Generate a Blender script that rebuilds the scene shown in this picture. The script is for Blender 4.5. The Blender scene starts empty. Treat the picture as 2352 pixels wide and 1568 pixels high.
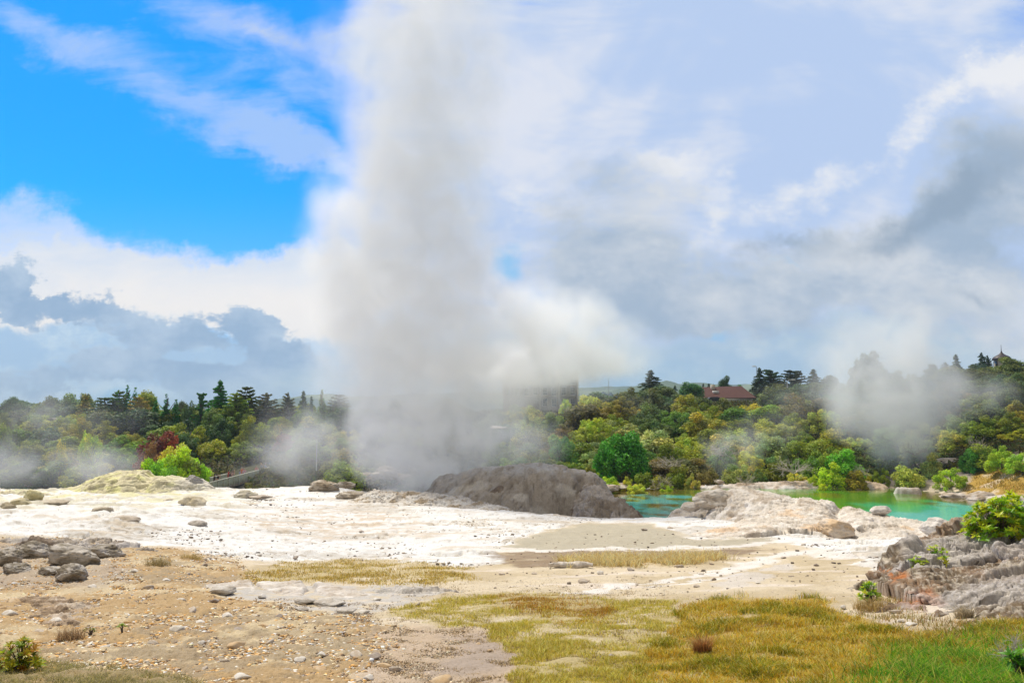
import bpy, math, random
import numpy as np
from mathutils import Vector, Matrix

SC = bpy.context.scene
COL = SC.collection
RAD = math.radians

# ------------------------------------------------------------------ camera
F = 1846.0            # focal length in units of a 2352 px wide frame
PITCH = RAD(5.1)
CZ = 10.0
cam_d = bpy.data.cameras.new('camera')
cam = bpy.data.objects.new('camera', cam_d)
COL.objects.link(cam)
cam.location = (0, 0, CZ)
cam.rotation_euler = (RAD(90) + PITCH, 0, 0)
cam_d.sensor_width = 36.0
cam_d.lens = 36.0 * F / 2352.0
cam_d.clip_start = 0.1
cam_d.clip_end = 30000
SC.camera = cam

SC.view_settings.view_transform = 'Standard'
SC.view_settings.look = 'None'
SC.view_settings.gamma = 1.0
SC.view_settings.exposure = 0.05
SC.cycles.volume_bounces = 7
SC.cycles.max_bounces = 10
SC.cycles.diffuse_bounces = 3
SC.cycles.transparent_max_bounces = 12
SC.cycles.volume_step_rate = 1.0
SC.cycles.volume_max_steps = 128
SC.cycles.use_denoising = True
SC.cycles.sample_clamp_indirect = 8

SUN_EL, SUN_AZ = 58.0, -34.0     # azimuth measured from +Y (view direction) towards +X
sx = math.sin(RAD(SUN_AZ)) * math.cos(RAD(SUN_EL))
sy = math.cos(RAD(SUN_AZ)) * math.cos(RAD(SUN_EL))
sz = math.sin(RAD(SUN_EL))
sun_d = bpy.data.lights.new('sun', 'SUN')
sun_d.energy = 4.3
sun_d.angle = RAD(3.0)
sun_d.color = (1.0, 0.92, 0.77)
sun = bpy.data.objects.new('sun', sun_d)
sun.rotation_euler = Vector((sx, sy, sz)).to_track_quat('Z', 'Y').to_euler()
sun.location = (0, 0, 60)
COL.objects.link(sun)


# ------------------------------------------------------------------ node helper
class NT:
    def __init__(s, tree):
        s.t = tree
        s.n = tree.nodes
        s.l = tree.links

    def new(s, typ, **kw):
        nd = s.n.new(typ)
        for k, v in kw.items():
            setattr(nd, k, v)
        return nd

    def put(s, sock, v):
        if isinstance(v, bpy.types.NodeSocket):
            s.l.new(v, sock)
        elif v is not None:
            sock.default_value = v

    def math(s, op, a, b=None, c=None, clamp=False):
        nd = s.new('ShaderNodeMath', operation=op, use_clamp=clamp)
        s.put(nd.inputs[0], a)
        if b is not None: s.put(nd.inputs[1], b)
        if c is not None: s.put(nd.inputs[2], c)
        return nd.outputs[0]

    def vmath(s, op, a, b=None, out=0):
        nd = s.new('ShaderNodeVectorMath', operation=op)
        s.put(nd.inputs[0], a)
        if b is not None: s.put(nd.inputs[1], b)
        return nd.outputs[out]

    def vscale(s, a, f):
        nd = s.new('ShaderNodeVectorMath', operation='SCALE')
        s.put(nd.inputs[0], a)
        s.put(nd.inputs['Scale'], f)
        return nd.outputs[0]

    def noise(s, vec, scale, detail=4, rough=0.5, dist=0.0, color=False):
        nd = s.new('ShaderNodeTexNoise')
        s.put(nd.inputs['Vector'], vec)
        nd.inputs['Scale'].default_value = scale
        nd.inputs['Detail'].default_value = detail
        nd.inputs['Roughness'].default_value = rough
        nd.inputs['Distortion'].default_value = dist
        return nd.outputs[1 if color else 0]

    def mapping(s, vec, loc=(0, 0, 0), rot=(0, 0, 0), scale=(1, 1, 1), typ='POINT'):
        nd = s.new('ShaderNodeMapping', vector_type=typ)
        s.put(nd.inputs['Vector'], vec)
        nd.inputs['Location'].default_value = loc
        nd.inputs['Rotation'].default_value = rot
        nd.inputs['Scale'].default_value = scale
        return nd.outputs[0]

    def smooth(s, v, a, b, lo=0.0, hi=1.0):
        nd = s.new('ShaderNodeMapRange', interpolation_type='SMOOTHSTEP')
        s.put(nd.inputs['Value'], v)
        nd.inputs['From Min'].default_value = a
        nd.inputs['From Max'].default_value = b
        nd.inputs['To Min'].default_value = lo
        nd.inputs['To Max'].default_value = hi
        return nd.outputs[0]

    def mix(s, f, a, b, blend='MIX'):
        nd = s.new('ShaderNodeMix', data_type='RGBA', blend_type=blend)
        s.put(nd.inputs['Factor'], f)
        s.put(nd.inputs['A'], a if not isinstance(a, tuple) or len(a) == 4 else (*a, 1))
        s.put(nd.inputs['B'], b if not isinstance(b, tuple) or len(b) == 4 else (*b, 1))
        return nd.outputs['Result']

    def blob(s, vec, loc, rad, rot=(0, 0, 0)):
        """1 at the centre of an ellipsoid, 0 at its surface"""
        m = s.mapping(vec, loc, rot, rad, 'TEXTURE')
        g = s.new('ShaderNodeTexGradient', gradient_type='SPHERICAL')
        s.l.new(m, g.inputs[0])
        return g.outputs['Fac'] if 'Fac' in g.outputs else g.outputs[1]

    def addall(s, socks):
        out = socks[0]
        for k in socks[1:]:
            out = s.math('ADD', out, k)
        return out


def srgb(r, g, b):
    f = lambda c: (c / 255 / 12.92) if c / 255 <= 0.04045 else ((c / 255 + 0.055) / 1.055) ** 2.4
    return (f(r), f(g), f(b))


def ray(px, py):
    """(x/y, z/y) of the direction seen at a pixel of the 2352 px wide photograph"""
    a = (px - 1176) / F
    b = (784 - py) / F
    c = math.cos(PITCH) - b * math.sin(PITCH)
    return a / c, (math.sin(PITCH) + b * math.cos(PITCH)) / c


def at(px, py, d):
    q = ray(px, py)
    return Vector((q[0] * d, d, CZ + q[1] * d))


# ------------------------------------------------------------------ world: sky and clouds
world = bpy.data.worlds.new('World')
SC.world = world
world.use_nodes = True
W = NT(world.node_tree)
W.n.clear()
sky = W.new('ShaderNodeTexSky', sky_type='NISHITA')
sky.sun_disc = False
sky.sun_elevation = RAD(SUN_EL)
sky.sun_rotation = RAD(SUN_AZ)
sky.air_density = 1.0
sky.dust_density = 0.6
sky.ozone_density = 2.0
tc = W.new('ShaderNodeTexCoord')
sep = W.new('ShaderNodeSeparateXYZ')
W.l.new(tc.outputs['Generated'], sep.inputs[0])
ay = W.math('MAXIMUM', W.math('ABSOLUTE', sep.outputs[1]), 0.12)
cmb = W.new('ShaderNodeCombineXYZ')
W.l.new(W.math('DIVIDE', sep.outputs[0], ay), cmb.inputs[0])
W.l.new(W.math('DIVIDE', sep.outputs[2], ay), cmb.inputs[1])
Q = cmb.outputs[0]                       # direction on a tangent plane: x sideways, y up
warp = W.vscale(W.vmath('SUBTRACT', W.noise(Q, 4.0, 7, 0.62, color=True), (0.5, 0.5, 0.5)), 0.20)
Qw = W.vmath('ADD', Q, warp)
Qw = W.vmath('MULTIPLY', Qw, (1, 1, 0))
K = 1.0 / F


def qblobs(vec, items):
    socks = []
    for it in items:
        px, py, rx, ry = it[:4]
        rot = it[4] if len(it) > 4 else 0
        w = it[5] if len(it) > 5 else 1.0
        x, y = ray(px, py)
        g = W.blob(vec, (x, y, 0), (rx * K, ry * K, 1), (0, 0, RAD(rot)))
        if w != 1.0:
            g = W.math('MULTIPLY', g, w)
        socks.append(g)
    return W.addall(socks)


n_fine = W.noise(W.mapping(Q, scale=(1, 1.6, 1)), 7.0, 10, 0.68)
n_big = W.noise(W.mapping(Q, scale=(1, 1.4, 1)), 2.6, 5, 0.55, 0.6)
n_streak = W.noise(W.mapping(Q, rot=(0, 0, RAD(28)), scale=(1.3, 3.6, 1)), 2.6, 9, 0.64, 0.6)
n_puff = W.noise(W.mapping(Q, loc=(3, 1, 0), scale=(1, 1.7, 1)), 11.0, 10, 0.66)


def layer(v, noise, amp, lo, hi):
    s = W.math('ADD', v, W.math('MULTIPLY', W.math('SUBTRACT', noise, 0.5), amp * 1.7))
    return W.math('MULTIPLY', W.smooth(s, lo, hi), W.smooth(v, 0.0, 0.18))


skyc = W.mix(1.0, W.vscale(sky.outputs[0], SKY_K if 'SKY_K' in globals() else 0.12), (0.03, 0.72, 1.55), 'MULTIPLY')
low = W.smooth(cmb.outputs[1] if False else W.math('DIVIDE', sep.outputs[2], ay), 0.0, 0.30, 1.0, 0.0)
skyc = W.mix(W.math('MULTIPLY', low, 0.8), skyc, (0.34, 0.56, 0.76))

# thin veil of high cloud over the right two thirds
veil_v = qblobs(Qw, [(1750, 150, 1100, 700, 0, 2.2), (1500, 550, 600, 420, 0, 1.6), (2300, 700, 900, 500, 0, 1.8),
                     (620, 60, 420, 110, -14, 1.0), (980, 420, 260, 700, 0, 1.4), (900, -450, 900, 300, 0, 1.5), (2000,-700,1500,600,0,2)])
veil = layer(veil_v, n_streak, 1.0, 0.05, 1.1)
c_veil = W.mix(W.smooth(W.math('ADD', n_big, W.math('MULTIPLY', n_streak, 0.5)), 0.66, 0.88), (0.47, 0.60, 0.85), (0.72, 0.76, 0.86))
c = W.mix(veil, skyc, c_veil)
# cirrus streaks on the blue
cir_v = qblobs(Qw, [(330, 180, 560, 120, -30, 1.0), (560, 310, 420, 90, -24, 1.0), (160, 60, 330, 80, -25, 0.8), (650, 385, 240, 90, -12, 1.0),
                    (10, 350, 60, 50, 0, 0.5), (520, 110, 460, 130, -22, 1.0), (690, 300, 160, 260, 0, 0.7)])
cir = layer(cir_v, W.noise(W.mapping(Q, rot=(0, 0, RAD(28)), scale=(1.0, 3.0, 1)), 5.0, 11, 0.62, 0.5), 2.3, 0.30, 1.75)
c = W.mix(W.math('MULTIPLY', cir, 0.85), c, (0.40, 0.58, 0.90))
# white bank, left
wh_v = qblobs(Qw, [(-100, 640, 600, 190, -8, 2.0), (420, 660, 620, 115, -2, 2.2), (740, 680, 300, 130, 0, 1.8), (150, 540, 420, 70, -12, 0.8)])
wh = layer(wh_v, n_streak, 1.2, 0.10, 1.3)
c = W.mix(wh, c, W.mix(W.smooth(W.math('ADD', W.math('DIVIDE', sep.outputs[2], ay), W.math('MULTIPLY', W.math('SUBTRACT', n_streak, 0.5), 0.16)), 0.14, 0.25), (0.92, 0.89, 0.87), (0.58, 0.71, 0.90)))
# pale low sky left under the bank
lo_v = qblobs(Qw, [(300, 850, 900, 150, 0, 2.0), (-200, 800, 500, 150, 0, 1.5)])
lo_m = layer(lo_v, n_fine, 1.5, 0.2, 0.9)
c = W.mix(lo_m, c, W.mix(W.smooth(n_puff, 0.4, 0.62), (0.40, 0.58, 0.80), (0.62, 0.76, 0.88)))
# blue-grey cumulus, left
dk_v = qblobs(Qw, [(60, 660, 220, 60, -28, 1.3), (10, 640, 110, 90, 0, 0.9), (300, 740, 260, 62, -14, 1.6), (360, 820, 190, 90, 0, 0.9), (600, 770, 220, 80, -8, 1.5), (610, 712, 110, 34, -14, 1.1),
                   (700, 840, 240, 90, 0, 1.3), (60, 775, 180, 36, -10, 0.9), (180, 860, 380, 70, 0, 1.1), (560, 880, 320, 60, 0, 1.1)])
dk = layer(dk_v, n_puff, 2.6, 0.45, 0.95)
c = W.mix(dk, c, W.mix(W.smooth(n_fine, 0.38, 0.66), (0.31, 0.45, 0.64), (0.50, 0.62, 0.77)))
# bright cumulus heads, right
wr_v = qblobs(Qw, [(1180, 480, 130, 90, 0, 0.8), (1560, 400, 180, 90, -20, 0.8), (2330, 170, 100, 90, 20, 1.7), (2215, 235, 220, 70, 35, 1.3), (1820, 460, 220, 85, 25, 1.45), (2010, 365, 150, 50, 28, 0.7), (1640, 520, 50, 160, 0, 0.8), (1480, 360, 150, 60, 0, 0.7),
                   (1950, 760, 500, 40, 3, 0.5), (2280, 610, 200, 40, 6, 0.6), (1640, 790, 300, 36, 4, 0.6)])
wr = layer(wr_v, n_fine, 2.2, 0.2, 1.4)
c = W.mix(W.math('MULTIPLY', wr, 0.9), c, (0.84, 0.85, 0.88))
# grey cumulus bodies, right
gr_v = qblobs(Qw, [(1430, 560, 280, 260, 0, 1.6), (1560, 660, 330, 120, -8, 1.3), (1340, 640, 170, 120, 0, 1.2), (1380, 380, 160, 110, 0, 0.8), (2040, 560, 400, 120, 22, 2.1), (1800, 575, 190, 60, 8, 1.2),
                   (2300, 380, 280, 150, 34, 2.1), (2250, 560, 360, 160, 10, 1.5), (2000, 700, 600, 130, 4, 1.7), (1600, 700, 400, 70, 0, 1.0), (2350, 780, 400, 120, 0, 1.4)])
gr = layer(gr_v, n_fine, 2.1, 0.25, 1.6)
c_gr = W.mix(W.smooth(W.math('ADD', W.math('MULTIPLY', n_big, 0.6), W.math('MULTIPLY', n_fine, 0.4)), 0.40, 0.60), (0.35, 0.45, 0.58), (0.68, 0.71, 0.75))
c = W.mix(W.math('MULTIPLY', gr, 0.92), c, c_gr)
dg_v = qblobs(Qw, [(2080, 520, 340, 75, 22, 1.7), (1780, 580, 150, 50, 14, 1.6), (2270, 400, 240, 90, 34, 1.5), (2200, 660, 240, 40, 0, 0.9), (1330, 540, 110, 120, 0, 0.7)])
dg = layer(dg_v, n_fine, 2.0, 0.2, 1.9)
c = W.mix(W.math('MULTIPLY', dg, 0.85), c, (0.27, 0.36, 0.48))
# blue grey distance, right
hz_v = qblobs(Qw, [(1900, 830, 1000, 120, 0, 2.4), (1100, 900, 700, 110, 0, 2.2)])
hz = layer(hz_v, n_puff, 1.0, 0.3, 1.2)
c = W.mix(W.math('MULTIPLY', hz, 0.8), c, W.mix(W.smooth(n_fine, 0.4, 0.65), (0.36, 0.52, 0.68), (0.55, 0.66, 0.74)))
bl_v = qblobs(Qw, [(1165, 590, 90, 70, -20, 2.0), (1640, 750, 130, 26, 3, 1.3), (1470, 715, 110, 24, 0, 0.8), (1790, 625, 60, 16, 10, 0.9)])
bl = layer(bl_v, n_fine, 1.6, 0.35, 1.7)
c = W.mix(W.math('MULTIPLY', bl, 0.85), c, (0.26, 0.56, 0.88))
# unseen sky overhead and behind: grey cloud invented to cut blue fill light
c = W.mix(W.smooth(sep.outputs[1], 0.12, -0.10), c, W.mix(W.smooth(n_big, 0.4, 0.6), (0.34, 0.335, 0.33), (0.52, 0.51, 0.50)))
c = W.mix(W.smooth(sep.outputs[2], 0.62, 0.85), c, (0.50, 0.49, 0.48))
# below the horizon
c = W.mix(W.smooth(sep.outputs[2], -0.02, -0.06), c, (0.30, 0.32, 0.30))
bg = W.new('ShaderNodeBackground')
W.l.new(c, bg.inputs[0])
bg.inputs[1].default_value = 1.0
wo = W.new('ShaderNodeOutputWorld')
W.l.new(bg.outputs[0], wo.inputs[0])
world.cycles.sampling_method = 'MANUAL'
world.cycles.sample_map_resolution = 256


# ------------------------------------------------------------------ numpy helpers
rng = np.random.default_rng(7)
random.seed(7)
_perm = np.random.default_rng(11).permutation(256).astype(np.int32)
_perm = np.concatenate([_perm, _perm])
_grad = np.random.default_rng(5).normal(size=(256, 3))
_grad /= np.linalg.norm(_grad, axis=1)[:, None]


def perlin(x, y, z=0.0, seed=0):
    x = np.asarray(x, float); y = np.asarray(y, float)
    z = np.zeros_like(x) + z + seed * 17.31
    xi = np.floor(x).astype(int); yi = np.floor(y).astype(int); zi = np.floor(z).astype(int)
    xf, yf, zf = x - xi, y - yi, z - zi
    u = xf * xf * xf * (xf * (xf * 6 - 15) + 10)
    v = yf * yf * yf * (yf * (yf * 6 - 15) + 10)
    w = zf * zf * zf * (zf * (zf * 6 - 15) + 10)
    out = 0
    for dx in (0, 1):
        for dy in (0, 1):
            for dz in (0, 1):
                h = _perm[_perm[_perm[(xi + dx) & 255] + ((yi + dy) & 255)] + ((zi + dz) & 255)]
                g = _grad[h]
                d = g[..., 0] * (xf - dx) + g[..., 1] * (yf - dy) + g[..., 2] * (zf - dz)
                out = out + d * (u if dx else 1 - u) * (v if dy else 1 - v) * (w if dz else 1 - w)
    return out * 1.5


def fbm(x, y, z=0.0, octv=4, seed=0, gain=0.5):
    s, a, f = 0, 1.0, 1.0
    for i in range(octv):
        s = s + a * perlin(np.asarray(x) * f, np.asarray(y) * f, np.asarray(z) * f, seed + i * 3)
        a *= gain; f *= 2.03
    return s


def ridged(x, y, z=0.0, octv=4, seed=0, gain=0.5):
    s, a, f = 0, 1.0, 1.0
    for i in range(octv):
        s = s + a * (1 - 2.2 * np.abs(perlin(np.asarray(x) * f, np.asarray(y) * f, np.asarray(z) * f, seed + i * 3)))
        a *= gain; f *= 2.07
    return s


def worley(x, y, seed=0):
    """2-D cells: F1, F2, a random number per cell, offset from the cell point"""
    x = np.asarray(x, float); y = np.asarray(y, float)
    xi = np.floor(x).astype(int); yi = np.floor(y).astype(int)
    f1 = np.full(x.shape, 9.0); f2 = np.full(x.shape, 9.0); idn = np.zeros(x.shape, int); ox = np.zeros(x.shape); oy = np.zeros(x.shape)
    for dx in (-1, 0, 1):
        for dy in (-1, 0, 1):
            h = _perm[_perm[(xi + dx + seed) & 255] + ((yi + dy) & 255)]
            h2 = _perm[(h + 57) & 255]
            cx = xi + dx + h / 256.0 - x; cy = yi + dy + h2 / 256.0 - y
            d = np.sqrt(cx * cx + cy * cy)
            n = d < f1
            f2 = np.where(n, f1, np.minimum(f2, d))
            idn = np.where(n, h, idn); ox = np.where(n, cx, ox); oy = np.where(n, cy, oy)
            f1 = np.where(n, d, f1)
    return f1, f2, idn, ox, oy


def plates(x, y, seed=0, crack=0.10, tilt=0.8):
    """fractured rock: tilted plates parted by cracks, about -1 .. 1"""
    f1, f2, i, ox, oy = worley(x, y, seed)
    h = (i / 256.0 - 0.5)
    a = _grad[i]
    return h + tilt * (a[..., 0] * ox + a[..., 1] * oy) - 1.0 * (1 - sstep(f2 - f1, 0.0, crack))


def sstep(v, a, b):
    t = np.clip((v - a) / (b - a), 0, 1)
    return t * t * (3 - 2 * t)


def lerp(a, b, t):
    return a + (b - a) * t


def poly_sd(px, py, poly):
    """signed distance (inside positive) to a polygon"""
    px = np.asarray(px, float); py = np.asarray(py, float)
    d = np.full(px.shape, 1e18); inside = np.zeros(px.shape, bool)
    n = len(poly)
    for i in range(n):
        x0, y0 = poly[i]; x1, y1 = poly[(i + 1) % n]
        ex, ey = x1 - x0, y1 - y0
        t = np.clip(((px - x0) * ex + (py - y0) * ey) / (ex * ex + ey * ey + 1e-9), 0, 1)
        d = np.minimum(d, (px - x0 - t * ex) ** 2 + (py - y0 - t * ey) ** 2)
        c = (y0 > py) != (y1 > py)
        if y1 != y0:
            inside ^= c & (px < (x1 - x0) * (py - y0) / (y1 - y0) + x0)
    d = np.sqrt(d)
    return np.where(inside, d, -d)


def line_d(px, py, pts):
    """distance to a polyline and the parameter along it"""
    px = np.asarray(px, float); py = np.asarray(py, float)
    best = np.full(px.shape, 1e18); par = np.zeros(px.shape)
    for i in range(len(pts) - 1):
        x0, y0 = pts[i][:2]; x1, y1 = pts[i + 1][:2]
        ex, ey = x1 - x0, y1 - y0
        t = np.clip(((px - x0) * ex + (py - y0) * ey) / (ex * ex + ey * ey + 1e-9), 0, 1)
        d = (px - x0 - t * ex) ** 2 + (py - y0 - t * ey) ** 2
        m = d < best
        best = np.where(m, d, best); par = np.where(m, i + t, par)
    return np.sqrt(best), par


def project(X, Y, Z):
    """photograph pixel of a world point (only to find what a place is made of)"""
    cp, sp = math.cos(PITCH), math.sin(PITCH)
    zz = Z - CZ
    dep = Y * cp + zz * sp
    up = -Y * sp + zz * cp
    dep = np.maximum(dep, 1e-3)
    return 1176 + F * X / dep, 784 - F * up / dep


def mesh_from(name, verts, faces, mat=None, parent=None, smooth=True, col=None, link=True):
    """verts (n,3) array; faces: (m,k) array or list of index lists; col: (n,3) linear colours"""
    me = bpy.data.meshes.new(name)
    v = np.asarray(verts, dtype=np.float32)
    if isinstance(faces, np.ndarray):
        k = faces.shape[1]
        me.vertices.add(len(v)); me.vertices.foreach_set('co', v.ravel())
        me.loops.add(faces.size); me.loops.foreach_set('vertex_index', faces.astype(np.int32).ravel())
        me.polygons.add(len(faces))
        me.polygons.foreach_set('loop_start', np.arange(0, faces.size, k, dtype=np.int32))
        me.update(calc_edges=True)
    else:
        me.from_pydata([tuple(map(float, p)) for p in v], [], faces)
        me.update()
    if smooth:
        me.polygons.foreach_set('use_smooth', np.ones(len(me.polygons), bool))
    if col is not None:
        at_ = me.color_attributes.new('Col', 'FLOAT_COLOR', 'POINT')
        c4 = np.ones((len(v), 4), np.float32); c4[:, :3] = col
        at_.data.foreach_set('color', c4.ravel())
    if mat: me.materials.append(mat)
    if not link: return me
    o = bpy.data.objects.new(name, me)
    COL.objects.link(o)
    if parent is not None: o.parent = parent
    return o


def obj_of(name, me, parent=None, loc=None):
    o = bpy.data.objects.new(name, me)
    COL.objects.link(o)
    if parent is not None: o.parent = parent
    if loc is not None: o.location = loc
    return o


def empty(name, loc=(0, 0, 0), rz=0.0):
    o = bpy.data.objects.new(name, None)
    COL.objects.link(o)
    o.location = loc; o.rotation_euler = (0, 0, rz)
    o.empty_display_size = 0.3
    return o


def tag(o, label=None, cat=None, group=None, kind=None):
    if label: o['label'] = label
    if cat: o['category'] = cat
    if group: o['group'] = group
    if kind: o['kind'] = kind
    return o


def grid_faces(nr, nc):
    i = np.arange(nr - 1)[:, None] * nc + np.arange(nc - 1)[None, :]
    i = i.ravel()
    return np.stack([i, i + 1, i + nc + 1, i + nc], 1)


# ------------------------------------------------------------------ materials
def mat_new(name):
    m = bpy.data.materials.new(name)
    m.use_nodes = True
    t = NT(m.node_tree); t.n.clear()
    out = t.new('ShaderNodeOutputMaterial')
    bs = t.new('ShaderNodeBsdfPrincipled')
    t.l.new(bs.outputs[0], out.inputs[0])
    return m, t, bs, out


def mat_plain(name, col, rough=0.7, var=0.15, nscale=3.0, metal=0.0, spec=0.3):
    m, t, bs, out = mat_new(name)
    co = t.new('ShaderNodeTexCoord')
    n = t.noise(co.outputs['Object'], nscale, 5, 0.6)
    f = t.math('MULTIPLY_ADD', t.math('SUBTRACT', n, 0.5), var * 4, 1.0)
    t.l.new(t.vscale((*col,), f), bs.inputs['Base Color'])
    bs.inputs['Roughness'].default_value = rough
    bs.inputs['Metallic'].default_value = metal
    bs.inputs['Specular IOR Level'].default_value = spec
    return m


def mat_ground(name, fine=30.0, fine_amt=0.35, bump=0.02, mid=3.0, mid_amt=0.3, rough=0.9, speck=0.0, streak=None):
    """colour of the place itself (attribute Col) broken up by grain; relief from noise"""
    m, t, bs, out = mat_new(name)
    co = t.new('ShaderNodeTexCoord')
    P = co.outputs['Object']
    a = t.new('ShaderNodeAttribute', attribute_name='Col')
    n1 = t.noise(P, fine, 6, 0.75)
    n2 = t.noise(P, mid, 6, 0.65, 0.3)
    f = t.math('MULTIPLY_ADD', t.math('SUBTRACT', n1, 0.5), fine_amt * 2, 1.0)
    f = t.math('MULTIPLY', f, t.math('MULTIPLY_ADD', t.math('SUBTRACT', n2, 0.5), mid_amt * 2, 1.0))
    if streak:
        n3 = t.noise(t.mapping(P, rot=streak[0], scale=streak[1]), 1.0, 6, 0.7, 0.4)
        f = t.math('MULTIPLY', f, t.math('MULTIPLY_ADD', t.math('SUBTRACT', n3, 0.5), streak[2] * 2, 1.0))
    c = t.vscale(a.outputs['Color'], f)
    if speck > 0:
        vo = t.new('ShaderNodeTexVoronoi', feature='F1')
        t.l.new(P, vo.inputs['Vector']); vo.inputs['Scale'].default_value = 7.0
        sp = t.smooth(vo.outputs['Distance'], 0.14, 0.09)
        gate = t.smooth(t.noise(P, 1.3, 3), 0.5, 0.6)
        c = t.mix(t.math('MULTIPLY', t.math('MULTIPLY', sp, gate), speck), c, (0.10, 0.08, 0.06))
    t.l.new(c, bs.inputs['Base Color'])
    bs.inputs['Roughness'].default_value = rough
    bs.inputs['Specular IOR Level'].default_value = 0.2
    b = t.new('ShaderNodeBump')
    b.inputs['Strength'].default_value = 0.9
    b.inputs['Distance'].default_value = bump
    t.l.new(t.math('ADD', n1, t.math('MULTIPLY', n2, 1.5)), b.inputs['Height'])
    t.l.new(b.outputs[0], bs.inputs['Normal'])
    return m


# ------------------------------------------------------------------ terrain height
def s_of(py):
    return ray(1176, py)[1]


# stations across the view: list of (depth, height)
def prof(pts, tail):
    out = [(-25, 8.3), (0, 8.2), (4, 7.9)]
    for py, d in pts:
        out.append((d, CZ + s_of(py) * d))
    return out + tail


tailL = lambda c: [(c + 4, 1.4), (c + 10, -0.7), (112, -0.7), (128, 1.4), (150, 5.0), (200, 9.5), (280, 9.5), (600, 6), (9500, 0)]
tailP = lambda c: [(c + 3, 2.2), (c + 7, 0.7), (c + 12, 0.2), (98, 0.2), (107, 1.5), (125, 3.8), (150, 8.5), (200, 12.5), (280, 12), (600, 6), (9500, 0)]
STN = [
    (-900, prof([(1568, 11), (1400, 17), (1300, 26), (1200, 41), (1130, 72)], tailL(76))),
    (0, prof([(1568, 11), (1450, 15), (1350, 21.5), (1250, 31), (1200, 41), (1150, 58), (1124, 75)], tailL(77))),
    (400, prof([(1568, 11), (1400, 18), (1300, 26), (1250, 33), (1200, 43), (1150, 60), (1122, 74)], tailL(76))),
    (800, prof([(1568, 11), (1400, 18), (1350, 22.5), (1300, 30), (1250, 38), (1200, 48), (1150, 61), (1108, 74)], tailL(76))),
    (1000, prof([(1568, 11), (1450, 15.5), (1350, 22), (1300, 29), (1250, 37), (1200, 47), (1150, 59), (1122, 66)], tailL(67))),
    (1176, prof([(1568, 10.5), (1450, 15), (1350, 21.5), (1300, 28), (1250, 36), (1200, 46), (1166, 54)],
                [(57, 2.5), (64, 1.6), (72, 1.3), (98, 1.2), (110, 1.4), (125, 3.0), (150, 7.5), (200, 11), (280, 11), (600, 6), (9500, 0)])),
    (1330, prof([(1568, 10.5), (1450, 15), (1350, 21.5), (1300, 27), (1250, 35), (1200, 46), (1184, 51)],
                [(54, 2.5), (60, 1.3), (75, 0.9), (96, 0.8), (108, 1.4), (125, 3.3), (150, 8.0), (200, 11.5), (280, 11.5), (600, 6), (9500, 0)])),
    (1480, prof([(1568, 10.5), (1450, 15), (1350, 21), (1300, 27), (1250, 34), (1200, 45), (1184, 50)], tailP(51))),
    (1650, prof([(1568, 10), (1450, 14.5), (1350, 20), (1300, 26.5), (1250, 34), (1200, 44), (1170, 51)], tailP(52))),
    (1850, prof([(1568, 9.7), (1450, 14.2), (1350, 19.5), (1300, 25.5), (1250, 33), (1215, 40), (1195, 46)],
                [(50, 2.2), (54, 0.7), (60, 0.2), (98, 0.2), (107, 1.5), (125, 4.2), (150, 9.5), (200, 13.5), (280, 13), (600, 6), (9500, 0)])),
    (2050, prof([(1568, 9.5), (1450, 14), (1350, 19), (1300, 24.5), (1260, 30), (1235, 35)],
                [(40, 3.0), (47, 1.0), (54, 0.2), (97, 0.2), (105, 1.5), (125, 4.8), (150, 11), (200, 16), (280, 15), (600, 6), (9500, 0)])),
    (2200, prof([(1568, 9.2), (1450, 13.5), (1380, 17), (1300, 22), (1260, 29), (1228, 36)],
                [(41, 4.2), (50, 2.6), (58, 0.8), (62, 0.2), (90, 0.2), (94, 1.4), (99, 3.2), (125, 6.5), (150, 13), (200, 18), (280, 16), (600, 6), (9500, 0)])),
    (2352, prof([(1568, 9), (1500, 11), (1420, 15), (1330, 20), (1260, 27), (1235, 35)],
                [(41, 4.0), (50, 2.6), (58, 0.8), (62, 0.2), (82, 0.2), (86, 2.2), (92, 4.4), (125, 8.5), (150, 15), (200, 20), (280, 16), (600, 6), (9500, 0)])),
    (3300, prof([(1568, 9), (1500, 11), (1420, 15), (1330, 20), (1260, 27), (1235, 35)],
                [(41, 4.0), (50, 2.6), (58, 1.5), (62, 1.2), (82, 1.4), (88, 2.5), (125, 9), (150, 17), (200, 22), (280, 16), (600, 6), (9500, 0)])),
]
SU = np.array([(p - 1176) / F for p, _ in STN])
DS = np.concatenate([np.linspace(-25, 6, 30), np.exp(np.linspace(math.log(6.3), math.log(9500), 900))])
HT = np.array([np.interp(DS, [q[0] for q in pr], [q[1] for q in pr]) for _, pr in STN])
_k = np.exp(-0.5 * (np.arange(-9, 10) / 3.5) ** 2); _k /= _k.sum()
HT = np.array([np.convolve(np.pad(r, 9, 'edge'), _k, 'valid') for r in HT])
# smooth across azimuth
UU = np.linspace(-1.2, 1.2, 481)
HG = np.array([np.interp(UU, SU, HT[:, j]) for j in range(len(DS))])          # (depth, u)
_k2 = np.exp(-0.5 * (np.arange(-16, 17) / 5.0) ** 2); _k2 /= _k2.sum()
HG = np.array([np.convolve(np.pad(r, 16, 'edge'), _k2, 'valid') for r in HG])
WATER_Z = 0.95


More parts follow.
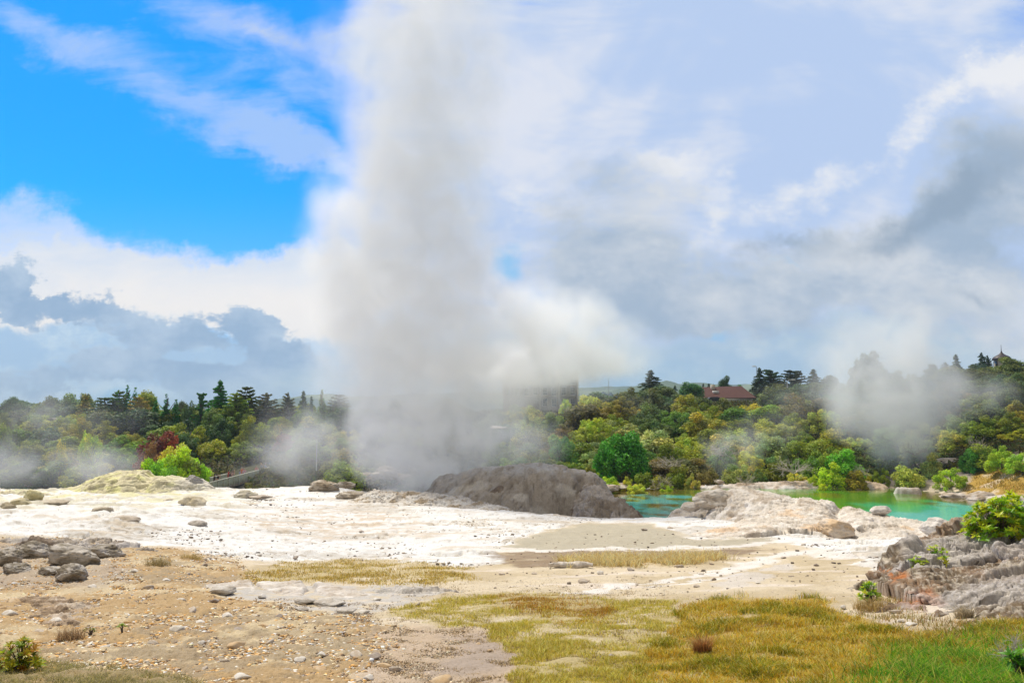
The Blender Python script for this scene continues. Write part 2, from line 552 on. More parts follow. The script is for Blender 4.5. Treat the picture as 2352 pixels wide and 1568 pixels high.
def base_h(X, Y):
    X = np.asarray(X, float); Y = np.asarray(Y, float)
    u = np.clip(X / np.maximum(Y, 8.0), -1.19, 1.19)
    fi = np.interp(Y, DS, np.arange(len(DS)))
    i0 = np.clip(np.floor(fi).astype(int), 0, len(DS) - 2); ft = fi - i0
    fu = (u + 1.2) / 2.4 * 480
    j0 = np.clip(np.floor(fu).astype(int), 0, 479); fv = fu - j0
    a = HG[i0, j0] * (1 - fv) + HG[i0, j0 + 1] * fv
    b = HG[i0 + 1, j0] * (1 - fv) + HG[i0 + 1, j0 + 1] * fv
    return a * (1 - ft) + b * ft


def ground_relief(X, Y):
    h = 0.10 * fbm(X / 5.0, Y / 5.0, 0, 3, 3) * sstep(Y, 8, 25)
    h = h + 0.35 * fbm(X / 16.0, Y / 16.0, 0, 2, 9) * sstep(Y, 90, 120)
    h = h + 0.05 * fbm(X / 1.4, Y / 1.4, 0, 3, 21)
    return h


def H0(X, Y):
    return base_h(X, Y) + ground_relief(X, Y)


# ------------------------------------------------------------------ what the ground is made of (regions read off the photograph, laid on the ground)
WHITE = [(-700, 1110), (0, 1100), (250, 1110), (470, 1095), (720, 1080), (900, 1085), (1010, 1110), (1150, 1140), (1250, 1175), (1450, 1150), (1650, 1140), (1900, 1160),
         (2100, 1200), (2250, 1205), (2300, 1280), (2060, 1322), (1980, 1290), (1890, 1265), (1750, 1230), (1600, 1236), (1480, 1200), (1350, 1200), (1250, 1218),
         (1130, 1262), (1160, 1292), (1050, 1302), (960, 1287), (800, 1284), (640, 1290), (500, 1280), (380, 1252), (260, 1244), (120, 1232), (-700, 1228)]
TANFLAT = [(1250, 1222), (1350, 1203), (1480, 1204), (1600, 1238), (1760, 1232), (1820, 1245), (1500, 1262), (1250, 1262), (1130, 1262)]
GRAVEL = [(-700, 1238), (120, 1240), (260, 1252), (400, 1262), (560, 1300), (590, 1330), (480, 1345), (500, 1370), (640, 1400), (820, 1425), (900, 1440), (870, 1500), (830, 1568), (800, 1800), (-700, 1800)]
DAMP = [(1110, 1272), (1300, 1262), (1500, 1262), (1700, 1250), (1800, 1262), (1700, 1275), (1500, 1290), (1280, 1300), (1190, 1302)]
GREYPATCH = [(470, 1345), (560, 1335), (800, 1345), (980, 1342), (1035, 1358), (960, 1385), (900, 1398), (840, 1418), (700, 1400), (540, 1376)]
GRASS_A = [(560, 1322), (640, 1296), (800, 1288), (960, 1291), (1060, 1305), (1090, 1325), (1000, 1342), (850, 1338), (700, 1336), (600, 1334)]
GRASS_B = [(1270, 1290), (1400, 1278), (1560, 1276), (1660, 1278), (1680, 1286), (1560, 1298), (1300, 1302)]
GRASS_C = [(890, 1412), (1030, 1372), (1200, 1362), (1400, 1368), (1560, 1380), (1540, 1420), (1500, 1470), (1520, 1800), (1220, 1800), (1190, 1500), (1120, 1440), (1000, 1440)]
GRASS_D = [(1560, 1400), (1640, 1378), (1850, 1375), (1960, 1412), (2080, 1455), (2200, 1462), (2352, 1405), (2900, 1400), (2900, 1800), (1340, 1800), (1500, 1500)]
GRASS_GREEN = [(1960, 1580), (2060, 1535), (2160, 1515), (2352, 1500), (2900, 1490), (2900, 1900), (1860, 1900)]
GRASS_E = [(-700, 1500), (60, 1498), (130, 1520), (330, 1545), (420, 1580), (500, 1800), (-700, 1800)]
FARGRASS = [(2210, 1130), (2240, 1085), (2300, 1065), (2600, 1050), (2800, 1150), (2352, 1140), (2270, 1148)]
TRAILS = [([(1130, 1264), (1330, 1262), (1500, 1260), (1700, 1252), (1850, 1236), (1990, 1262)], 5),
          ([(1655, 1312), (1740, 1288), (1850, 1266), (1960, 1280), (2060, 1312), (2040, 1330)], 9),
          ([(1310, 1362), (1480, 1340), (1600, 1322), (1660, 1306)], 4),
          ([(1490, 1352), (1700, 1318)], 3)]
PUDDLES = [(1790, 1303, 34, 7), (1700, 1330, 60, 14), (1540, 1188, 70, 0)]

C_WHITE = np.array((0.76, 0.745, 0.72))
C_CREAM = np.array((0.70, 0.66, 0.50))
C_SULPH = np.array((0.66, 0.62, 0.34))
C_TAN = np.array((0.52, 0.42, 0.27))
C_TANG = np.array((0.45, 0.40, 0.30))
C_PINK = np.array((0.62, 0.52, 0.37))
C_GRAV = np.array((0.46, 0.32, 0.165))
C_GRAVP = np.array((0.62, 0.51, 0.33))
C_DAMP = np.array((0.25, 0.175, 0.11))
C_GREY = np.array((0.52, 0.48, 0.43))
C_STRAW = np.array((0.46, 0.33, 0.12))
C_GOLD = np.array((0.42, 0.29, 0.07))
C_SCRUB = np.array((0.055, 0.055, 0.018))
C_BANK = np.array((0.50, 0.42, 0.33))


def mixc(c, col, m):
    return c + (np.asarray(col) - c) * np.asarray(m)[..., None]


def warp_px(X, Y, A=0.35):
    px, py = project(X, Y, H0(X, Y))
    k = F / np.maximum(Y, 5)
    wx = (fbm(X / 1.6, Y / 1.6, 0, 5, 31, 0.6)) * A * k * 1.2
    wy = (fbm(X / 1.6, Y / 1.6, 0, 5, 41, 0.6)) * A * k * 0.30
    return px + wx, py + wy, k


def region(px, py, poly, soft=8.0, ys=2.2):
    sd = poly_sd(px, py * ys, [(a, b * ys) for a, b in poly])
    return sstep(sd, -soft, soft)


def ground_color(X, Y):
    px, py, k = warp_px(X, Y)
    n1 = fbm(X / 2.5, Y / 2.5, 0, 5, 51)
    n2 = fbm(X / 0.5, Y / 0.5, 0, 4, 61)
    n3 = fbm(X / 7.0, Y / 3.5, 0, 5, 71)
    nst = fbm(X / 5.0 + 0.25 * n1, Y / 0.9, 0, 5, 81)
    c = np.zeros(X.shape + (3,)) + C_PINK
    c = mixc(c, C_TAN, sstep(n1 + 0.6 * n3, -0.25, 0.35))
    c = mixc(c, (0.72, 0.63, 0.54), 0.7 * sstep(nst, 0.28, 0.6))
    w = region(px, py, WHITE)
    wc = np.zeros_like(c) + C_WHITE
    wc = mixc(wc, (0.58, 0.54, 0.48), 0.85 * sstep(n3 + 0.4 * n2, 0.0, 0.5))
    wc = mixc(wc, (0.36, 0.29, 0.21), 0.75 * sstep(ridged(X / 1.2 + n1, Y / 0.5, 0, 4, 83) - 1.05 + 0.4 * n3, 0.25, 0.6))
    wc = mixc(wc, (0.60, 0.51, 0.40), 0.8 * sstep(nst, 0.22, 0.55) * sstep(n1, -0.3, 0.3))
    # sulphur tints on the far terrace
    far = sstep(py, 1195, 1150) * sstep(px, 640, 380) * region(px, py, WHITE, 20)
    wc = mixc(wc, C_CREAM, far * 0.75 * sstep(n1, -0.25, 0.2))
    wc = mixc(wc, (0.50, 0.46, 0.36), far * 0.75 * sstep(n3, 0.1, 0.45))
    wc = mixc(wc, C_SULPH, far * 0.8 * sstep(n1 - n3, 0.25, 0.6) * sstep(py, 1175, 1135))
    # brownish field in the middle of the terrace
    midb = region(px, py, [(560, 1175), (760, 1165), (960, 1190), (980, 1225), (760, 1245), (560, 1215)], 40)
    wc = mixc(wc, (0.60, 0.50, 0.39), midb * 0.8 * sstep(nst + 0.4 * n2, -0.15, 0.4))
    c = c + (wc - c) * w[..., None]
    t = region(px, py, TANFLAT, 10)
    c = mixc(c, C_TANG, t)
    g = region(px, py, GRAVEL, 14)
    gc = np.zeros_like(c) + C_GRAV
    gc = mixc(gc, C_GRAVP, sstep(n1 + 0.5 * n2, 0.0, 0.5) * 0.8)
    gc = mixc(gc, (0.36, 0.28, 0.18), sstep(n3 - 0.5 * n2, 0.15, 0.5) * 0.8)
    gc = mixc(gc, (0.42, 0.35, 0.28), 0.7 * region(px, py, [(-100, 1250), (260, 1250), (300, 1330), (200, 1360), (-100, 1340)], 25))
    c = c + (gc - c) * g[..., None]
    gp = region(px, py, [(1000, 1440), (1190, 1450), (1230, 1540), (1300, 1800), (780, 1800), (880, 1450)], 25)
    c = mixc(c, (0.50, 0.38, 0.27), gp * 0.85)
    c = mixc(c, (0.36, 0.29, 0.24), gp * 0.7 * region(px, py, [(1040, 1465), (1150, 1450), (1200, 1520), (1120, 1560), (1000, 1540)], 30))
    d = region(px, py, DAMP, 8)
    c = mixc(c, C_DAMP, d * 0.85 * sstep(nst, -0.5, 0.1))
    gr = region(px, py, GREYPATCH, 8)
    c = mixc(c, C_GREY, gr * sstep(n2, -0.6, 0.1))
    for pts, wd in TRAILS:
        dd, _ = line_d(px, py * 2.2, [(a, b * 2.2) for a, b in pts])
        c = mixc(c, (0.76, 0.72, 0.67), 0.85 * sstep(dd, wd * 2.2, wd * 0.8))
    for x, y, rx, ry in PUDDLES:
        if ry: c = mixc(c, (0.60, 0.55, 0.50), 0.7 * sstep(np.hypot((px - x) / rx, (py - y) / ry), 1.15, 0.8))
    # soil under the grasses
    for poly, col, a in ((GRASS_A, (0.50, 0.40, 0.20), .7), (GRASS_B, (0.5, 0.38, 0.17), .7), (GRASS_C, (0.44, 0.35, 0.14), .65), (GRASS_D, C_GOLD, .9), (GRASS_E, (0.30, 0.24, 0.12), .8),
                         (GRASS_GREEN, (0.26, 0.24, 0.04), .9)):
        m = region(px, py, poly, 18)
        c = mixc(c, col, m * a * sstep(n1 + n2 * .5, -0.7, 0.0))
    # beyond the terrace: grey flats, banks of the pool, dark litter under the scrub
    back = sstep(Y, 76, 80)
    backc = np.zeros_like(c) + np.array((0.30, 0.27, 0.23))
    c = c + (backc - c) * (back * (px < 1420))[..., None]
    pool = (px > 1350) & (Y > 50)
    bank = pool & (Y > 52)
    c = np.where(bank[..., None], C_BANK * (1 + 0.35 * n3[..., None]), c)
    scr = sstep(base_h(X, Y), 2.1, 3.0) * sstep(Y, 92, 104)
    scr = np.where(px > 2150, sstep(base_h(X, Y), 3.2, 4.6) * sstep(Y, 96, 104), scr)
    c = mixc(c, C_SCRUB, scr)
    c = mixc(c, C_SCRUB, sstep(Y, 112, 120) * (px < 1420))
    fg = region(px, py, FARGRASS, 8) * sstep(Y, 78, 84)
    c = mixc(c, (0.40, 0.26, 0.06), fg)
    c = mixc(c, (0.55, 0.44, 0.30), fg * sstep(n1, 0.15, 0.4))
    c = mixc(c, (0.05, 0.07, 0.02), sstep(Y, 220, 260))
    return np.clip(c, 0.01, 0.86), dict(w=w, g=g, t=t, gr=gr, px=px, py=py, nst=nst, n1=n1)


def build_ground():
    u_in = np.linspace(-0.72, 0.72, 1080)
    u = np.concatenate([np.linspace(-1.19, -0.73, 70), u_in, np.linspace(0.73, 1.19, 70)])
    d = np.concatenate([np.linspace(-24, 7.6, 60), np.exp(np.linspace(math.log(7.8), math.log(84), 600)),
                        np.exp(np.linspace(math.log(84.4), math.log(240), 170)), np.exp(np.linspace(math.log(250), math.log(9000), 50))])
    U, D = np.meshgrid(u, d)
    X = U * np.maximum(D, 8.0); Y = D
    Z = H0(X, Y)
    c, M = ground_color(X, Y)
    near = sstep(Y, 90, 70)
    # layered crust on the white terrace, crumbly gravel in front
    led = ridged(X / 2.2, Y / 1.1, 0, 4, 91)
    brk = plates(X / 1.3 + 0.4 * M['n1'], Y / 0.6, 5, 0.10, 0.9) * sstep(fbm(X / 4.0, Y / 3.0, 0, 3, 93), 0.12, 0.4)
    Z = Z + M['w'] * near * (0.13 * brk + 0.09 * M['nst'] + 0.045 * np.clip(led - 0.9, 0, 1) + 0.015 * fbm(X / 0.35, Y / 0.35, 0, 3, 95))
    lobes = region(M['px'], M['py'], [(-700, 1090), (480, 1100), (560, 1160), (420, 1210), (200, 1225), (-700, 1220)], 30)
    Z = Z + lobes * (0.30 * np.abs(fbm(X / 3.2, Y / 3.2, 0, 3, 97)) + 0.10 * np.abs(fbm(X / 0.9, Y / 0.9, 0, 3, 98)))
    Z = Z + M['g'] * (0.05 * fbm(X / 0.9, Y / 0.9, 0, 3, 103) + 0.030 * ridged(X / 0.30, Y / 0.30, 0, 3, 101) + 0.018 * plates(X / 0.16, Y / 0.16, 7, 0.15, 1.2))
    Z = Z + (1 - M['w']) * (1 - M['g']) * near * (0.016 * fbm(X / 0.25, Y / 0.25, 0, 3, 111) + 0.03 * fbm(X / 1.1, Y / 0.8, 0, 3, 113))
    bankr = (Y > 84) * (M['px'] > 1350) * (Y < 125)
    Z = Z + bankr * (0.18 * fbm(X / 2.0, Y / 2.0, 0, 4, 121) + 0.22 * np.clip(ridged(X / 4.0, Y / 2.5, 0, 3, 123) - 0.8, 0, 1))
    V = np.stack([X, Y, Z], -1).reshape(-1, 3)
    m = mat_ground('earth_and_sinter', 20.0, 0.50, 0.035, 2.3, 0.16, 0.92, speck=0.6)
    o = mesh_from('ground', V, grid_faces(*X.shape), m, col=c.reshape(-1, 3))
    tag(o, 'white sinter terrace running down into tan sand and orange gravel', 'ground', kind='structure')
    return o


build_ground()


def gz(x, y):
    return float(H0(np.array([x]), np.array([y]))[0])


# ------------------------------------------------------------------ the pool
def build_water():
    xs = np.linspace(5, 75, 280); ys = np.linspace(50, 125, 260)
    X, Y = np.meshgrid(xs, ys)
    Z = np.zeros_like(X) + WATER_Z
    px, py = project(X, Y, Z)
    n = fbm(X / 6, Y / 6, 0, 4, 5); n2 = fbm(X / 2.5, Y / 4, 0, 4, 15)
    px = px + n * 60; py = py + n2 * 12
    c = np.zeros(X.shape + (3,)) + np.array((0.13, 0.10, 0.025))
    green = region(px, py, [(1560, 1135), (1700, 1112), (1850, 1118), (2060, 1122), (2120, 1150), (2180, 1165), (2000, 1180), (1800, 1165), (1650, 1155)], 30)
    c = mixc(c, (0.09, 0.30, 0.02), green * 0.85)
    c = mixc(c, (0.20, 0.16, 0.02), 0.7 * sstep(n, 0.05, 0.35) * green)
    c = mixc(c, (0.02, 0.30, 0.05), region(px, py, [(1680, 1110), (1850, 1108), (1880, 1116), (1700, 1124)], 12) * 0.8)
    turq = region(px, py, [(1900, 1176), (2010, 1163), (2100, 1160), (2300, 1150), (2700, 1150), (2700, 1300), (2000, 1300)], 16)
    c = mixc(c, (0.11, 0.55, 0.46), turq)
    gre = region(px, py, [(1940, 1160), (2120, 1150), (2120, 1176), (1960, 1190)], 18)
    c = mixc(c, (0.03, 0.46, 0.12), gre * 0.8)
    lt = region(px, py, [(1420, 1140), (1470, 1147), (1600, 1138), (1640, 1150), (1600, 1190), (1420, 1200)], 12)
    c = mixc(c, (0.12, 0.46, 0.42), lt * sstep(n2, -0.6, 0.0))
    m, t, bs, out = mat_new('pool_water')
    a = t.new('ShaderNodeAttribute', attribute_name='Col')
    t.l.new(a.outputs['Color'], bs.inputs['Base Color'])
    bs.inputs['Roughness'].default_value = 0.06
    bs.inputs['IOR'].default_value = 1.33
    co = t.new('ShaderNodeTexCoord')
    w1 = t.noise(t.mapping(co.outputs['Object'], scale=(1, 2.2, 1)), 2.2, 4, 0.55)
    calm = t.smooth(t.noise(co.outputs['Object'], 0.12, 2), 0.35, 0.65, 0.25, 1.0)
    b = t.new('ShaderNodeBump')
    b.inputs['Strength'].default_value = 0.35; b.inputs['Distance'].default_value = 0.03
    t.l.new(t.math('MULTIPLY', w1, calm), b.inputs['Height']); t.l.new(b.outputs[0], bs.inputs['Normal'])
    o = mesh_from('water', np.stack([X, Y, Z], -1).reshape(-1, 3), grid_faces(*X.shape), m, col=c.reshape(-1, 3))
    tag(o, 'hot pool with green shallows and turquoise deeps', 'water', kind='structure')


build_water()


# ------------------------------------------------------------------ rocks
def hit(px, py, dmin=6.0, dmax=130.0):
    """the place on the ground that shows at a pixel"""
    qx, qz = ray(px, py)
    d = np.linspace(dmin, dmax, 2500)
    z = CZ + qz * d
    g = H0(qx * d, d)
    k = np.argmax(z < g)
    if z[k] >= g[k]: k = len(d) - 1
    return Vector((qx * d[k], d[k], float(g[k])))


M_ROCK = mat_ground('grey_rock', 9.0, 0.6, 0.035, 2.0, 0.40, 0.9)
M_SINTER = mat_ground('sinter_rock', 9.0, 0.5, 0.03, 2.4, 0.28, 0.92)
M_CRUMB = mat_ground('crumbled_rock', 16.0, 0.70, 0.02, 3.0, 0.45, 0.95)
M_FLOW = mat_ground('runoff_stained_rock', 6.0, 0.5, 0.08, 1.2, 0.3, 0.7)


def patch(name, crest, wf, wb, res, amp, mat, colf, lump=0.3, carve=(), seed=0, fpow=1.0, strata=None, sink=0.15, plateau=0.0, fine=0.04, fsc=3.0):
    """a rocky rise along a crest line; wf / wb: widths towards and away from the camera (numbers or lists along the crest)"""
    P = [at(*c) for c in crest]
    n = len(P)
    if n == 1: P = [P[0], P[0] + Vector((0.01, 0, 0))]; n = 2
    zc = np.array([p.z for p in P]); pts = [(p.x, p.y) for p in P]
    WF = np.array(wf if hasattr(wf, '__len__') else [wf] * n, float); WB = np.array(wb if hasattr(wb, '__len__') else [wb] * n, float)
    mx = max(WF.max(), WB.max())
    xs = np.arange(min(p[0] for p in pts) - mx, max(p[0] for p in pts) + mx, res)
    ys = np.arange(min(p[1] for p in pts) - mx, max(p[1] for p in pts) + mx, res * 1.25)
    X, Y = np.meshgrid(xs, ys)
    wx = X + lump * fbm(X / 2.2, Y / 2.2, 0, 3, 200 + seed); wy = Y + lump * fbm(X / 2.2, Y / 2.2, 0, 3, 230 + seed)
    d, t = line_d(wx, wy, pts)
    crest_y = np.interp(t, range(n), [p[1] for p in pts])
    side = sstep(wy - crest_y, -0.6, 0.6)
    w = lerp(np.interp(t, range(n), WF), np.interp(t, range(n), WB), side)
    q = np.clip((d / w - plateau) / (1 - plateau), 0, 1)
    f = (1 - q ** 2.0) ** (1.5) if fpow == 1.0 else (1 - q ** fpow)
    f = np.clip(f, 0, 1)
    g = H0(X, Y)
    Z = lerp(g - sink, np.interp(t, range(n), zc), f)
    for line, dep, cw in carve:
        L = [hit(*c[:2]) if len(c) == 2 else at(*c) for c in line]
        dl, _ = line_d(wx, wy, [(p.x, p.y) for p in L])
        Z = Z - dep * np.exp(-(dl / cw) ** 2) * f ** 0.3
    gy, gx = np.gradient(Z, ys, xs)
    N = np.stack([-gx, -gy, np.ones_like(Z)], -1); N /= np.linalg.norm(N, axis=-1)[..., None]
    rise = sstep(f, 0.0, 0.12)
    if strata:
        ca, sa = math.cos(RAD(strata[0])), math.sin(RAD(strata[0]))
        a = X * ca + Y * sa; b = -X * sa + Y * ca
        s1, s2 = strata[1], strata[2]
    else:
        a, b, s1, s2 = X, Y, 1.1, 0.8
    b = b + Z * 0.8 + 0.25 * s2 * fbm(X / 1.5, Y / 1.5, 0, 3, 270 + seed)
    a = a + 0.2 * s1 * fbm(X / 1.1, Y / 1.1, 0, 3, 271 + seed)
    st = plates(a / s1, b / s2, seed, 0.09, 0.9) + 0.55 * plates(a / s1 * 2.7, b / s2 * 2.4, seed + 31, 0.12, 0.9) + 0.28 * plates(a / s1 * 6.5, b / s2 * 6.1, seed + 57, 0.16, 0.9)
    disp = amp * (0.75 * st + 0.7 * fbm(X / 1.8, Y / 1.8, Z / 1.2, 4, 280 + seed, 0.6))
    disp = disp + fine * fbm(X * fsc, Y * fsc, Z * fsc, 4, 290 + seed, 0.7)
    V = np.stack([X, Y, Z], -1) + N * (disp * rise)[..., None]
    c = colf(X, Y, V[..., 2], f)
    F_ = grid_faces(*X.shape)
    keep = (f > 0.0).ravel()
    F_ = F_[keep[F_].any(1)]
    used = np.unique(F_); re = np.zeros(X.size, int); re[used] = np.arange(len(used))
    o = mesh_from(name, V.reshape(-1, 3)[used], re[F_], mat, col=np.clip(c.reshape(-1, 3)[used], 0.01, 0.85))
    return o


def rock_mesh(name, seed, sub=4, mat=None, base=(0.3, 0.27, 0.24), tint=(0.45, 0.40, 0.33), rough=0.10, planes=14, flat=1.0, cut=(0.62, 1.0), smooth=True):
    import bmesh
    bm = bmesh.new()
    bmesh.ops.create_icosphere(bm, subdivisions=sub, radius=1.0)
    v = np.array([p.co[:] for p in bm.verts]); fc = np.array([[q.index for q in f.verts] for f in bm.faces])
    bm.free()
    r = np.random.default_rng(seed)
    n = r.normal(size=(planes, 3)); n /= np.linalg.norm(n, axis=1)[:, None]
    dd = r.uniform(cut[0], cut[1], planes)
    dot = v @ n.T
    lim = np.where(dot > 0.05, dd / np.maximum(dot, 0.05), 9)
    rad = np.minimum(lim.min(1), 1.05)
    p = v * rad[:, None]
    a = p * 1.6 + seed * 3.1
    nz = rough * fbm(a[:, 0], a[:, 1], a[:, 2], 5, seed) + rough * 0.6 * (ridged(a[:, 0] * 1.2, a[:, 1] * 1.2, a[:, 2] * 2.5, 4, seed + 5) - 1)
    pl = plates(a[:, 0] * 1.1 + a[:, 2] * 0.5, a[:, 1] * 1.1 + a[:, 2] * 1.6, seed & 63, 0.08, 0.8) + 0.5 * plates(a[:, 0] * 2.9 + a[:, 2], a[:, 1] * 2.9 + a[:, 2] * 3.1, seed & 63, 0.12, 0.8)
    p = p + v * (nz * 0.6 + rough * 0.45 * pl)[:, None]
    m = sstep(fbm(a[:, 0] * 0.8, a[:, 1] * 0.8, a[:, 2] * 0.8, 4, seed + 9), -0.3, 0.4)
    c = lerp(np.array(base)[None], np.array(tint)[None], m[:, None])
    return mesh_from(name, p, fc, mat or M_ROCK, col=c, link=False, smooth=smooth)


def rock(px, py, w, h, seed, label, cat='rock', name='boulder', base=(0.3, 0.27, 0.24), tint=(0.45, 0.40, 0.33), dep=None, group=None, sub=4, rz=0.0, mat=None, rough=0.10, depth_ratio=0.8):
    """w, h: size seen in the photograph; py: where its foot meets the ground"""
    p = hit(px, py) if dep is None else (hit(px, py, 62.0) if dep > 68 and py > 1040 and px > 2100 else at(px, py, dep))
    k = p.y / F
    me = rock_mesh(name, seed, sub, mat, base, tint, rough)
    o = obj_of(name, me)
    o.location = (p.x, p.y + w * k * 0.25, p.z + h * k * 0.30)
    o.scale = (w * k / 1.75, w * k * depth_ratio / 1.75, h * k / 1.45)
    o.rotation_euler = (0, 0, rz)
    tag(o, label, cat, group)
    return o


def c_mix(a, b, sc, seed, lo=-0.2, hi=0.3, third=None, sc3=None, lo3=0.15, hi3=0.45):
    def f(X, Y, Z, fr):
        c = np.zeros(X.shape + (3,)) + np.array(a)
        c = mixc(c, b, sstep(fbm(X / sc, Y / sc, Z / sc, 4, seed), lo, hi))
        if third is not None:
            s3 = sc3 or sc * 2
            c = mixc(c, third, sstep(fbm(X / s3, Y / s3, Z / s3, 4, seed + 7), lo3, hi3))
        return c
    return f


# great grey-brown geyser mound
def col_mound(X, Y, Z, f):
    c = np.zeros(X.shape + (3,)) + np.array((0.44, 0.375, 0.30))
    run = fbm(X / 0.7, Y / 3.0, Z / 2.0, 4, 301)
    c = mixc(c, (0.33, 0.275, 0.215), sstep(run, 0.0, 0.45))
    c = mixc(c, (0.58, 0.52, 0.44), sstep(fbm(X / 2.5, Y / 2.5, Z, 4, 303), 0.15, 0.5))
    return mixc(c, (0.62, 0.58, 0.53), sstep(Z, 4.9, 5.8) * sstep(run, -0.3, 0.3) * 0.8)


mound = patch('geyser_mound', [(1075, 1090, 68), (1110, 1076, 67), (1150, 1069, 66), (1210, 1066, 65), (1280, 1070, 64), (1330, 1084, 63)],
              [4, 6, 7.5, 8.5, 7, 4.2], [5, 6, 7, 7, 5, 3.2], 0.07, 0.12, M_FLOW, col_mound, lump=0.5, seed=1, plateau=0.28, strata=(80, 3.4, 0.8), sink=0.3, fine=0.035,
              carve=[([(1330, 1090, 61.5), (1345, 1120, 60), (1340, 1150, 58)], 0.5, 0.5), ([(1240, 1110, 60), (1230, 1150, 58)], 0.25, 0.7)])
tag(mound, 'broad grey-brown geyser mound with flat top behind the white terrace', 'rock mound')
o = patch('sloping_rock', [(1352, 1108, 60.5), (1385, 1124, 59), (1420, 1142, 57.5), (1448, 1168, 56)], [2.6, 3.4, 3.2, 1.8], [2.5, 2.5, 2.5, 1.6], 0.06, 0.22, M_ROCK,
          c_mix((0.36, 0.29, 0.22), (0.55, 0.48, 0.41), 1.6, 311, third=(0.24, 0.18, 0.13)), lump=0.3, seed=2, strata=(-35, 1.8, 0.5), sink=0.3)
tag(o, 'pale-topped rock shoulder sloping from the grey mound to the pool', 'rock')
rock(1142, 1150, 52, 34, 41, 'dark brown knob of rock at the foot of the geyser mound', base=(0.2, 0.15, 0.11), tint=(0.34, 0.27, 0.2), dep=60)

# long pale outcrop in front of the pool
def col_ridge(X, Y, Z, f):
    c = np.zeros(X.shape + (3,)) + np.array((0.64, 0.575, 0.50))
    c = mixc(c, (0.72, 0.67, 0.61), sstep(fbm(X / 1.2, Y / 1.2, Z, 4, 321), -0.1, 0.4))
    c = mixc(c, (0.44, 0.36, 0.28), sstep(fbm(X / 0.8, Y / 0.8, Z * 2, 5, 323), 0.15, 0.5) * 0.8)
    c = mixc(c, (0.66, 0.46, 0.28), sstep(fbm(X / 2.2, Y / 2.2, Z, 4, 325), 0.42, 0.7) * 0.7)
    return c


o = patch('pale_outcrop', [(1572, 1168, 50), (1628, 1148, 49.5), (1668, 1138, 49), (1702, 1124, 48), (1760, 1130, 47), (1830, 1146, 46), (1900, 1158, 44.5), (1965, 1177, 42.5),
                         (2030, 1188, 41), (2095, 1204, 39.5), (2140, 1222, 38)], [1.0, 1.6, 2.2, 3.0, 3.5, 5.0, 8.0, 11.0, 13.5, 13.0, 6.5], [1.2, 1.8, 2.2, 2.8, 3, 3, 3, 3, 3, 3, 2.4],
          0.055, 0.13, M_SINTER, col_ridge, lump=0.35, seed=3, strata=(-38, 3.2, 0.55), sink=0.10, plateau=0.16, fine=0.045, fsc=4,
          carve=[([(1985, 1185, 41), (2015, 1192, 40)], 0.55, 0.22), ([(2085, 1210, 38), (2110, 1222, 37)], 0.6, 0.22), ([(2020, 1232, 36), (2050, 1236, 35.5)], 0.4, 0.2),
                 ([(1900, 1200), (1960, 1260)], 0.35, 0.35), ([(1660, 1145, 47), (1640, 1160, 46)], 0.4, 0.2)])
tag(o, 'long pale cracked sinter outcrop between the terrace and the pool', 'rock outcrop')
rock(2158, 1228, 66, 36, 42, 'rounded pale boulder where the cracked outcrop ends at the pool', base=(0.62, 0.56, 0.5), tint=(0.7, 0.65, 0.6), dep=36.5, mat=M_SINTER, sub=5)
rock(1590, 1171, 52, 18, 43, 'low pale boulder at the tapering end of the outcrop near the turquoise inlet', base=(0.5, 0.42, 0.34), tint=(0.68, 0.62, 0.55), dep=48, mat=M_SINTER)
rock(1645, 1160, 84, 34, 44, 'pale domed boulder with a dark hollow beside the outcrop peak', base=(0.5, 0.42, 0.33), tint=(0.66, 0.6, 0.52), dep=47.5, mat=M_SINTER, sub=5, rough=0.16)
rock(1925, 1232, 84, 36, 45, 'slanting tan slab leaning on the pale outcrop', base=(0.62, 0.45, 0.28), tint=(0.66, 0.55, 0.43), dep=37.5, mat=M_SINTER, rz=-0.7, sub=5)
rock(2030, 1178, 46, 16, 46, 'small pale block on the crest of the outcrop above the green water', base=(0.55, 0.5, 0.44), tint=(0.7, 0.65, 0.6), dep=42, mat=M_SINTER)

# dark crumbling outcrop
def col_dark(X, Y, Z, f):
    px, py = project(X, Y, Z)
    c = np.zeros(X.shape + (3,)) + np.array((0.165, 0.12, 0.075))
    c = mixc(c, (0.38, 0.32, 0.24), sstep(fbm(X / 0.6, Y / 0.6, Z / 0.5, 5, 331), 0.0, 0.4))
    c = mixc(c, (0.17, 0.12, 0.075), sstep(fbm(X / 0.9, Y / 0.9, Z / 0.8, 5, 333), 0.05, 0.40))
    c = mixc(c, (0.29, 0.19, 0.12), sstep(fbm(X / 1.7, Y / 1.7, Z, 4, 335), 0.2, 0.5) * 0.8)
    c = mixc(c, (0.56, 0.50, 0.42), 0.65 * sstep(fbm(X / 0.13, Y / 0.10, Z / 0.1, 3, 338), 0.05, 0.35))
    c = mixc(c, (0.13, 0.095, 0.07), 0.8 * sstep(fbm(X / 0.16, Y / 0.12, Z / 0.1, 3, 339), 0.12, 0.4))
    n = 22 * fbm(X / 0.5, Y / 0.5, Z, 4, 337)
    for cx, cy, rx, ry in ((2112, 1378, 52, 26), (2062, 1318, 26, 14), (2100, 1410, 30, 12)):
        c = mixc(c, (0.44, 0.155, 0.045), 0.85 * sstep(np.hypot((px - cx + n) / rx, (py - cy + n) / ry), 1.2, 0.5))
    return mixc(c, (0.50, 0.47, 0.45), sstep(f, 0.85, 1.0) * 0.6)


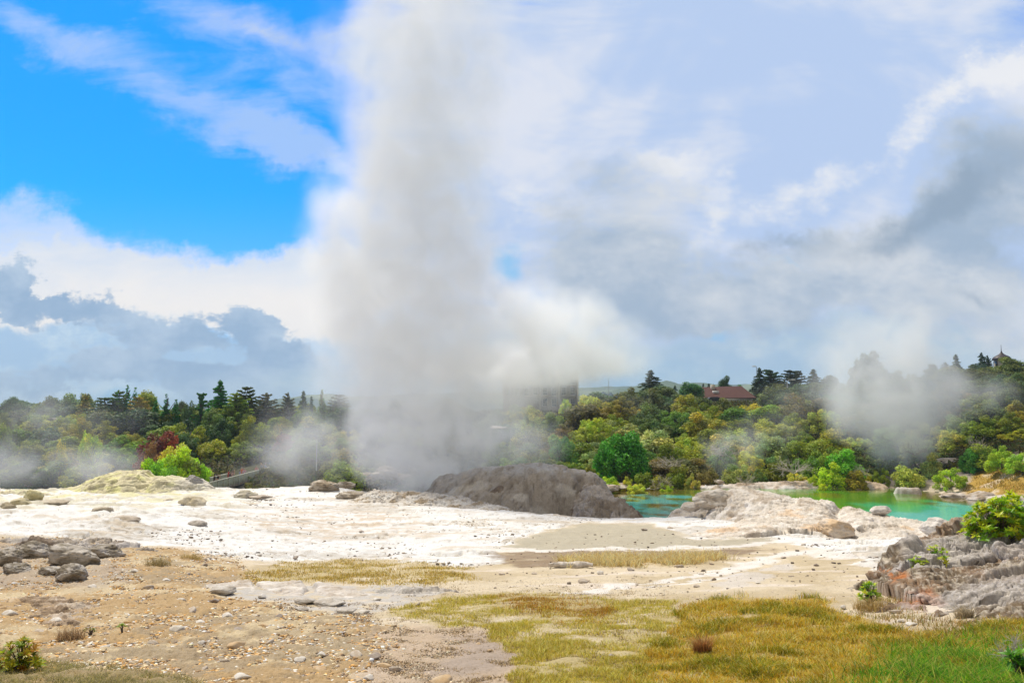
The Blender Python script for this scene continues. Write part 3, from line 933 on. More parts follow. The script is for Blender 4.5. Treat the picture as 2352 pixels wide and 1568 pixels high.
o = patch('dark_outcrop', [(2075, 1326, 19.6), (2105, 1302, 20), (2145, 1274, 20.6), (2205, 1246, 21.4), (2270, 1214, 22.2), (2352, 1180, 23), (2480, 1135, 24), (2700, 1090, 25)],
          [0.8, 2.2, 4.6, 7.4, 9.2, 11, 12, 12], [1.0, 1.2, 1.5, 2, 2, 2, 3, 3], 0.032, 0.30, M_CRUMB, col_dark, lump=0.55, seed=4, sink=0.12, fpow=1.9, fine=0.035, fsc=5, plateau=0.12, strata=(24, 2.6, 0.9),
          carve=[([(2085, 1338, 19), (2120, 1330, 18.9), (2150, 1312, 19)], 0.75, 0.24), ([(2205, 1318, 18.5), (2240, 1296, 19.2), (2285, 1272, 20)], 0.8, 0.22), ([(2150, 1345, 17.8), (2185, 1335, 18)], 0.4, 0.15),
                 ([(2190, 1420, 14.6), (2230, 1400, 15)], 0.3, 0.2), ([(2130, 1300, 19.5), (2135, 1360, 17)], 0.25, 0.15)])
tag(o, 'dark crumbling rock outcrop with rusty patches sloping down to the grass', 'rock outcrop')

o = patch('lower_outcrop', [(2125, 1402, 16.0), (2165, 1396, 15.8), (2220, 1378, 16), (2290, 1362, 16.3), (2352, 1340, 16.8), (2520, 1300, 17.5)], [0.7, 1.6, 2.6, 3.0, 3.0, 3.0], [0.8, 2.4, 4, 4, 4, 4], 0.028, 0.16, M_CRUMB, col_dark,
          lump=0.45, seed=15, sink=0.10, fpow=1.9, fine=0.035, fsc=6, strata=(24, 1.8, 0.6), carve=[([(2180, 1424), (2230, 1404), (2270, 1402)], 0.35, 0.16)])
tag(o, 'lower crumbled apron of rock between the dark outcrop and the grass', 'rock outcrop')

# sulphur-stained hump and its neighbours
def col_sulph(X, Y, Z, f):
    c = np.zeros(X.shape + (3,)) + np.array((0.68, 0.62, 0.42))
    c = mixc(c, (0.74, 0.71, 0.36), sstep(fbm(X / 1.6, Y / 1.6, Z, 4, 341), 0.0, 0.4))
    c = mixc(c, (0.42, 0.36, 0.26), sstep(fbm(X / 1.1, Y / 1.1, Z * 2, 4, 343), 0.22, 0.5) * 0.8)
    return mixc(c, (0.66, 0.62, 0.57), sstep(X, -29.5, -27.5) * 0.8)


o = patch('sulphur_hump', [(150, 1122, 71), (205, 1106, 71), (240, 1088, 70.5), (285, 1076, 70), (325, 1079, 70), (350, 1094, 70), (400, 1096, 70), (440, 1100, 70)],
          [2.0, 3.0, 3.6, 4.2, 4.0, 3.5, 3.5, 2.5], [2, 2.5, 3, 3, 3, 3, 3, 2.5], 0.06, 0.17, M_SINTER, col_sulph, lump=0.6, seed=5, strata=(15, 4.0, 1.5), sink=0.2, fine=0.02)
tag(o, 'yellow-stained sinter hump on the far edge of the white terrace', 'rock mound')
rock(437, 1122, 44, 34, 47, 'grey folded rock where the sulphur hump meets the bridge', base=(0.36, 0.34, 0.33), tint=(0.5, 0.47, 0.45), dep=69.5, sub=5, rough=0.16)
o = patch('boulder_heap', [(0, 1128, 66), (30, 1124, 66), (80, 1133, 65), (140, 1142, 64)], 3.2, 2.0, 0.07, 0.25, M_SINTER,
          c_mix((0.58, 0.52, 0.38), (0.66, 0.64, 0.44), 1.4, 351, third=(0.42, 0.36, 0.28)), lump=0.5, seed=6, strata=(5, 2.5, 0.8))
tag(o, 'low cream swelling of sinter at the far corner of the terrace', 'rock mound')
for i, (x, y, w, h, sd, lb, b, tn) in enumerate([
    (66, 1150, 42, 26, 51, 'olive-yellow boulder resting on the sulphur-stained terrace', (0.45, 0.39, 0.2), (0.58, 0.52, 0.3)),
    (40, 1162, 46, 20, 52, 'flat yellowish boulder in front of the olive-yellow one', (0.46, 0.4, 0.24), (0.6, 0.53, 0.36)),
    (12, 1170, 34, 16, 53, 'small brownish boulder beside the flat yellowish one', (0.4, 0.33, 0.22), (0.52, 0.45, 0.32)),
    (437, 1164, 52, 26, 54, 'smooth cream dome of rock alone on the white terrace', (0.55, 0.47, 0.32), (0.64, 0.56, 0.42)),
    (560, 1144, 46, 18, 55, 'grey-cream lump of rock beyond the smooth cream dome', (0.48, 0.43, 0.32), (0.6, 0.55, 0.45)),
    (595, 1145, 46, 9, 56, 'low broken crust trailing from the grey-cream lump', (0.4, 0.33, 0.26), (0.55, 0.48, 0.4)),
    (232, 1182, 54, 16, 57, 'brown ledge of rock breaking through the white slope', (0.3, 0.24, 0.17), (0.48, 0.41, 0.3)),
    (278, 1204, 60, 18, 58, 'cracked brown slab lower down the white slope', (0.4, 0.33, 0.25), (0.55, 0.47, 0.38)),
    (120, 1160, 66, 14, 59, 'low tan swelling between the yellow boulders and the brown ledge', (0.5, 0.43, 0.33), (0.6, 0.53, 0.42)),
    (395, 1152, 40, 8, 60, 'thin crusty ledge near the smooth cream dome', (0.48, 0.4, 0.3), (0.6, 0.53, 0.42)),
    (450, 1208, 36, 12, 61, 'small grey hollowed crust in the middle of the white slope', (0.45, 0.4, 0.34), (0.58, 0.52, 0.46)),
]):
    rock(x, y, w, h, sd, lb, base=b, tint=tn, mat=M_SINTER, rough=0.14)

# dark cluster beside the column of steam
DK, DT = (0.34, 0.27, 0.19), (0.58, 0.51, 0.42)
for x, y, w, h, sd, lb, dp in [
    (738, 1128, 62, 24, 71, 'dark-flanked boulder at the near end of the rock cluster by the steam', None),
    (790, 1122, 46, 17, 72, 'low brown boulder next to the dark-flanked one', None),
    (836, 1117, 64, 30, 73, 'brown hollowed boulder in the middle of the rock cluster', None),
    (884, 1116, 72, 44, 74, 'tallest craggy boulder of the cluster by the column of steam', None),
    (922, 1116, 44, 32, 75, 'cream-brown boulder against the tallest craggy one', None),
    (975, 1121, 66, 22, 76, 'pale overhanging slab where the rock cluster ends toward the mound', None),
    (806, 1145, 60, 18, 77, 'tan crusted boulder lying below the rock cluster', None),
    (1052, 1146, 50, 16, 78, 'small dark crag on the rim between the cluster and the mound', None),
    (1100, 1156, 56, 14, 79, 'broken rim stone at the terrace edge above the mound foot', None)]:
    rock(x, y, w, h, sd, lb, base=DK, tint=DT, dep=dp, sub=5, rough=0.20, group=None)
o = patch('crust_rim', [(880, 1134), (960, 1136), (1040, 1142), (1100, 1154), (1150, 1166)][0:0] or [(870, 1128, 61), (950, 1130, 60.5), (1030, 1139, 60), (1090, 1150, 58), (1140, 1162, 56)],
          [2.6, 3.0, 3, 2.5, 2.0], [1.2] * 5, 0.05, 0.16, M_CRUMB, c_mix((0.66, 0.61, 0.55), (0.40, 0.32, 0.23), 0.9, 361, 0.0, 0.35, third=(0.72, 0.69, 0.65), sc3=1.4), lump=0.4, seed=7,
          strata=(5, 1.6, 0.4), sink=0.05, fine=0.06, fsc=5)
tag(o, 'broken crusty rim of the terrace above the geyser mound', 'rock ledge')
o = patch('cracked_crust', [(1030, 1205, 46), (1100, 1200, 46), (1170, 1203, 45.5), (1195, 1222, 42)], [2.0, 3.0, 2.5, 2.0], [1.5] * 4, 0.045, 0.13, M_CRUMB,
          c_mix((0.60, 0.55, 0.48), (0.33, 0.27, 0.20), 0.5, 371, 0.05, 0.35, third=(0.68, 0.64, 0.59), sc3=1.2), lump=0.5, seed=8, strata=(-8, 1.1, 0.28), sink=0.06, fine=0.06, fsc=5)
tag(o, 'jumbled plates of cracked crust in the middle of the white terrace', 'rock ledge')

# grey boulders on the gravel
GB, GT = (0.26, 0.22, 0.165), (0.52, 0.47, 0.41)
o = patch('grey_ledge', [(-60, 1250, 31), (20, 1250, 31), (90, 1246, 31), (200, 1242, 31.5), (245, 1252, 31)], [3.2, 3.6, 3.8, 3.2, 1.8], [2.0] * 5, 0.045, 0.26, M_ROCK,
          c_mix((0.34, 0.29, 0.24), (0.50, 0.46, 0.43), 1.0, 381, third=(0.22, 0.17, 0.13)), lump=0.4, seed=9, strata=(12, 1.6, 0.5), sink=0.1,
          carve=[([(90, 1285, 29.5), (60, 1300, 28.6)], 0.35, 0.25), ([(185, 1275, 30), (195, 1300, 28.5)], 0.3, 0.2)])
tag(o, 'grey weathered rock ledge between the gravel and the white slope', 'rock ledge')
for x, y, w, h, sd, lb in [
    (152, 1300, 112, 50, 81, 'big dark grey boulder with rough face on the gravel edge'),
    (222, 1284, 92, 36, 82, 'pale-topped dark boulder just beyond the big grey one'),
    (66, 1282, 72, 34, 83, 'grey block wedged under the rock ledge'),
    (6, 1300, 66, 36, 84, 'rounded grey boulder at the outer end of the rock ledge'),
    (150, 1336, 66, 36, 85, 'separate pointed grey boulder on the gravel below the big one'),
    (30, 1318, 60, 26, 86, 'flat brown-grey rock in the hollow below the ledge'),
    (110, 1322, 50, 18, 87, 'low brown rock between the pointed boulder and the ledge')]:
    rock(x, y, w, h, sd, lb, base=GB, tint=GT, sub=5, rough=0.16)
o = patch('earth_ledge', [(70, 1376, 18.6), (120, 1374, 18.6), (150, 1386, 18), (158, 1420, 16)], [0.9, 1.2, 1.0, 0.5], [0.8] * 4, 0.025, 0.09, M_CRUMB,
          c_mix((0.25, 0.18, 0.12), (0.42, 0.32, 0.23), 0.4, 391, third=(0.5, 0.42, 0.34)), lump=0.3, seed=10, strata=(8, 0.8, 0.2), sink=0.05, fine=0.03, fsc=8)
tag(o, 'brown undercut ledge of earth and rock standing in the gravel', 'rock ledge')

# pale slabs on the gravel
def col_slab(X, Y, Z, f):
    c = np.zeros(X.shape + (3,)) + np.array((0.56, 0.50, 0.435))
    c = mixc(c, (0.66, 0.61, 0.55), sstep(fbm(X / 0.7, Y / 0.7, Z, 4, 401), 0, 0.4))
    return mixc(c, (0.42, 0.34, 0.26), sstep(fbm(X / 0.5, Y / 0.5, Z, 4, 403), 0.25, 0.5) * 0.7)


o = patch('cracked_slab', [(500, 1348, 22), (560, 1340, 22.3), (640, 1340, 22.2), (710, 1343, 22), (770, 1358, 21), (800, 1374, 20.2)], [1.0, 1.7, 2.0, 2.2, 1.8, 1.0], [0.9] * 6, 0.03, 0.035, M_SINTER,
          col_slab, lump=0.25, seed=11, sink=0.04, plateau=0.35, fine=0.012, fsc=4,
          carve=[([(585, 1340), (600, 1365), (590, 1395)], 0.20, 0.06), ([(700, 1345), (712, 1368), (770, 1378)], 0.30, 0.09), ([(610, 1372), (660, 1376), (712, 1368)], 0.16, 0.05),
                 ([(500, 1352), (545, 1360), (590, 1362)], 0.13, 0.05), ([(640, 1342), (690, 1350)], 0.14, 0.05)])
tag(o, 'pale cracked slab of sinter lying level in the orange gravel', 'rock slab')
o = patch('rubble_mound', [(880, 1352, 21.5), (930, 1350, 21.6), (990, 1356, 21.2)], [1.3, 1.3, 0.8], [0.8] * 3, 0.03, 0.10, M_CRUMB,
          c_mix((0.42, 0.39, 0.355), (0.56, 0.52, 0.48), 0.5, 411, third=(0.27, 0.23, 0.2)), lump=0.3, seed=12, sink=0.04, fine=0.04, fsc=8)
tag(o, 'low grey mound of crumbled rock beside the pale slab', 'rubble mound')
for x, y, w, h, sd, lb in [
    (700, 1386, 44, 12, 91, 'flat pale slab fragment on the gravel below the crack'), (505, 1366, 60, 18, 92, 'grey-edged plate at the outer end of the pale slab'),
    (755, 1392, 70, 14, 93, 'pale plate tilted off the corner of the cracked slab'), (790, 1410, 50, 12, 94, 'buff block below the corner of the cracked slab'),
    (690, 1402, 30, 8, 95, 'small buff stone under the flat slab fragment')]:
    rock(x, y, w, h, sd, lb, base=(0.5, 0.44, 0.37), tint=(0.64, 0.59, 0.52), mat=M_SINTER, rough=0.08, name='stone_slab')

# banks on the far side of the pool
for x, y, w, h, sd, lb, dp in [
    (2205, 1152, 70, 22, 101, 'white-footed rock where the bank curves round the pool', 73), (2262, 1154, 60, 24, 102, 'pale grey rock under the dry grassy bank', 72),
    (2320, 1162, 70, 30, 103, 'whitish rock below the grassy bank beside the leafy shrub', 70), (2366, 1168, 70, 28, 104, 'whitish rock half hidden behind the leafy shrub', 69),
    (2140, 1076, 70, 14, 105, 'brown slab at the water edge under the far bushes', 98), (2200, 1068, 80, 16, 106, 'brown shelving rock at the foot of the hillside', 98),
    (1395, 1128, 60, 14, 107, 'brown flat rock behind the sloping shoulder of the mound', 92), (1432, 1122, 44, 12, 108, 'pale log-like rock at the foot of the green bushes', 95),
    (1625, 1116, 40, 10, 109, 'grey block under the far bushes at the pool corner', 101), (1648, 1112, 34, 12, 110, 'brown undercut block beside the dead grey bush', 101)]:
    rock(x, y, w, h, sd, lb, base=(0.38, 0.3, 0.22), tint=(0.58, 0.52, 0.46), dep=dp, mat=M_SINTER, rough=0.15)
o = patch('sandbar', [(1600, 1114, 99), (1700, 1110, 99), (1780, 1105, 99.5), (1880, 1102, 100), (1990, 1104, 99), (2010, 1108, 98)], [1.5, 2.5, 4, 4.5, 4, 2], [3] * 6, 0.12, 0.12, M_SINTER,
          c_mix((0.60, 0.53, 0.46), (0.46, 0.36, 0.27), 1.6, 421, third=(0.68, 0.64, 0.6)), lump=0.8, seed=13, strata=(3, 3.0, 0.8), sink=0.3)
tag(o, 'pale shelf of sinter along the far side of the pool', 'rock ledge')
o = patch('islet', [(2065, 1119, 92), (2105, 1119, 92)], 1.0, 1.0, 0.1, 0.05, M_SINTER, c_mix((0.62, 0.57, 0.51), (0.5, 0.42, 0.34), 1.0, 431), lump=0.3, seed=14, sink=0.3)
tag(o, 'tiny pale islet of sinter in the shallow end of the pool', 'islet')


# ------------------------------------------------------------------ vegetation
def mat_leaf(name, trans=0.25, use_obj=True, rough=0.55, spec=0.25):
    m, t, bs, out = mat_new(name)
    a = t.new('ShaderNodeAttribute', attribute_name='Col')
    if use_obj:
        oi = t.new('ShaderNodeObjectInfo')
        c = t.mix(1.0, oi.outputs['Color'], a.outputs['Color'], 'MULTIPLY')
    else:
        c = a.outputs['Color']
    t.l.new(c, bs.inputs['Base Color'])
    bs.inputs['Roughness'].default_value = rough
    bs.inputs['Specular IOR Level'].default_value = spec
    tr = t.new('ShaderNodeBsdfTranslucent')
    t.l.new(c, tr.inputs[0])
    mx = t.new('ShaderNodeMixShader'); mx.inputs[0].default_value = trans
    t.l.new(bs.outputs[0], mx.inputs[1]); t.l.new(tr.outputs[0], mx.inputs[2]); t.l.new(mx.outputs[0], out.inputs[0])
    return m


M_LEAF = mat_leaf('foliage', 0.38)
M_BIGLEAF = mat_leaf('glossy_leaf', 0.45, False, 0.4, 0.4)
M_BLADE = mat_leaf('grass_blade', 0.4, False, 0.7, 0.15)
M_BARK = mat_plain('bark', (0.11, 0.085, 0.065), 0.9, 0.2, 6)
M_DEADWOOD = mat_plain('bleached_wood', (0.48, 0.43, 0.37), 0.9, 0.2, 6)


def leaf_quads(C, N, size, r, aspect=1.6):
    """rhombic leaves at centres C with normals about N"""
    n = len(C)
    N = N / (np.linalg.norm(N, axis=1)[:, None] + 1e-9)
    a = np.cross(N, r.normal(size=(n, 3))); a /= np.linalg.norm(a, axis=1)[:, None] + 1e-9
    b = np.cross(N, a)
    s = np.asarray(size).reshape(-1, 1) * np.ones((n, 1))
    V = np.stack([C - a * s * 0.5 * aspect, C + b * s * 0.45 - N * s * .1, C + a * s * 0.5 * aspect, C - b * s * 0.45 - N * s * .1], 1).reshape(-1, 3)
    return V, np.arange(4 * n).reshape(n, 4)


def crown_mesh(name, clumps, nleaf, size, seed, flat=1.0, tone=(0.6, 1.45), outward=0.8):
    r = np.random.default_rng(seed)
    clumps = np.array(clumps)
    w = clumps[:, 3] ** 2; w = w / w.sum()
    k = r.choice(len(clumps), nleaf, p=w)
    d = r.normal(size=(nleaf, 3)); d /= np.linalg.norm(d, axis=1)[:, None]
    rad = clumps[k, 3] * (0.55 + 0.5 * r.random(nleaf))
    C = clumps[k, :3] + d * rad[:, None] * np.array([1, 1, flat])
    N = d * outward + r.normal(size=(nleaf, 3)) * 0.55 + np.array([0, 0, 0.35])
    V, Fc = leaf_quads(C, N, size * r.uniform(0.6, 1.3, nleaf), r)
    ct = r.uniform(0.75, 1.25, len(clumps))
    hue = r.normal(0, 0.10, len(clumps))
    tn = ct[k] * r.uniform(tone[0], tone[1], nleaf)
    hk = hue[k] + r.normal(0, 0.06, nleaf)
    col = np.stack([tn * (1 + hk), tn, tn * (1 - hk)], 1)
    return mesh_from(name, V, Fc, M_LEAF, col=np.repeat(col, 4, 0), link=False, smooth=False)


def tube(pts, rads, k=6):
    pts = np.array([tuple(p) for p in pts], float); n = len(pts)
    V, Fc = [], []
    for i in range(n):
        t = pts[min(i + 1, n - 1)] - pts[max(i - 1, 0)]
        t /= np.linalg.norm(t) + 1e-9
        a = np.cross(t, [0.31, 0.93, 0.2]); a /= np.linalg.norm(a) + 1e-9
        b = np.cross(t, a)
        for j in range(k):
            th = 2 * math.pi * j / k
            V.append(pts[i] + rads[i] * (math.cos(th) * a + math.sin(th) * b))
    for i in range(n - 1):
        for j in range(k):
            Fc.append((i * k + j, i * k + (j + 1) % k, (i + 1) * k + (j + 1) % k, (i + 1) * k + j))
    return np.array(V), np.array(Fc)


def merge(parts):
    V, Fc, o = [], [], 0
    for v, f in parts:
        V.append(v); Fc.append(np.asarray(f) + o); o += len(v)
    return np.concatenate(V), np.concatenate(Fc)


def wood_mesh(name, clumps, seed, top=0.8, r0=0.028, nl=10, mat=None, lean=0.03, start=0.25):
    r = np.random.default_rng(seed)
    parts = []
    spine = [np.array([lean * math.sin(i * 1.3 + seed), lean * math.cos(i * 1.7 + seed), top * i / 5.0]) for i in range(6)]
    spine[0][2] = -0.12
    parts.append(tube(spine, [r0 * (1 - 0.14 * i) for i in range(6)], 7))
    for q in r.permutation(len(clumps))[:nl]:
        e = np.array(clumps[q][:3]); z0 = min(max(e[2] * 0.55, start * top), top * 0.9)
        i = min(int(z0 / top * 5), 4); f = z0 / top * 5 - i
        s = spine[i] * (1 - f) + spine[i + 1] * f
        m = (s + e) / 2 + np.array([0, 0, -0.03])
        parts.append(tube([s, m, e], [r0 * 0.5, r0 * 0.32, r0 * 0.1], 5))
    V, Fc = merge(parts)
    return mesh_from(name, V, Fc, mat or M_BARK, link=False)


LOWZ = 0.12


def clump_dome(seed, n=34, base=0.12, rx=0.5, top=1.0, rmin=0.10, rmax=0.19):
    r = np.random.default_rng(seed); out = []
    lump = r.uniform(0.75, 1.1, 7)
    for i in range(n):
        th = r.uniform(0, 2 * math.pi); ph = math.acos(r.uniform(-0.15, 1))
        rr = r.uniform(0.55, 0.95) * lump[int(th / 2 / math.pi * 7) % 7]
        cr = r.uniform(rmin, rmax)
        x = (rx - cr * 0.6) * rr * math.sin(ph) * math.cos(th); y = (rx - cr * 0.6) * rr * math.sin(ph) * math.sin(th)
        z = base + (top - base) * (LOWZ + (0.93 - LOWZ) * rr * math.cos(ph))
        out.append((x, y, min(z, top - cr * 0.8), cr))
    return out


def clump_conifer(seed, base=0.12, R=0.26, levels=13, droop=0.08, pw=0.85):
    r = np.random.default_rng(seed); out = []
    for i in range(levels):
        z = base + (1 - base) * (i / levels) ** 0.92
        rr = R * (1 - i / levels) ** pw
        nb = max(3, int(9 * rr / R))
        for j in range(nb):
            th = 2 * math.pi * (j + r.random()) / nb
            L = rr * r.uniform(0.65, 1.12)
            for f in (0.35, 0.7, 1.0):
                out.append((L * f * math.cos(th), L * f * math.sin(th), z - droop * f * rr / R + r.uniform(-.012, .012), 0.05 * (1.15 - 0.45 * f) * (0.5 + rr / R * 0.7)))
    out.append((0, 0, 0.97, 0.022)); out.append((0, 0, 0.99, 0.012))
    return out


def clump_cedar(seed, base=0.3, R=0.5, tiers=6):
    r = np.random.default_rng(seed); out = []
    for i in range(tiers):
        z = base + (0.95 - base) * i / (tiers - 1)
        rr = R * (1.0 - 0.45 * i / tiers) * r.uniform(0.7, 1.1)
        for j in range(5):
            th = r.uniform(0, 2 * math.pi); L = rr * r.uniform(0.6, 1.1)
            for f in np.linspace(0.25, 1, 5):
                out.append((L * f * math.cos(th), L * f * math.sin(th), z + 0.05 * f + r.uniform(-.01, .01), 0.055 * (1.25 - 0.6 * f)))
    return out


def clump_cypress(seed, spires=3, R=0.11):
    r = np.random.default_rng(seed); out = []
    for s in range(spires):
        ox, oy = (0, 0) if spires == 1 else ((s - (spires - 1) / 2) * 0.13 + r.uniform(-.02, .02), r.uniform(-.06, .06))
        h = 1.0 if s == spires // 2 else r.uniform(0.82, 0.97)
        for i in range(26):
            t = i / 25.0
            rr = R * (1 - t) ** 0.75 * min(1, 0.4 + t * 4)
            for j in range(3):
                th = r.uniform(0, 2 * math.pi)
                out.append((ox + rr * 0.6 * math.cos(th), oy + rr * 0.6 * math.sin(th), 0.04 + t * h * 0.95, max(rr * 0.55, 0.012)))
    return out


def clump_open(seed, n=26):
    """taller round-headed tree, trunk showing"""
    r = np.random.default_rng(seed)
    return [(x * 0.9, y * 0.9, 0.42 + 0.55 * z, c * 0.9) for x, y, z, c in clump_dome(seed, n, 0.0, 0.40, 1.0, 0.10, 0.17)]


FB = 2.6          # multiplier that brightens every tree and bush crown colour
PROTO = {}


def proto(kind, fn, n, leaves, size, **kw):
    out = []
    for i in range(n):
        cl = fn(i * 13 + len(PROTO) * 101 + 5)
        cm = crown_mesh('crown', cl, leaves, size, i + 31 * len(PROTO), kw.get('flat', 1.0), outward=kw.get('outward', 0.8))
        wm = wood_mesh('trunk', cl, i + 7, kw.get('top', 0.8), kw.get('r0', 0.03), kw.get('limbs', 10))
        out.append((cm, wm))
    PROTO[kind] = out


proto('bush', lambda s: clump_dome(s, 40, 0.05, 0.56, 1.0, 0.10, 0.20), 5, 7000, 0.038, top=0.6)
proto('scrub', lambda s: clump_dome(s, 60, 0.05, 0.60, 1.0, 0.06, 0.13), 5, 9000, 0.028, top=0.6)
proto('round', lambda s: clump_open(s, 40), 4, 7000, 0.032, top=0.75, r0=0.035)
proto('broad', lambda s: clump_dome(s, 60, 0.10, 0.52, 1.0, 0.08, 0.16), 3, 9000, 0.034, top=0.7, r0=0.035)
proto('conifer', lambda s: clump_conifer(s, 0.08, 0.30, 17, 0.06, 0.8), 3, 11000, 0.026, flat=0.55, top=0.97, r0=0.022, limbs=16, outward=0.5)
proto('narrow', lambda s: clump_conifer(s, 0.05, 0.17, 16, 0.05, 0.7), 2, 5200, 0.024, flat=0.6, top=0.97, r0=0.02, outward=0.5)
proto('spiky', lambda s: clump_conifer(s, 0.1, 0.34, 11, -0.10, 0.5), 3, 9000, 0.028, flat=0.5, top=0.95, r0=0.025, limbs=22, outward=0.4)
proto('cedar', lambda s: clump_cedar(s, 0.25, 0.5, 9), 3, 9000, 0.032, flat=0.5, top=0.9, r0=0.03, limbs=24, outward=0.4)
proto('cypress', lambda s: clump_cypress(s, 3), 2, 4800, 0.026, flat=1.5, top=0.9, r0=0.02)
proto('spire', lambda s: clump_cypress(s, 1, 0.13), 1, 3000, 0.026, flat=1.5, top=0.9, r0=0.02)


# a leafless grey bush
def dead_mesh(seed, n=34, r0=0.016):
    r = np.random.default_rng(seed); parts = []
    def grow(p, d, L, rad, lev):
        q = [p]; dd = d.copy()
        for i in range(3):
            dd = dd + r.normal(0, 0.22, 3); dd /= np.linalg.norm(dd)
            q.append(q[-1] + dd * L / 3)
        parts.append(tube(q, [rad, rad * .85, rad * .7, rad * .5], 4))
        if lev > 0:
            for _ in range(3):
                e = dd + r.normal(0, 0.55, 3) + np.array([0, 0, 0.12]); e /= np.linalg.norm(e)
                grow(q[r.integers(1, 4)], e, L * 0.68, rad * 0.6, lev - 1)
    for i in range(9):
        th = r.uniform(0, 6.28); e = np.array([math.cos(th) * .7, math.sin(th) * .7, r.uniform(.35, 1.0)]); e /= np.linalg.norm(e)
        grow(np.array([0, 0, -0.05]), e, 0.42, r0, 3)
    V, Fc = merge(parts)
    return mesh_from('branch', V, Fc, M_DEADWOOD, link=False)


DEAD = [dead_mesh(3), dead_mesh(9), dead_mesh(14)]

_cnt = {}


def plant(px, top, w, d, kind, col, label, cat, name, group=None, var=0.0, hmin=0.0, base_drop=0.0, rz=None, base_py=None):
    """a tree or bush: px, top: where its middle and top show; w: width seen; d: how far off it stands"""
    qx, qz = ray(px, top)
    x = qx * d; zt = CZ + qz * d
    g = gz(x, d) - 0.1 if base_py is None else max(gz(x, d), CZ + ray(px, base_py)[1] * d) - 0.1
    if kind in ('conifer', 'spiky', 'narrow', 'cypress', 'spire'): w = w * 1.35
    wm = w * d / F
    h = max(zt - g, hmin, 0.4)
    if name in ('leafy_shrub', 'bank_shrub') and h > 1.2 * wm and px > 1340:      # low growth sits on the bank behind
        b = hit(px, top + w * 0.95, max(84.0, d - 12))
        d = b.y; x = qx * d; zt = CZ + qz * d; g = b.z - 0.1; h = max(zt - g, 0.5); wm = w * d / F
    i = _cnt.get(kind, 0); _cnt[kind] = i + 1
    pr = PROTO[kind][i % len(PROTO[kind])]
    root = empty(name, (x, d, zt - h - base_drop))
    tag(root, label, cat, group)
    dia = {'bush': 1.12, 'scrub': 1.2, 'round': 0.78, 'broad': 1.06, 'conifer': 0.56, 'narrow': 0.37, 'spiky': 0.64, 'cedar': 1.05, 'cypress': 0.48, 'spire': 0.26}[kind]
    root.scale = (wm / dia, wm / dia, h / 0.985)
    root.rotation_euler = (0, 0, random.uniform(0, 6.28) if rz is None else rz)
    c = obj_of('crown' if cat == 'tree' else 'foliage', pr[0], root)
    v = 1 + random.uniform(-var, var); v2 = 1 + random.uniform(-var, var) * 0.6
    c.color = (min(col[0] * v * v2 * FB, .7), min(col[1] * v * FB, .7), min(col[2] * v * FB, .7), 1)
    obj_of('trunk' if cat == 'tree' else 'stem', pr[1], root)
    return root


OL, OB, GN, DG, YG, LG, GG, BR, RD = ((0.105, 0.135, 0.008), (0.125, 0.125, 0.012), (0.055, 0.11, 0.009), (0.03, 0.062, 0.014), (0.19, 0.26, 0.012), (0.14, 0.22, 0.015), (0.17, 0.20, 0.06), (0.10, 0.085, 0.022), (0.10, 0.028, 0.018))
BG = (0.038, 0.14, 0.010)
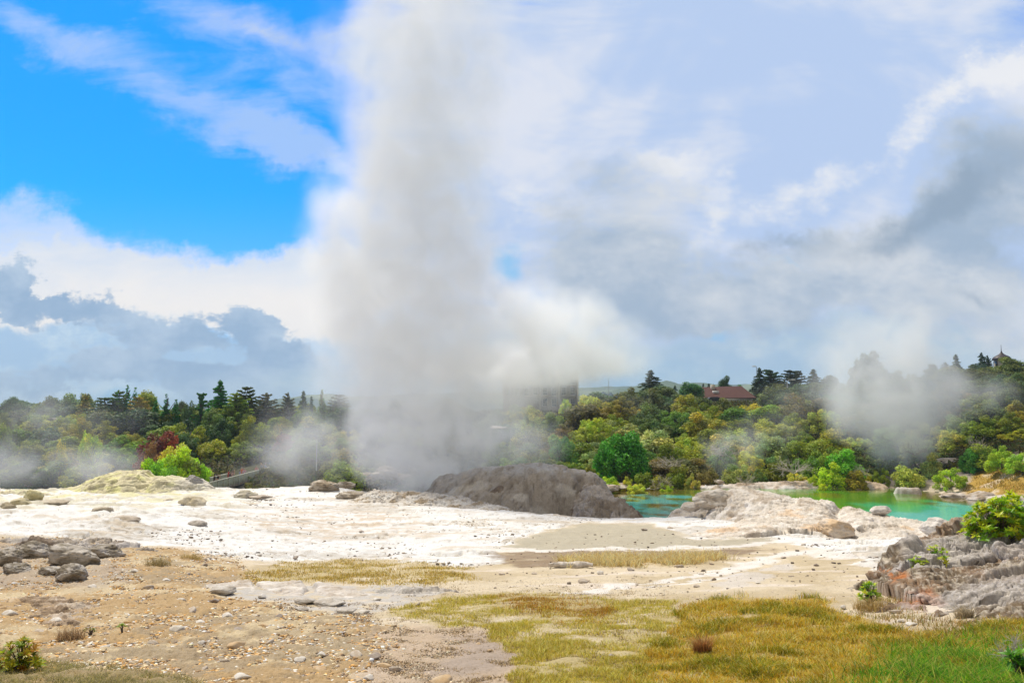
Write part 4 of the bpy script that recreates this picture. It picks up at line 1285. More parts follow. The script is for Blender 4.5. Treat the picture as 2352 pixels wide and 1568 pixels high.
# skyline trees beyond the terrace and the bridge
for a in [
    (38, 908, 60, 170, 'round', (0.05, 0.085, 0.03), 'round dark-crowned tree, first on the skyline from the frame edge', 'tree', 'round_tree'),
    (118, 904, 62, 172, 'round', (0.07, 0.095, 0.04), 'hazy ball-headed tree with bare trunk above the arched shelter', 'tree', 'round_tree'),
    (80, 922, 60, 165, 'bush', OL, 'low olive tree between the two ball-headed skyline trees', 'tree', 'bushy_tree'),
    (165, 901, 84, 170, 'broad', (0.08, 0.12, 0.03), 'wide flat-topped green tree next to the hazy ball-headed one', 'tree', 'broad_tree'),
    (200, 897, 52, 168, 'round', (0.09, 0.11, 0.03), 'tall loose grey-green tree with pale feathery top', 'tree', 'feathery_tree'),
    (196, 905, 46, 160, 'narrow', (0.17, 0.15, 0.03), 'thin yellowish tree in front of the feathery one', 'tree', 'slender_tree'),
    (243, 912, 74, 158, 'spiky', DG, 'very dark fir with layered branches beside the cypress group', 'tree', 'fir_tree'),
    (272, 897, 56, 160, 'spiky', (0.04, 0.075, 0.012), 'dark shaggy conifer leaning on the multi-topped cypress', 'tree', 'conifer_tree'),
    (293, 886, 58, 161, 'cypress', (0.02, 0.10, 0.012), 'green cypress with several pointed tops, tallest of its cluster', 'tree', 'cypress_tree'),
    (336, 893, 74, 166, 'round', (0.13, 0.16, 0.02), 'light olive tree with open crown right behind the pointed cypress', 'tree', 'open_tree'),
    (322, 915, 80, 156, 'cedar', (0.17, 0.14, 0.02), 'golden-brown spreading tree below the open olive one', 'tree', 'spreading_tree'),
    (382, 906, 56, 162, 'cypress', (0.02, 0.10, 0.012), 'shorter twin-topped green cypress beyond the golden-brown tree', 'tree', 'cypress_tree'),
    (415, 918, 40, 168, 'round', (0.08, 0.09, 0.05), 'small greyish tree in the dip of the skyline', 'tree', 'round_tree'),
    (462, 906, 56, 160, 'cedar', (0.03, 0.09, 0.02), 'flat-tiered green pine before the tallest spire', 'tree', 'pine_tree'),
    (435, 922, 40, 163, 'bush', (0.05, 0.09, 0.03), 'low dark green tree under the flat-tiered pine', 'tree', 'bushy_tree'),
    (506, 874, 62, 158, 'conifer', (0.02, 0.095, 0.012), 'tallest pointed green conifer on the skyline above the bridge', 'tree', 'conifer_tree'),
    (545, 902, 70, 154, 'spiky', (0.10, 0.14, 0.015), 'yellow-green shaggy tree at the side of the tallest conifer', 'tree', 'shaggy_tree'),
    (567, 887, 56, 158, 'spiky', (0.04, 0.055, 0.012), 'dark ragged cedar next to the tallest pointed conifer', 'tree', 'cedar_tree'),
    (612, 903, 62, 162, 'spiky', (0.07, 0.075, 0.04), 'grey ragged conifer past the dark cedar', 'tree', 'conifer_tree'),
    (662, 902, 40, 162, 'spiky', (0.07, 0.075, 0.04), 'small star-topped grey conifer', 'tree', 'conifer_tree'),
    (697, 897, 32, 164, 'conifer', (0.05, 0.08, 0.035), 'neat small pointed spruce among the grey conifers', 'tree', 'spruce_tree'),
    (716, 909, 20, 164, 'narrow', (0.05, 0.08, 0.04), 'tiny thin conifer touching the neat spruce', 'tree', 'conifer_tree'),
    (740, 896, 28, 158, 'spire', (0.07, 0.13, 0.02), 'single narrow cypress spire nearest the steam column', 'tree', 'cypress_tree'),
    (780, 905, 60, 160, 'spiky', (0.05, 0.065, 0.03), 'dim dark tree half swallowed by the edge of the steam', 'tree', 'conifer_tree'),
]:
    plant(*a)
# rhododendron-like thicket behind the sulphur hump
for a in [
    (372, 972, 130, 100, 'broad', RD, 'deep red-leaved tree rising over the bright green thicket', 'tree', 'red_tree'),
    (352, 1008, 70, 97, 'bush', (0.14, 0.08, 0.03), 'reddish brown bush under the red-leaved tree', 'shrub', 'leafy_shrub'),
    (404, 996, 110, 96, 'broad', (0.30, 0.30, 0.03), 'yellow-flowering bush just below the red-leaved tree', 'shrub', 'leafy_shrub'),
    (410, 1022, 120, 92, 'broad', (0.20, 0.33, 0.012), 'brightest green bush in the heart of the thicket', 'shrub', 'leafy_shrub'),
    (352, 1040, 100, 90, 'broad', (0.15, 0.28, 0.012), 'green bush directly above the crest of the sulphur hump', 'shrub', 'leafy_shrub'),
    (436, 1036, 90, 93, 'broad', (0.12, 0.15, 0.02), 'darker olive bush toward the bridge side of the thicket', 'shrub', 'leafy_shrub'),
    (458, 1050, 74, 95, 'broad', (0.17, 0.27, 0.015), 'light green bush overhanging the bridge start', 'shrub', 'leafy_shrub'),
    (392, 1062, 80, 88, 'bush', (0.11, 0.20, 0.015), 'low green bush at the foot of the thicket behind grey rock', 'shrub', 'leafy_shrub'),
    (480, 1072, 44, 116, 'bush', (0.20, 0.22, 0.03), 'small yellowish bush behind the far handrail', 'shrub', 'leafy_shrub'),
    (212, 984, 60, 118, 'broad', (0.22, 0.36, 0.012), 'vivid green sapling standing out on the olive slope', 'shrub', 'leafy_shrub'),
    (196, 978, 30, 121, 'bush', (0.20, 0.34, 0.02), 'smaller vivid green sapling uphill of the other', 'shrub', 'leafy_shrub'),
    (142, 1012, 36, 116, 'bush', (0.34, 0.28, 0.01), 'golden yellow bush alone on the olive slope', 'shrub', 'leafy_shrub'),
    (655, 988, 70, 137, 'broad', (0.13, 0.05, 0.035), 'muted red bush seen through mist above the bridge', 'shrub', 'leafy_shrub'),
    (612, 1082, 26, 124, 'bush', (0.24, 0.22, 0.03), 'small straw-coloured bush against the bridge fence', 'shrub', 'leafy_shrub'),
]:
    plant(*a)
# skyline and landmarks beyond the pool
for a in [
    (1495, 850, 66, 185, 'conifer', (0.035, 0.055, 0.03), 'tall dark conifer beside the thin pole, edge of the steam', 'tree', 'conifer_tree', None, 0, 0, 0, None, 960),
    (1588, 873, 66, 190, 'round', (0.04, 0.10, 0.03), 'smooth dome-shaped green tree by the red-roofed house', 'tree', 'round_tree'),
    (1550, 885, 20, 192, 'narrow', (0.03, 0.06, 0.03), 'tiny dark conifer beside the dome-shaped tree', 'tree', 'conifer_tree'),
    (1615, 881, 18, 230, 'conifer', (0.035, 0.055, 0.035), 'small far conifer above the roof ridge, first of three', 'tree', 'conifer_tree'),
    (1628, 880, 18, 231, 'conifer', (0.035, 0.055, 0.035), 'small far conifer above the roof ridge, second of three', 'tree', 'conifer_tree'),
    (1638, 882, 14, 229, 'conifer', (0.035, 0.055, 0.035), 'small far conifer above the roof ridge, third of three', 'tree', 'conifer_tree'),
    (1665, 861, 50, 226, 'broad', (0.03, 0.055, 0.018), 'dense dark tree standing up behind the red roof', 'tree', 'broad_tree'),
    (1700, 879, 40, 228, 'bush', (0.03, 0.09, 0.02), 'low bright green tree behind the red roof', 'tree', 'bushy_tree'),
    (1744, 845, 44, 200, 'conifer', (0.03, 0.05, 0.025), 'pointed dark conifer at the end of the red roof', 'tree', 'conifer_tree'),
    (1772, 852, 100, 202, 'cedar', (0.04, 0.065, 0.03), 'wide tiered cedar leaning from the pointed conifer', 'tree', 'cedar_tree'),
    (1822, 853, 96, 206, 'cedar', (0.035, 0.045, 0.03), 'flat-topped dark cedar behind the street lamp', 'tree', 'cedar_tree'),
    (1795, 866, 40, 200, 'bush', (0.04, 0.05, 0.03), 'rounded dim tree between the two cedars', 'tree', 'bushy_tree'),
    (1868, 847, 46, 202, 'conifer', (0.035, 0.05, 0.03), 'layered conifer just past the flat-topped cedar', 'tree', 'conifer_tree'),
    (1905, 857, 56, 198, 'round', (0.05, 0.06, 0.035), 'dim round tree next to the plume of steam', 'tree', 'round_tree'),
    (1993, 796, 74, 195, 'broad', (0.04, 0.06, 0.03), 'tallest tree of the hill, greyed by the plume in front', 'tree', 'broad_tree'),
    (1965, 826, 50, 197, 'broad', (0.045, 0.06, 0.035), 'lower companion crown of the tallest hill tree', 'tree', 'broad_tree'),
    (2030, 845, 70, 190, 'broad', (0.05, 0.06, 0.035), 'broad misty tree downhill of the tallest one', 'tree', 'broad_tree'),
    (2195, 814, 34, 190, 'conifer', (0.04, 0.065, 0.035), 'neat conifer alone on the ridge before the domed turret', 'tree', 'conifer_tree'),
    (2172, 832, 24, 188, 'spiky', (0.04, 0.06, 0.035), 'small ragged conifer below the neat ridge conifer', 'tree', 'conifer_tree'),
    (2140, 838, 40, 186, 'cedar', (0.05, 0.06, 0.04), 'thin spreading tree where the ridge begins to climb', 'tree', 'spreading_tree'),
    (2254, 810, 34, 188, 'conifer', (0.03, 0.055, 0.03), 'dark spruce immediately beside the domed turret', 'tree', 'spruce_tree'),
    (2268, 816, 20, 189, 'spiky', (0.03, 0.05, 0.03), 'crooked thin conifer touching the dark spruce', 'tree', 'conifer_tree'),
    (2248, 830, 70, 184, 'broad', (0.035, 0.06, 0.025), 'rounded evergreen mass under the dark spruce', 'tree', 'broad_tree'),
    (2326, 826, 30, 186, 'cedar', (0.04, 0.06, 0.03), 'low spreading tree on the far side of the domed turret', 'tree', 'spreading_tree'),
    (1432, 972, 146, 104, 'broad', BG, 'vivid emerald broadleaf tree behind the pool corner', 'tree', 'broad_tree'),
    (1392, 1010, 70, 102, 'broad', BG, 'lower emerald lobe tree attached to the vivid broadleaf', 'tree', 'broad_tree'),
    (1290, 988, 80, 112, 'broad', (0.07, 0.15, 0.03), 'soft green feathery tree in mist above the geyser mound', 'tree', 'feathery_tree'),
    (1574, 895, 84, 150, 'broad', (0.17, 0.17, 0.015), 'big golden-green tree before the red-roofed house', 'tree', 'broad_tree'),
    (1600, 935, 70, 146, 'bush', (0.16, 0.20, 0.015), 'golden-green bush below the big golden-green tree', 'shrub', 'leafy_shrub'),
    (1664, 912, 60, 152, 'broad', (0.08, 0.09, 0.02), 'dark olive tree in front of the red roof', 'tree', 'broad_tree'),
    (1722, 928, 84, 145, 'bush', (0.28, 0.30, 0.012), 'brilliant yellow bush below the red roof', 'shrub', 'leafy_shrub'),
    (1778, 946, 56, 142, 'bush', (0.26, 0.28, 0.012), 'second yellow-green bush downhill of the brilliant one', 'shrub', 'leafy_shrub'),
    (1300, 912, 40, 166, 'bush', (0.22, 0.30, 0.02), 'bright green bush hugging the corner of the hotel', 'shrub', 'leafy_shrub'),
    (1350, 900, 84, 160, 'bush', (0.26, 0.28, 0.04), 'pale yellow bush beside the hotel wall', 'shrub', 'leafy_shrub'),
    (1672, 988, 110, 116, 'broad', (0.20, 0.21, 0.07), 'silvery green tree with pale clustered crown over the pool', 'tree', 'broad_tree'),
    (1775, 990, 110, 114, 'broad', (0.17, 0.20, 0.07), 'pale misted tree beyond the silvery green one', 'tree', 'broad_tree'),
    (1932, 1028, 120, 99.5, 'broad', (0.08, 0.20, 0.012), 'low rich green dome of a tree on the far pool bank', 'tree', 'broad_tree'),
    (1876, 1036, 80, 101, 'broad', (0.10, 0.16, 0.015), 'olive dome tree touching the rich green dome', 'tree', 'broad_tree'),
    (1905, 1062, 96, 97.5, 'scrub', (0.20, 0.28, 0.012), 'bright lime bush in front of the rich green dome', 'shrub', 'leafy_shrub'),
    (1960, 1070, 70, 97.5, 'broad', (0.18, 0.16, 0.015), 'moss-coloured bush under the rich green dome', 'shrub', 'leafy_shrub'),
    (1985, 1080, 40, 97, 'bush', (0.28, 0.33, 0.02), 'small lime bush hanging over the shallow end', 'shrub', 'leafy_shrub'),
    (2255, 1020, 90, 97, 'bush', (0.13, 0.19, 0.02), 'green bush with grey twigs above the grassy bank', 'shrub', 'leafy_shrub'),
    (2230, 1028, 60, 95, 'broad', (0.04, 0.12, 0.012), 'dark green bush in the hollow beside the grassy bank', 'shrub', 'leafy_shrub'),
    (2300, 1020, 90, 93, 'scrub', (0.17, 0.24, 0.015), 'yellow-green bush on top of the grassy bank', 'shrub', 'leafy_shrub'),
    (2345, 1030, 84, 90, 'scrub', (0.15, 0.23, 0.02), 'light green bush at the frame edge above the grass', 'shrub', 'leafy_shrub'),
    (2180, 1062, 90, 94, 'scrub', (0.17, 0.24, 0.015), 'sprawling lime bush on the brown shelving rock', 'shrub', 'leafy_shrub'),
    (2082, 1066, 90, 98, 'bush', (0.22, 0.25, 0.05), 'low pale bush at the foot of the steam plume', 'shrub', 'leafy_shrub'),
    (2340, 985, 100, 108, 'scrub', (0.17, 0.18, 0.01), 'golden bush on the slope by the frame edge', 'shrub', 'leafy_shrub'),
]:
    plant(*a)
PH = {'p': []}
# low bushes along the far bank, one by one
names = ['beside the flat brown rock', 'next to the pale log-like rock', 'before the emerald tree', 'where the far bank begins', 'before a grey dead bush', 'near the water corner', 'beside the brown undercut block', 'above the first pale bank',
         'left behind the pale shelf', 'above the pale shelf middle', 'above the pale shelf end', 'over the shallow brown water']
lowrow = [(1372, 1086, 50, 96, LG), (1400, 1090, 60, 96, YG), (1440, 1092, 50, 95.5, (0.26, 0.32, 0.02)), (1480, 1078, 60, 98, OL), (1462, 1106, 60, 93, (0.24, 0.30, 0.03)), (1510, 1086, 60, 97, OB), (1530, 1102, 46, 95, YG),
          (1560, 1068, 70, 99, OL), (1590, 1088, 50, 98, (0.2, 0.2, 0.04)), (1625, 1072, 60, 100, BR), (1648, 1058, 44, 101, DG), (1690, 1060, 80, 102, GG), (1740, 1075, 60, 103, (0.10, 0.14, 0.03)), (1790, 1070, 60, 104, OL), (1830, 1080, 60, 101, (0.26, 0.26, 0.04)), (1870, 1086, 40, 99, YG),
          (2020, 1066, 50, 100, OL), (2140, 1040, 60, 100, GG), (1350, 1068, 60, 98, OB)]
tint = {OL: 'olive', OB: 'brownish olive', YG: 'bright yellow-green', LG: 'light green', GG: 'grey-green', BR: 'brown', DG: 'dark green'}
for i, (x, tp, w, d, c) in enumerate(lowrow):
    plant(x, tp, w, d, 'bush' if i % 2 else 'scrub', c, 'low %s bush, number %s counted along the far pool bank' % (tint.get(c, 'lime' if c[1] > 0.29 else 'straw-green'),
          ['one', 'two', 'three', 'four', 'five', 'six', 'seven', 'eight', 'nine', 'ten', 'eleven', 'twelve', 'thirteen', 'fourteen', 'fifteen', 'sixteen', 'seventeen', 'eighteen', 'nineteen'][i]),
          'shrub', 'bank_shrub', 'low bushes along the far bank of the pool', 0.1)
# leafless grey bushes
for x, y, w, h, d, k, lb in [
    (1822, 1058, 110, 52, 99, 0, 'widest leafless grey bush, on the far bank above the pale shelf'), (1520, 1098, 66, 44, 96, 1, 'white-branched dead bush sprouting from a yellow-green cushion'),
    (1712, 1092, 52, 32, 99, 2, 'small dead grey bush near the undercut block'), (1536, 1052, 90, 36, 100, 1, 'dead twiggy bush by the foot of the emerald tree'), (2098, 1020, 80, 46, 103, 0, 'bare branching tree at the side of the steam plume'),
    (2250, 1010, 70, 60, 99, 2, 'pale bare-branched bush in the green above the grassy bank'), (1660, 1020, 110, 50, 108, 0, 'misty tangle of dead branches under the silvery tree'), (1975, 1072, 50, 36, 97, 1, 'grey dead shrub overhanging the brown shallows')]:
    p = at(x, y, d)
    root = empty('dead_bush', (p.x, p.y, min(p.z - 0.1, gz(p.x, p.y) + 1.5) if False else p.z - h * d / F * 0.5))
    tag(root, lb, 'dead bush', 'leafless grey bushes around the pool')
    root.scale = (w * d / F / 1.5, w * d / F / 1.5, h * d / F / 1.0)
    root.rotation_euler = (0, 0, k * 1.9 + x)
    obj_of('branch', DEAD[k], root)

# the bushes of the hillside, filling it row by row
ORD = ['first', 'second', 'third', 'fourth', 'fifth', 'sixth', 'seventh', 'eighth', 'ninth', 'tenth', 'eleventh', 'twelfth', 'thirteenth', 'fourteenth', 'fifteenth', 'sixteenth', 'seventeenth', 'eighteenth', 'nineteenth', 'twentieth',
       'twenty-first', 'twenty-second', 'twenty-third', 'twenty-fourth', 'twenty-fifth', 'twenty-sixth', 'twenty-seventh', 'twenty-eighth', 'twenty-ninth', 'thirtieth', 'thirty-first', 'thirty-second', 'thirty-third', 'thirty-fourth']
ROWN = ['lowest', 'second lowest', 'third lowest', 'middle', 'fourth highest', 'third highest', 'second highest', 'highest']


def hillcol(px, d, r):
    t = r.random()
    if px < 800:
        c = [OL, OB, OL, (0.16, 0.17, 0.010), (0.14, 0.14, 0.015), (0.10, 0.15, 0.010), DG][int(t * 7)]
        if d > 150: c = [DG, (0.06, 0.085, 0.015), OL][int(t * 3)]
    else:
        c = [OL, OB, GN, (0.19, 0.20, 0.02), BR, (0.07, 0.095, 0.02), GG, OL][int(t * 8)]
        if px > 1950 and d > 125: c = [(0.07, 0.09, 0.02), (0.09, 0.075, 0.025), (0.05, 0.075, 0.02), OL][int(t * 4)]
        if d > 150: c = [DG, (0.06, 0.075, 0.02), (0.08, 0.09, 0.02)][int(t * 3)]
    return c


rr = np.random.default_rng(77)
ROWS = [(106, 3.2), (113, 3.8), (121, 4.2), (132, 4.6), (140, 5.0), (151, 5.0), (163, 5.0), (177, 4.5)]
for ri, (d0, hh) in enumerate(ROWS):
    i = 0
    k = F / d0
    wpx = (5.4 + ri * 0.45) * k
    x = -60 + rr.uniform(0, wpx)
    while x < 2420:
        d = d0 + rr.uniform(-3, 3)
        skip = (820 < x < 1110 and ri < 7 and rr.random() < 0.75) or (x < 700 and d0 < 112) or (1560 < x < 2420 and ri == 0 and d0 < 107 and x > 2150)
        if 1595 < x < 1735 and ri >= 6: skip = True
        if 1595 < x < 1735 and ri == 5: hh = 3.2
        if 1225 < x < 1345 and ri >= 5: skip = True
        if 1100 < x < 1225 and ri >= 6: skip = True
        if 430 < x < 735 and d < 131.5: skip = True
        if not skip:
            X = (x - 1176) / F * d
            h = hh * rr.uniform(0.75, 1.3)
            g = gz(X, d)
            py = 784 - (((g + h - CZ) / d) * 0.996 - 0.0889) / (0.996 + 0.0889 * (g + h - CZ) / d) * F
            kind = ['scrub', 'bush', 'scrub', 'broad', 'scrub', 'round'][rr.integers(0, 6)] if ri > 3 else ['scrub', 'bush', 'scrub', 'broad'][rr.integers(0, 4)]
            c = hillcol(x, d, rr)
            side = 'slope behind the bridge' if x < 820 else ('misty slope behind the steam' if x < 1350 else 'slope beyond the pool')
            plant(x, py, wpx * rr.uniform(0.95, 1.35), d, kind, c, '%s bush, %s along the %s row of the %s' % (
                {OL: 'olive', OB: 'ochre', GN: 'mid green', BR: 'brown', DG: 'dark green', GG: 'grey-green'}.get(c, 'mossy green' if c[1] >= c[0] else 'khaki'), ORD[i], ROWN[ri], side), 'shrub', 'hillside_shrub',
                'bushes covering the hillside', 0.22)
            i += 1
        x += wpx * rr.uniform(0.62, 0.85)


# ------------------------------------------------------------------ small growth and loose stones (what nobody could count)
def scatter(region_fn, n, xr, yr, seed, wpow=1.0):
    """points on the ground thinned by a density; more per square metre close by"""
    r = np.random.default_rng(seed)
    Y = yr[0] * (yr[1] / yr[0]) ** r.random(n)
    U = r.uniform(xr[0], xr[1], n)
    X = (U - 1176) / F * Y
    dn = region_fn(X, Y)
    k = r.random(n) < dn
    X, Y = X[k], Y[k]
    return X, Y, r


def blades(name, X, Y, r, L, wd, cols, lean=0.5, label=None, tuft=1.0, z0=None):
    n = len(X)
    Z = H0(X, Y) if z0 is None else z0
    base = np.stack([X, Y, Z - 0.01], 1)
    th = r.uniform(0, 2 * math.pi, n)
    le = r.uniform(0.1, lean, n)
    LL = L * r.uniform(0.5, 1.35, n)
    d = np.stack([np.cos(th) * le, np.sin(th) * le, np.ones(n)], 1)
    d /= np.linalg.norm(d, axis=1)[:, None]
    side = np.stack([np.cos(th + 1.57 + r.normal(0, .6, n)), np.sin(th + 1.57 + r.normal(0, .6, n)), np.zeros(n)], 1)
    w = (wd * r.uniform(0.7, 1.4, n))[:, None]
    mid = base + d * (LL * 0.55)[:, None]
    bend = np.stack([np.cos(th), np.sin(th), np.zeros(n)], 1)
    tip = base + d * LL[:, None] + bend * (LL * r.uniform(0.1, 0.6, n))[:, None] * lean - np.array([0, 0, 1]) * (LL * 0.12)[:, None]
    V = np.stack([base - side * w, base + side * w, mid + side * w * 0.8, mid - side * w * 0.8, tip + side * w * 0.15, tip - side * w * 0.15], 1).reshape(-1, 3)
    i = np.arange(n) * 6
    Fc = np.concatenate([np.stack([i, i + 1, i + 2, i + 3], 1), np.stack([i + 3, i + 2, i + 4, i + 5], 1)])
    col = np.repeat(cols, 6, 0)
    o = mesh_from(name, V, Fc, M_BLADE, col=np.clip(col, 0.01, 0.8))
    return o


def pick(r, n, palette, w=None):
    p = np.array(palette)
    k = r.choice(len(p), n, p=w)
    return p[k] * r.uniform(0.55, 1.5, (n, 1))


def reg(poly, soft=14):
    def f(X, Y):
        px, py, k = warp_px(X, Y)
        return region(px, py, poly, soft)
    return f


def thin(fn, sc, seed, lo, hi):
    return lambda X, Y: fn(X, Y) * (0.12 + 0.88 * sstep(fbm(X / sc, Y / sc, 0, 4, seed), lo, hi))


# golden turf
X, Y, r = scatter(thin(reg(GRASS_D), 0.9, 501, -0.5, 0.1), 420000, (1300, 2500), (8.5, 20), 1)
px, py, _ = warp_px(X, Y)
grn = sstep(fbm(X / 1.3, Y / 1.3, 0, 4, 503), 0.0, 0.45)
cols = pick(r, len(X), [(0.74, 0.46, 0.03), (0.78, 0.56, 0.08), (0.62, 0.34, 0.015), (0.78, 0.64, 0.22), (0.40, 0.27, 0.02)])
cols = np.where((r.random(len(X)) < 0.10 + 0.5 * grn)[:, None], pick(r, len(X), [(0.28, 0.27, 0.01), (0.20, 0.24, 0.01)]), cols)
o = blades('golden_grass', X, Y, r, 0.10 * (0.5 + 0.5 * grn + 0.9 * sstep(fbm(X / 0.6, Y / 0.6, 0, 3, 507), -0.3, 0.5)), 0.0042, cols, 0.9)
tag(o, 'golden-brown matted turf spreading to the lower corner', 'grass', kind='stuff')
# green grass
X, Y, r = scatter(thin(reg(GRASS_GREEN, 100), 0.7, 511, -0.1, 0.4), 60000, (1760, 2500), (8.2, 13.5), 2)
cols = pick(r, len(X), [(0.16, 0.36, 0.01), (0.08, 0.30, 0.01), (0.28, 0.40, 0.02), (0.45, 0.42, 0.08), (0.05, 0.24, 0.01)])
o = blades('green_grass', X, Y, r, 0.24, 0.0045, cols, 1.1)
tag(o, 'tall bright green grass blades in the lower corner', 'grass', kind='stuff')
# olive turf in the middle
X, Y, r = scatter(thin(reg(GRASS_C), 0.8, 521, -0.7, 0.5), 230000, (850, 1620), (9.5, 21), 3)
cols = pick(r, len(X), [(0.68, 0.52, 0.08), (0.76, 0.62, 0.20), (0.52, 0.40, 0.05), (0.38, 0.36, 0.03)])
px, py, _ = warp_px(X, Y)
og = region(px, py, [(1130, 1368), (1350, 1366), (1400, 1400), (1380, 1428), (1200, 1410)], 25)
cols = np.where((r.random(len(X)) < og * 0.8)[:, None], pick(r, len(X), [(0.46, 0.22, 0.02), (0.52, 0.30, 0.04), (0.34, 0.18, 0.02)]), cols)
o = blades('olive_grass', X, Y, r, (0.065 + 0.02 * og) * (0.6 + 0.9 * sstep(fbm(X / 0.6, Y / 0.6, 0, 3, 508), -0.3, 0.5)), 0.0042, cols, 0.9)
tag(o, 'thin olive and straw turf in the middle of the flat', 'grass', kind='stuff')
# sparse dry stubble over the sandy gap
X, Y, r = scatter(thin(reg([(940, 1345), (1500, 1330), (1600, 1390), (1500, 1800), (800, 1800), (900, 1450)], 40), 0.35, 531, -0.1, 0.45), 170000, (760, 1660), (9.3, 24), 4)
o = blades('dry_stubble_grass', X, Y, r, 0.032, 0.0045, pick(r, len(X), [(0.60, 0.44, 0.22), (0.34, 0.25, 0.14), (0.22, 0.16, 0.1)]), 1.2)
tag(o, 'short dry stubble scattered over the sandy flat', 'grass', kind='stuff')
# brown strip, far
X, Y, r = scatter(thin(reg(GRASS_A, 20), 1.2, 541, -0.35, 0.45), 80000, (540, 1110), (20, 34), 5)
o = blades('tawny_grass', X, Y, r, 0.085, 0.007, pick(r, len(X), [(0.60, 0.43, 0.10), (0.50, 0.34, 0.06), (0.70, 0.55, 0.20), (0.36, 0.27, 0.05)]), 0.7)
tag(o, 'tawny strip of grass at the foot of the white slope', 'grass', kind='stuff')
X, Y, r = scatter(reg(GRASS_B, 6), 16000, (1240, 1700), (24, 33), 6)
o = blades('straw_grass', X, Y, r, 0.34, 0.010, pick(r, len(X), [(0.70, 0.55, 0.24), (0.60, 0.42, 0.14), (0.74, 0.62, 0.34)]), 1.3)
tag(o, 'long bleached straw grass lying over in a narrow band', 'grass', kind='stuff')
# corner by the leafy shrub
X, Y, r = scatter(thin(reg(GRASS_E), 0.5, 551, -0.4, 0.2), 90000, (-150, 520), (9, 14), 7)
o = blades('grey_grass', X, Y, r, 0.10, 0.0038, pick(r, len(X), [(0.50, 0.40, 0.14), (0.34, 0.30, 0.12), (0.40, 0.34, 0.2), (0.26, 0.26, 0.06)]), 1.0)
tag(o, 'wispy grey-yellow grass round the leafy shrub', 'grass', kind='stuff')
# far bank turf
X, Y, r = scatter(reg(FARGRASS, 8), 40000, (2180, 2700), (70, 100), 8)
o = blades('bank_grass', X, Y, r, 0.22, 0.03, pick(r, len(X), [(0.46, 0.30, 0.05), (0.38, 0.24, 0.04), (0.30, 0.26, 0.04)]), 0.8)
tag(o, 'ochre turf on the bank past the pool', 'grass', kind='stuff')
# weeds at the foot of the dark outcrop
X, Y, r = scatter(thin(reg([(1960, 1400), (2050, 1350), (2080, 1400), (2250, 1440), (2360, 1380), (2500, 1380), (2500, 1480), (2100, 1480)], 25), 0.5, 561, -0.2, 0.3), 26000, (1900, 2500), (11, 20), 9)
o = blades('dry_weeds_grass', X, Y, r, 0.13, 0.005, pick(r, len(X), [(0.46, 0.30, 0.1), (0.30, 0.2, 0.08), (0.26, 0.24, 0.05)]), 0.9)
tag(o, 'dry weeds along the foot of the dark outcrop', 'grass', kind='stuff')


def stones(name, X, Y, size, r, colf, flat=0.55, dz=0.15):
    v0 = np.array([(-1, -1, -1), (1, -1, -1), (1, 1, -1), (-1, 1, -1), (-.8, -.8, 1), (.8, -.8, 1), (.8, .8, 1), (-.8, .8, 1)], float) * 0.8
    f0 = np.array([(0, 3, 2, 1), (4, 5, 6, 7), (0, 1, 5, 4), (1, 2, 6, 5), (2, 3, 7, 6), (3, 0, 4, 7)])
    n, m = len(X), len(v0)
    s = size[:, None, None] if size.ndim == 1 else size
    V = v0[None] * r.uniform(0.45, 1.25, (n, m, 3))
    tz = r.normal(0, 0.25, (n, 1)); V[..., 2] += V[..., 0] * tz
    V = V * np.stack([r.uniform(0.7, 1.4, n), r.uniform(0.6, 1.1, n), flat * r.uniform(0.5, 1.3, n)], 1)[:, None, :]
    th = r.uniform(0, 6.28, n); c, s_ = np.cos(th)[:, None], np.sin(th)[:, None]
    V = np.stack([V[..., 0] * c - V[..., 1] * s_, V[..., 0] * s_ + V[..., 1] * c, V[..., 2]], -1) * s
    V = V + np.stack([X, Y, H0(X, Y) + size * dz], 1)[:, None, :]
    Fc = (f0[None] + (np.arange(n) * m)[:, None, None]).reshape(-1, 4)
    col = np.repeat(colf, m, 0)
    return mesh_from(name, V.reshape(-1, 3), Fc, M_STONE, col=col, smooth=False)


M_STONE = mat_ground('loose_stone', 30.0, 0.3, 0.005, 6.0, 0.2, 0.9)
X, Y, r = scatter(thin(reg(GRAVEL, 25), 0.5, 601, -0.9, 0.2), 260000, (-200, 1000), (9.2, 36), 11)
sz = 0.008 + 0.036 * r.random(len(X)) ** 5 + 0.0006 * Y
cols = pick(r, len(X), [(0.56, 0.36, 0.16), (0.66, 0.52, 0.33), (0.36, 0.23, 0.12), (0.24, 0.18, 0.13), (0.74, 0.68, 0.58), (0.58, 0.33, 0.11)])
o = stones('loose_gravel', X, Y, sz, r, np.clip(cols, .02, .8), 0.5)
tag(o, 'orange and buff stone chips strewn over the bare ground', 'gravel', kind='stuff')
X, Y, r = scatter(thin(reg([(560, 1350), (960, 1400), (1060, 1450), (1050, 1800), (600, 1800)], 40), 0.7, 603, -0.2, 0.3), 50000, (500, 1250), (9.2, 20), 12)
o = stones('fine_gravel', X, Y, 0.010 + 0.014 * r.random(len(X)) ** 3, r, np.clip(pick(r, len(X), [(0.5, 0.36, 0.22), (0.6, 0.5, 0.36), (0.3, 0.24, 0.18)]), .02, .8))
tag(o, 'finer buff chips where the gravel meets the sand', 'gravel', kind='stuff')
def white_den(X, Y):
    px, py, k = warp_px(X, Y)
    return region(px, py, WHITE, 10) * (0.05 + 0.95 * sstep(fbm(X / 4, Y / 4, 0, 3, 605), 0.0, 0.5)) + 0.09 * region(px, py, [(1150, 1210), (1900, 1240), (2020, 1340), (1600, 1390), (1100, 1340)], 20)
X, Y, r = scatter(white_den, 26000, (-100, 2200), (20, 74), 13)
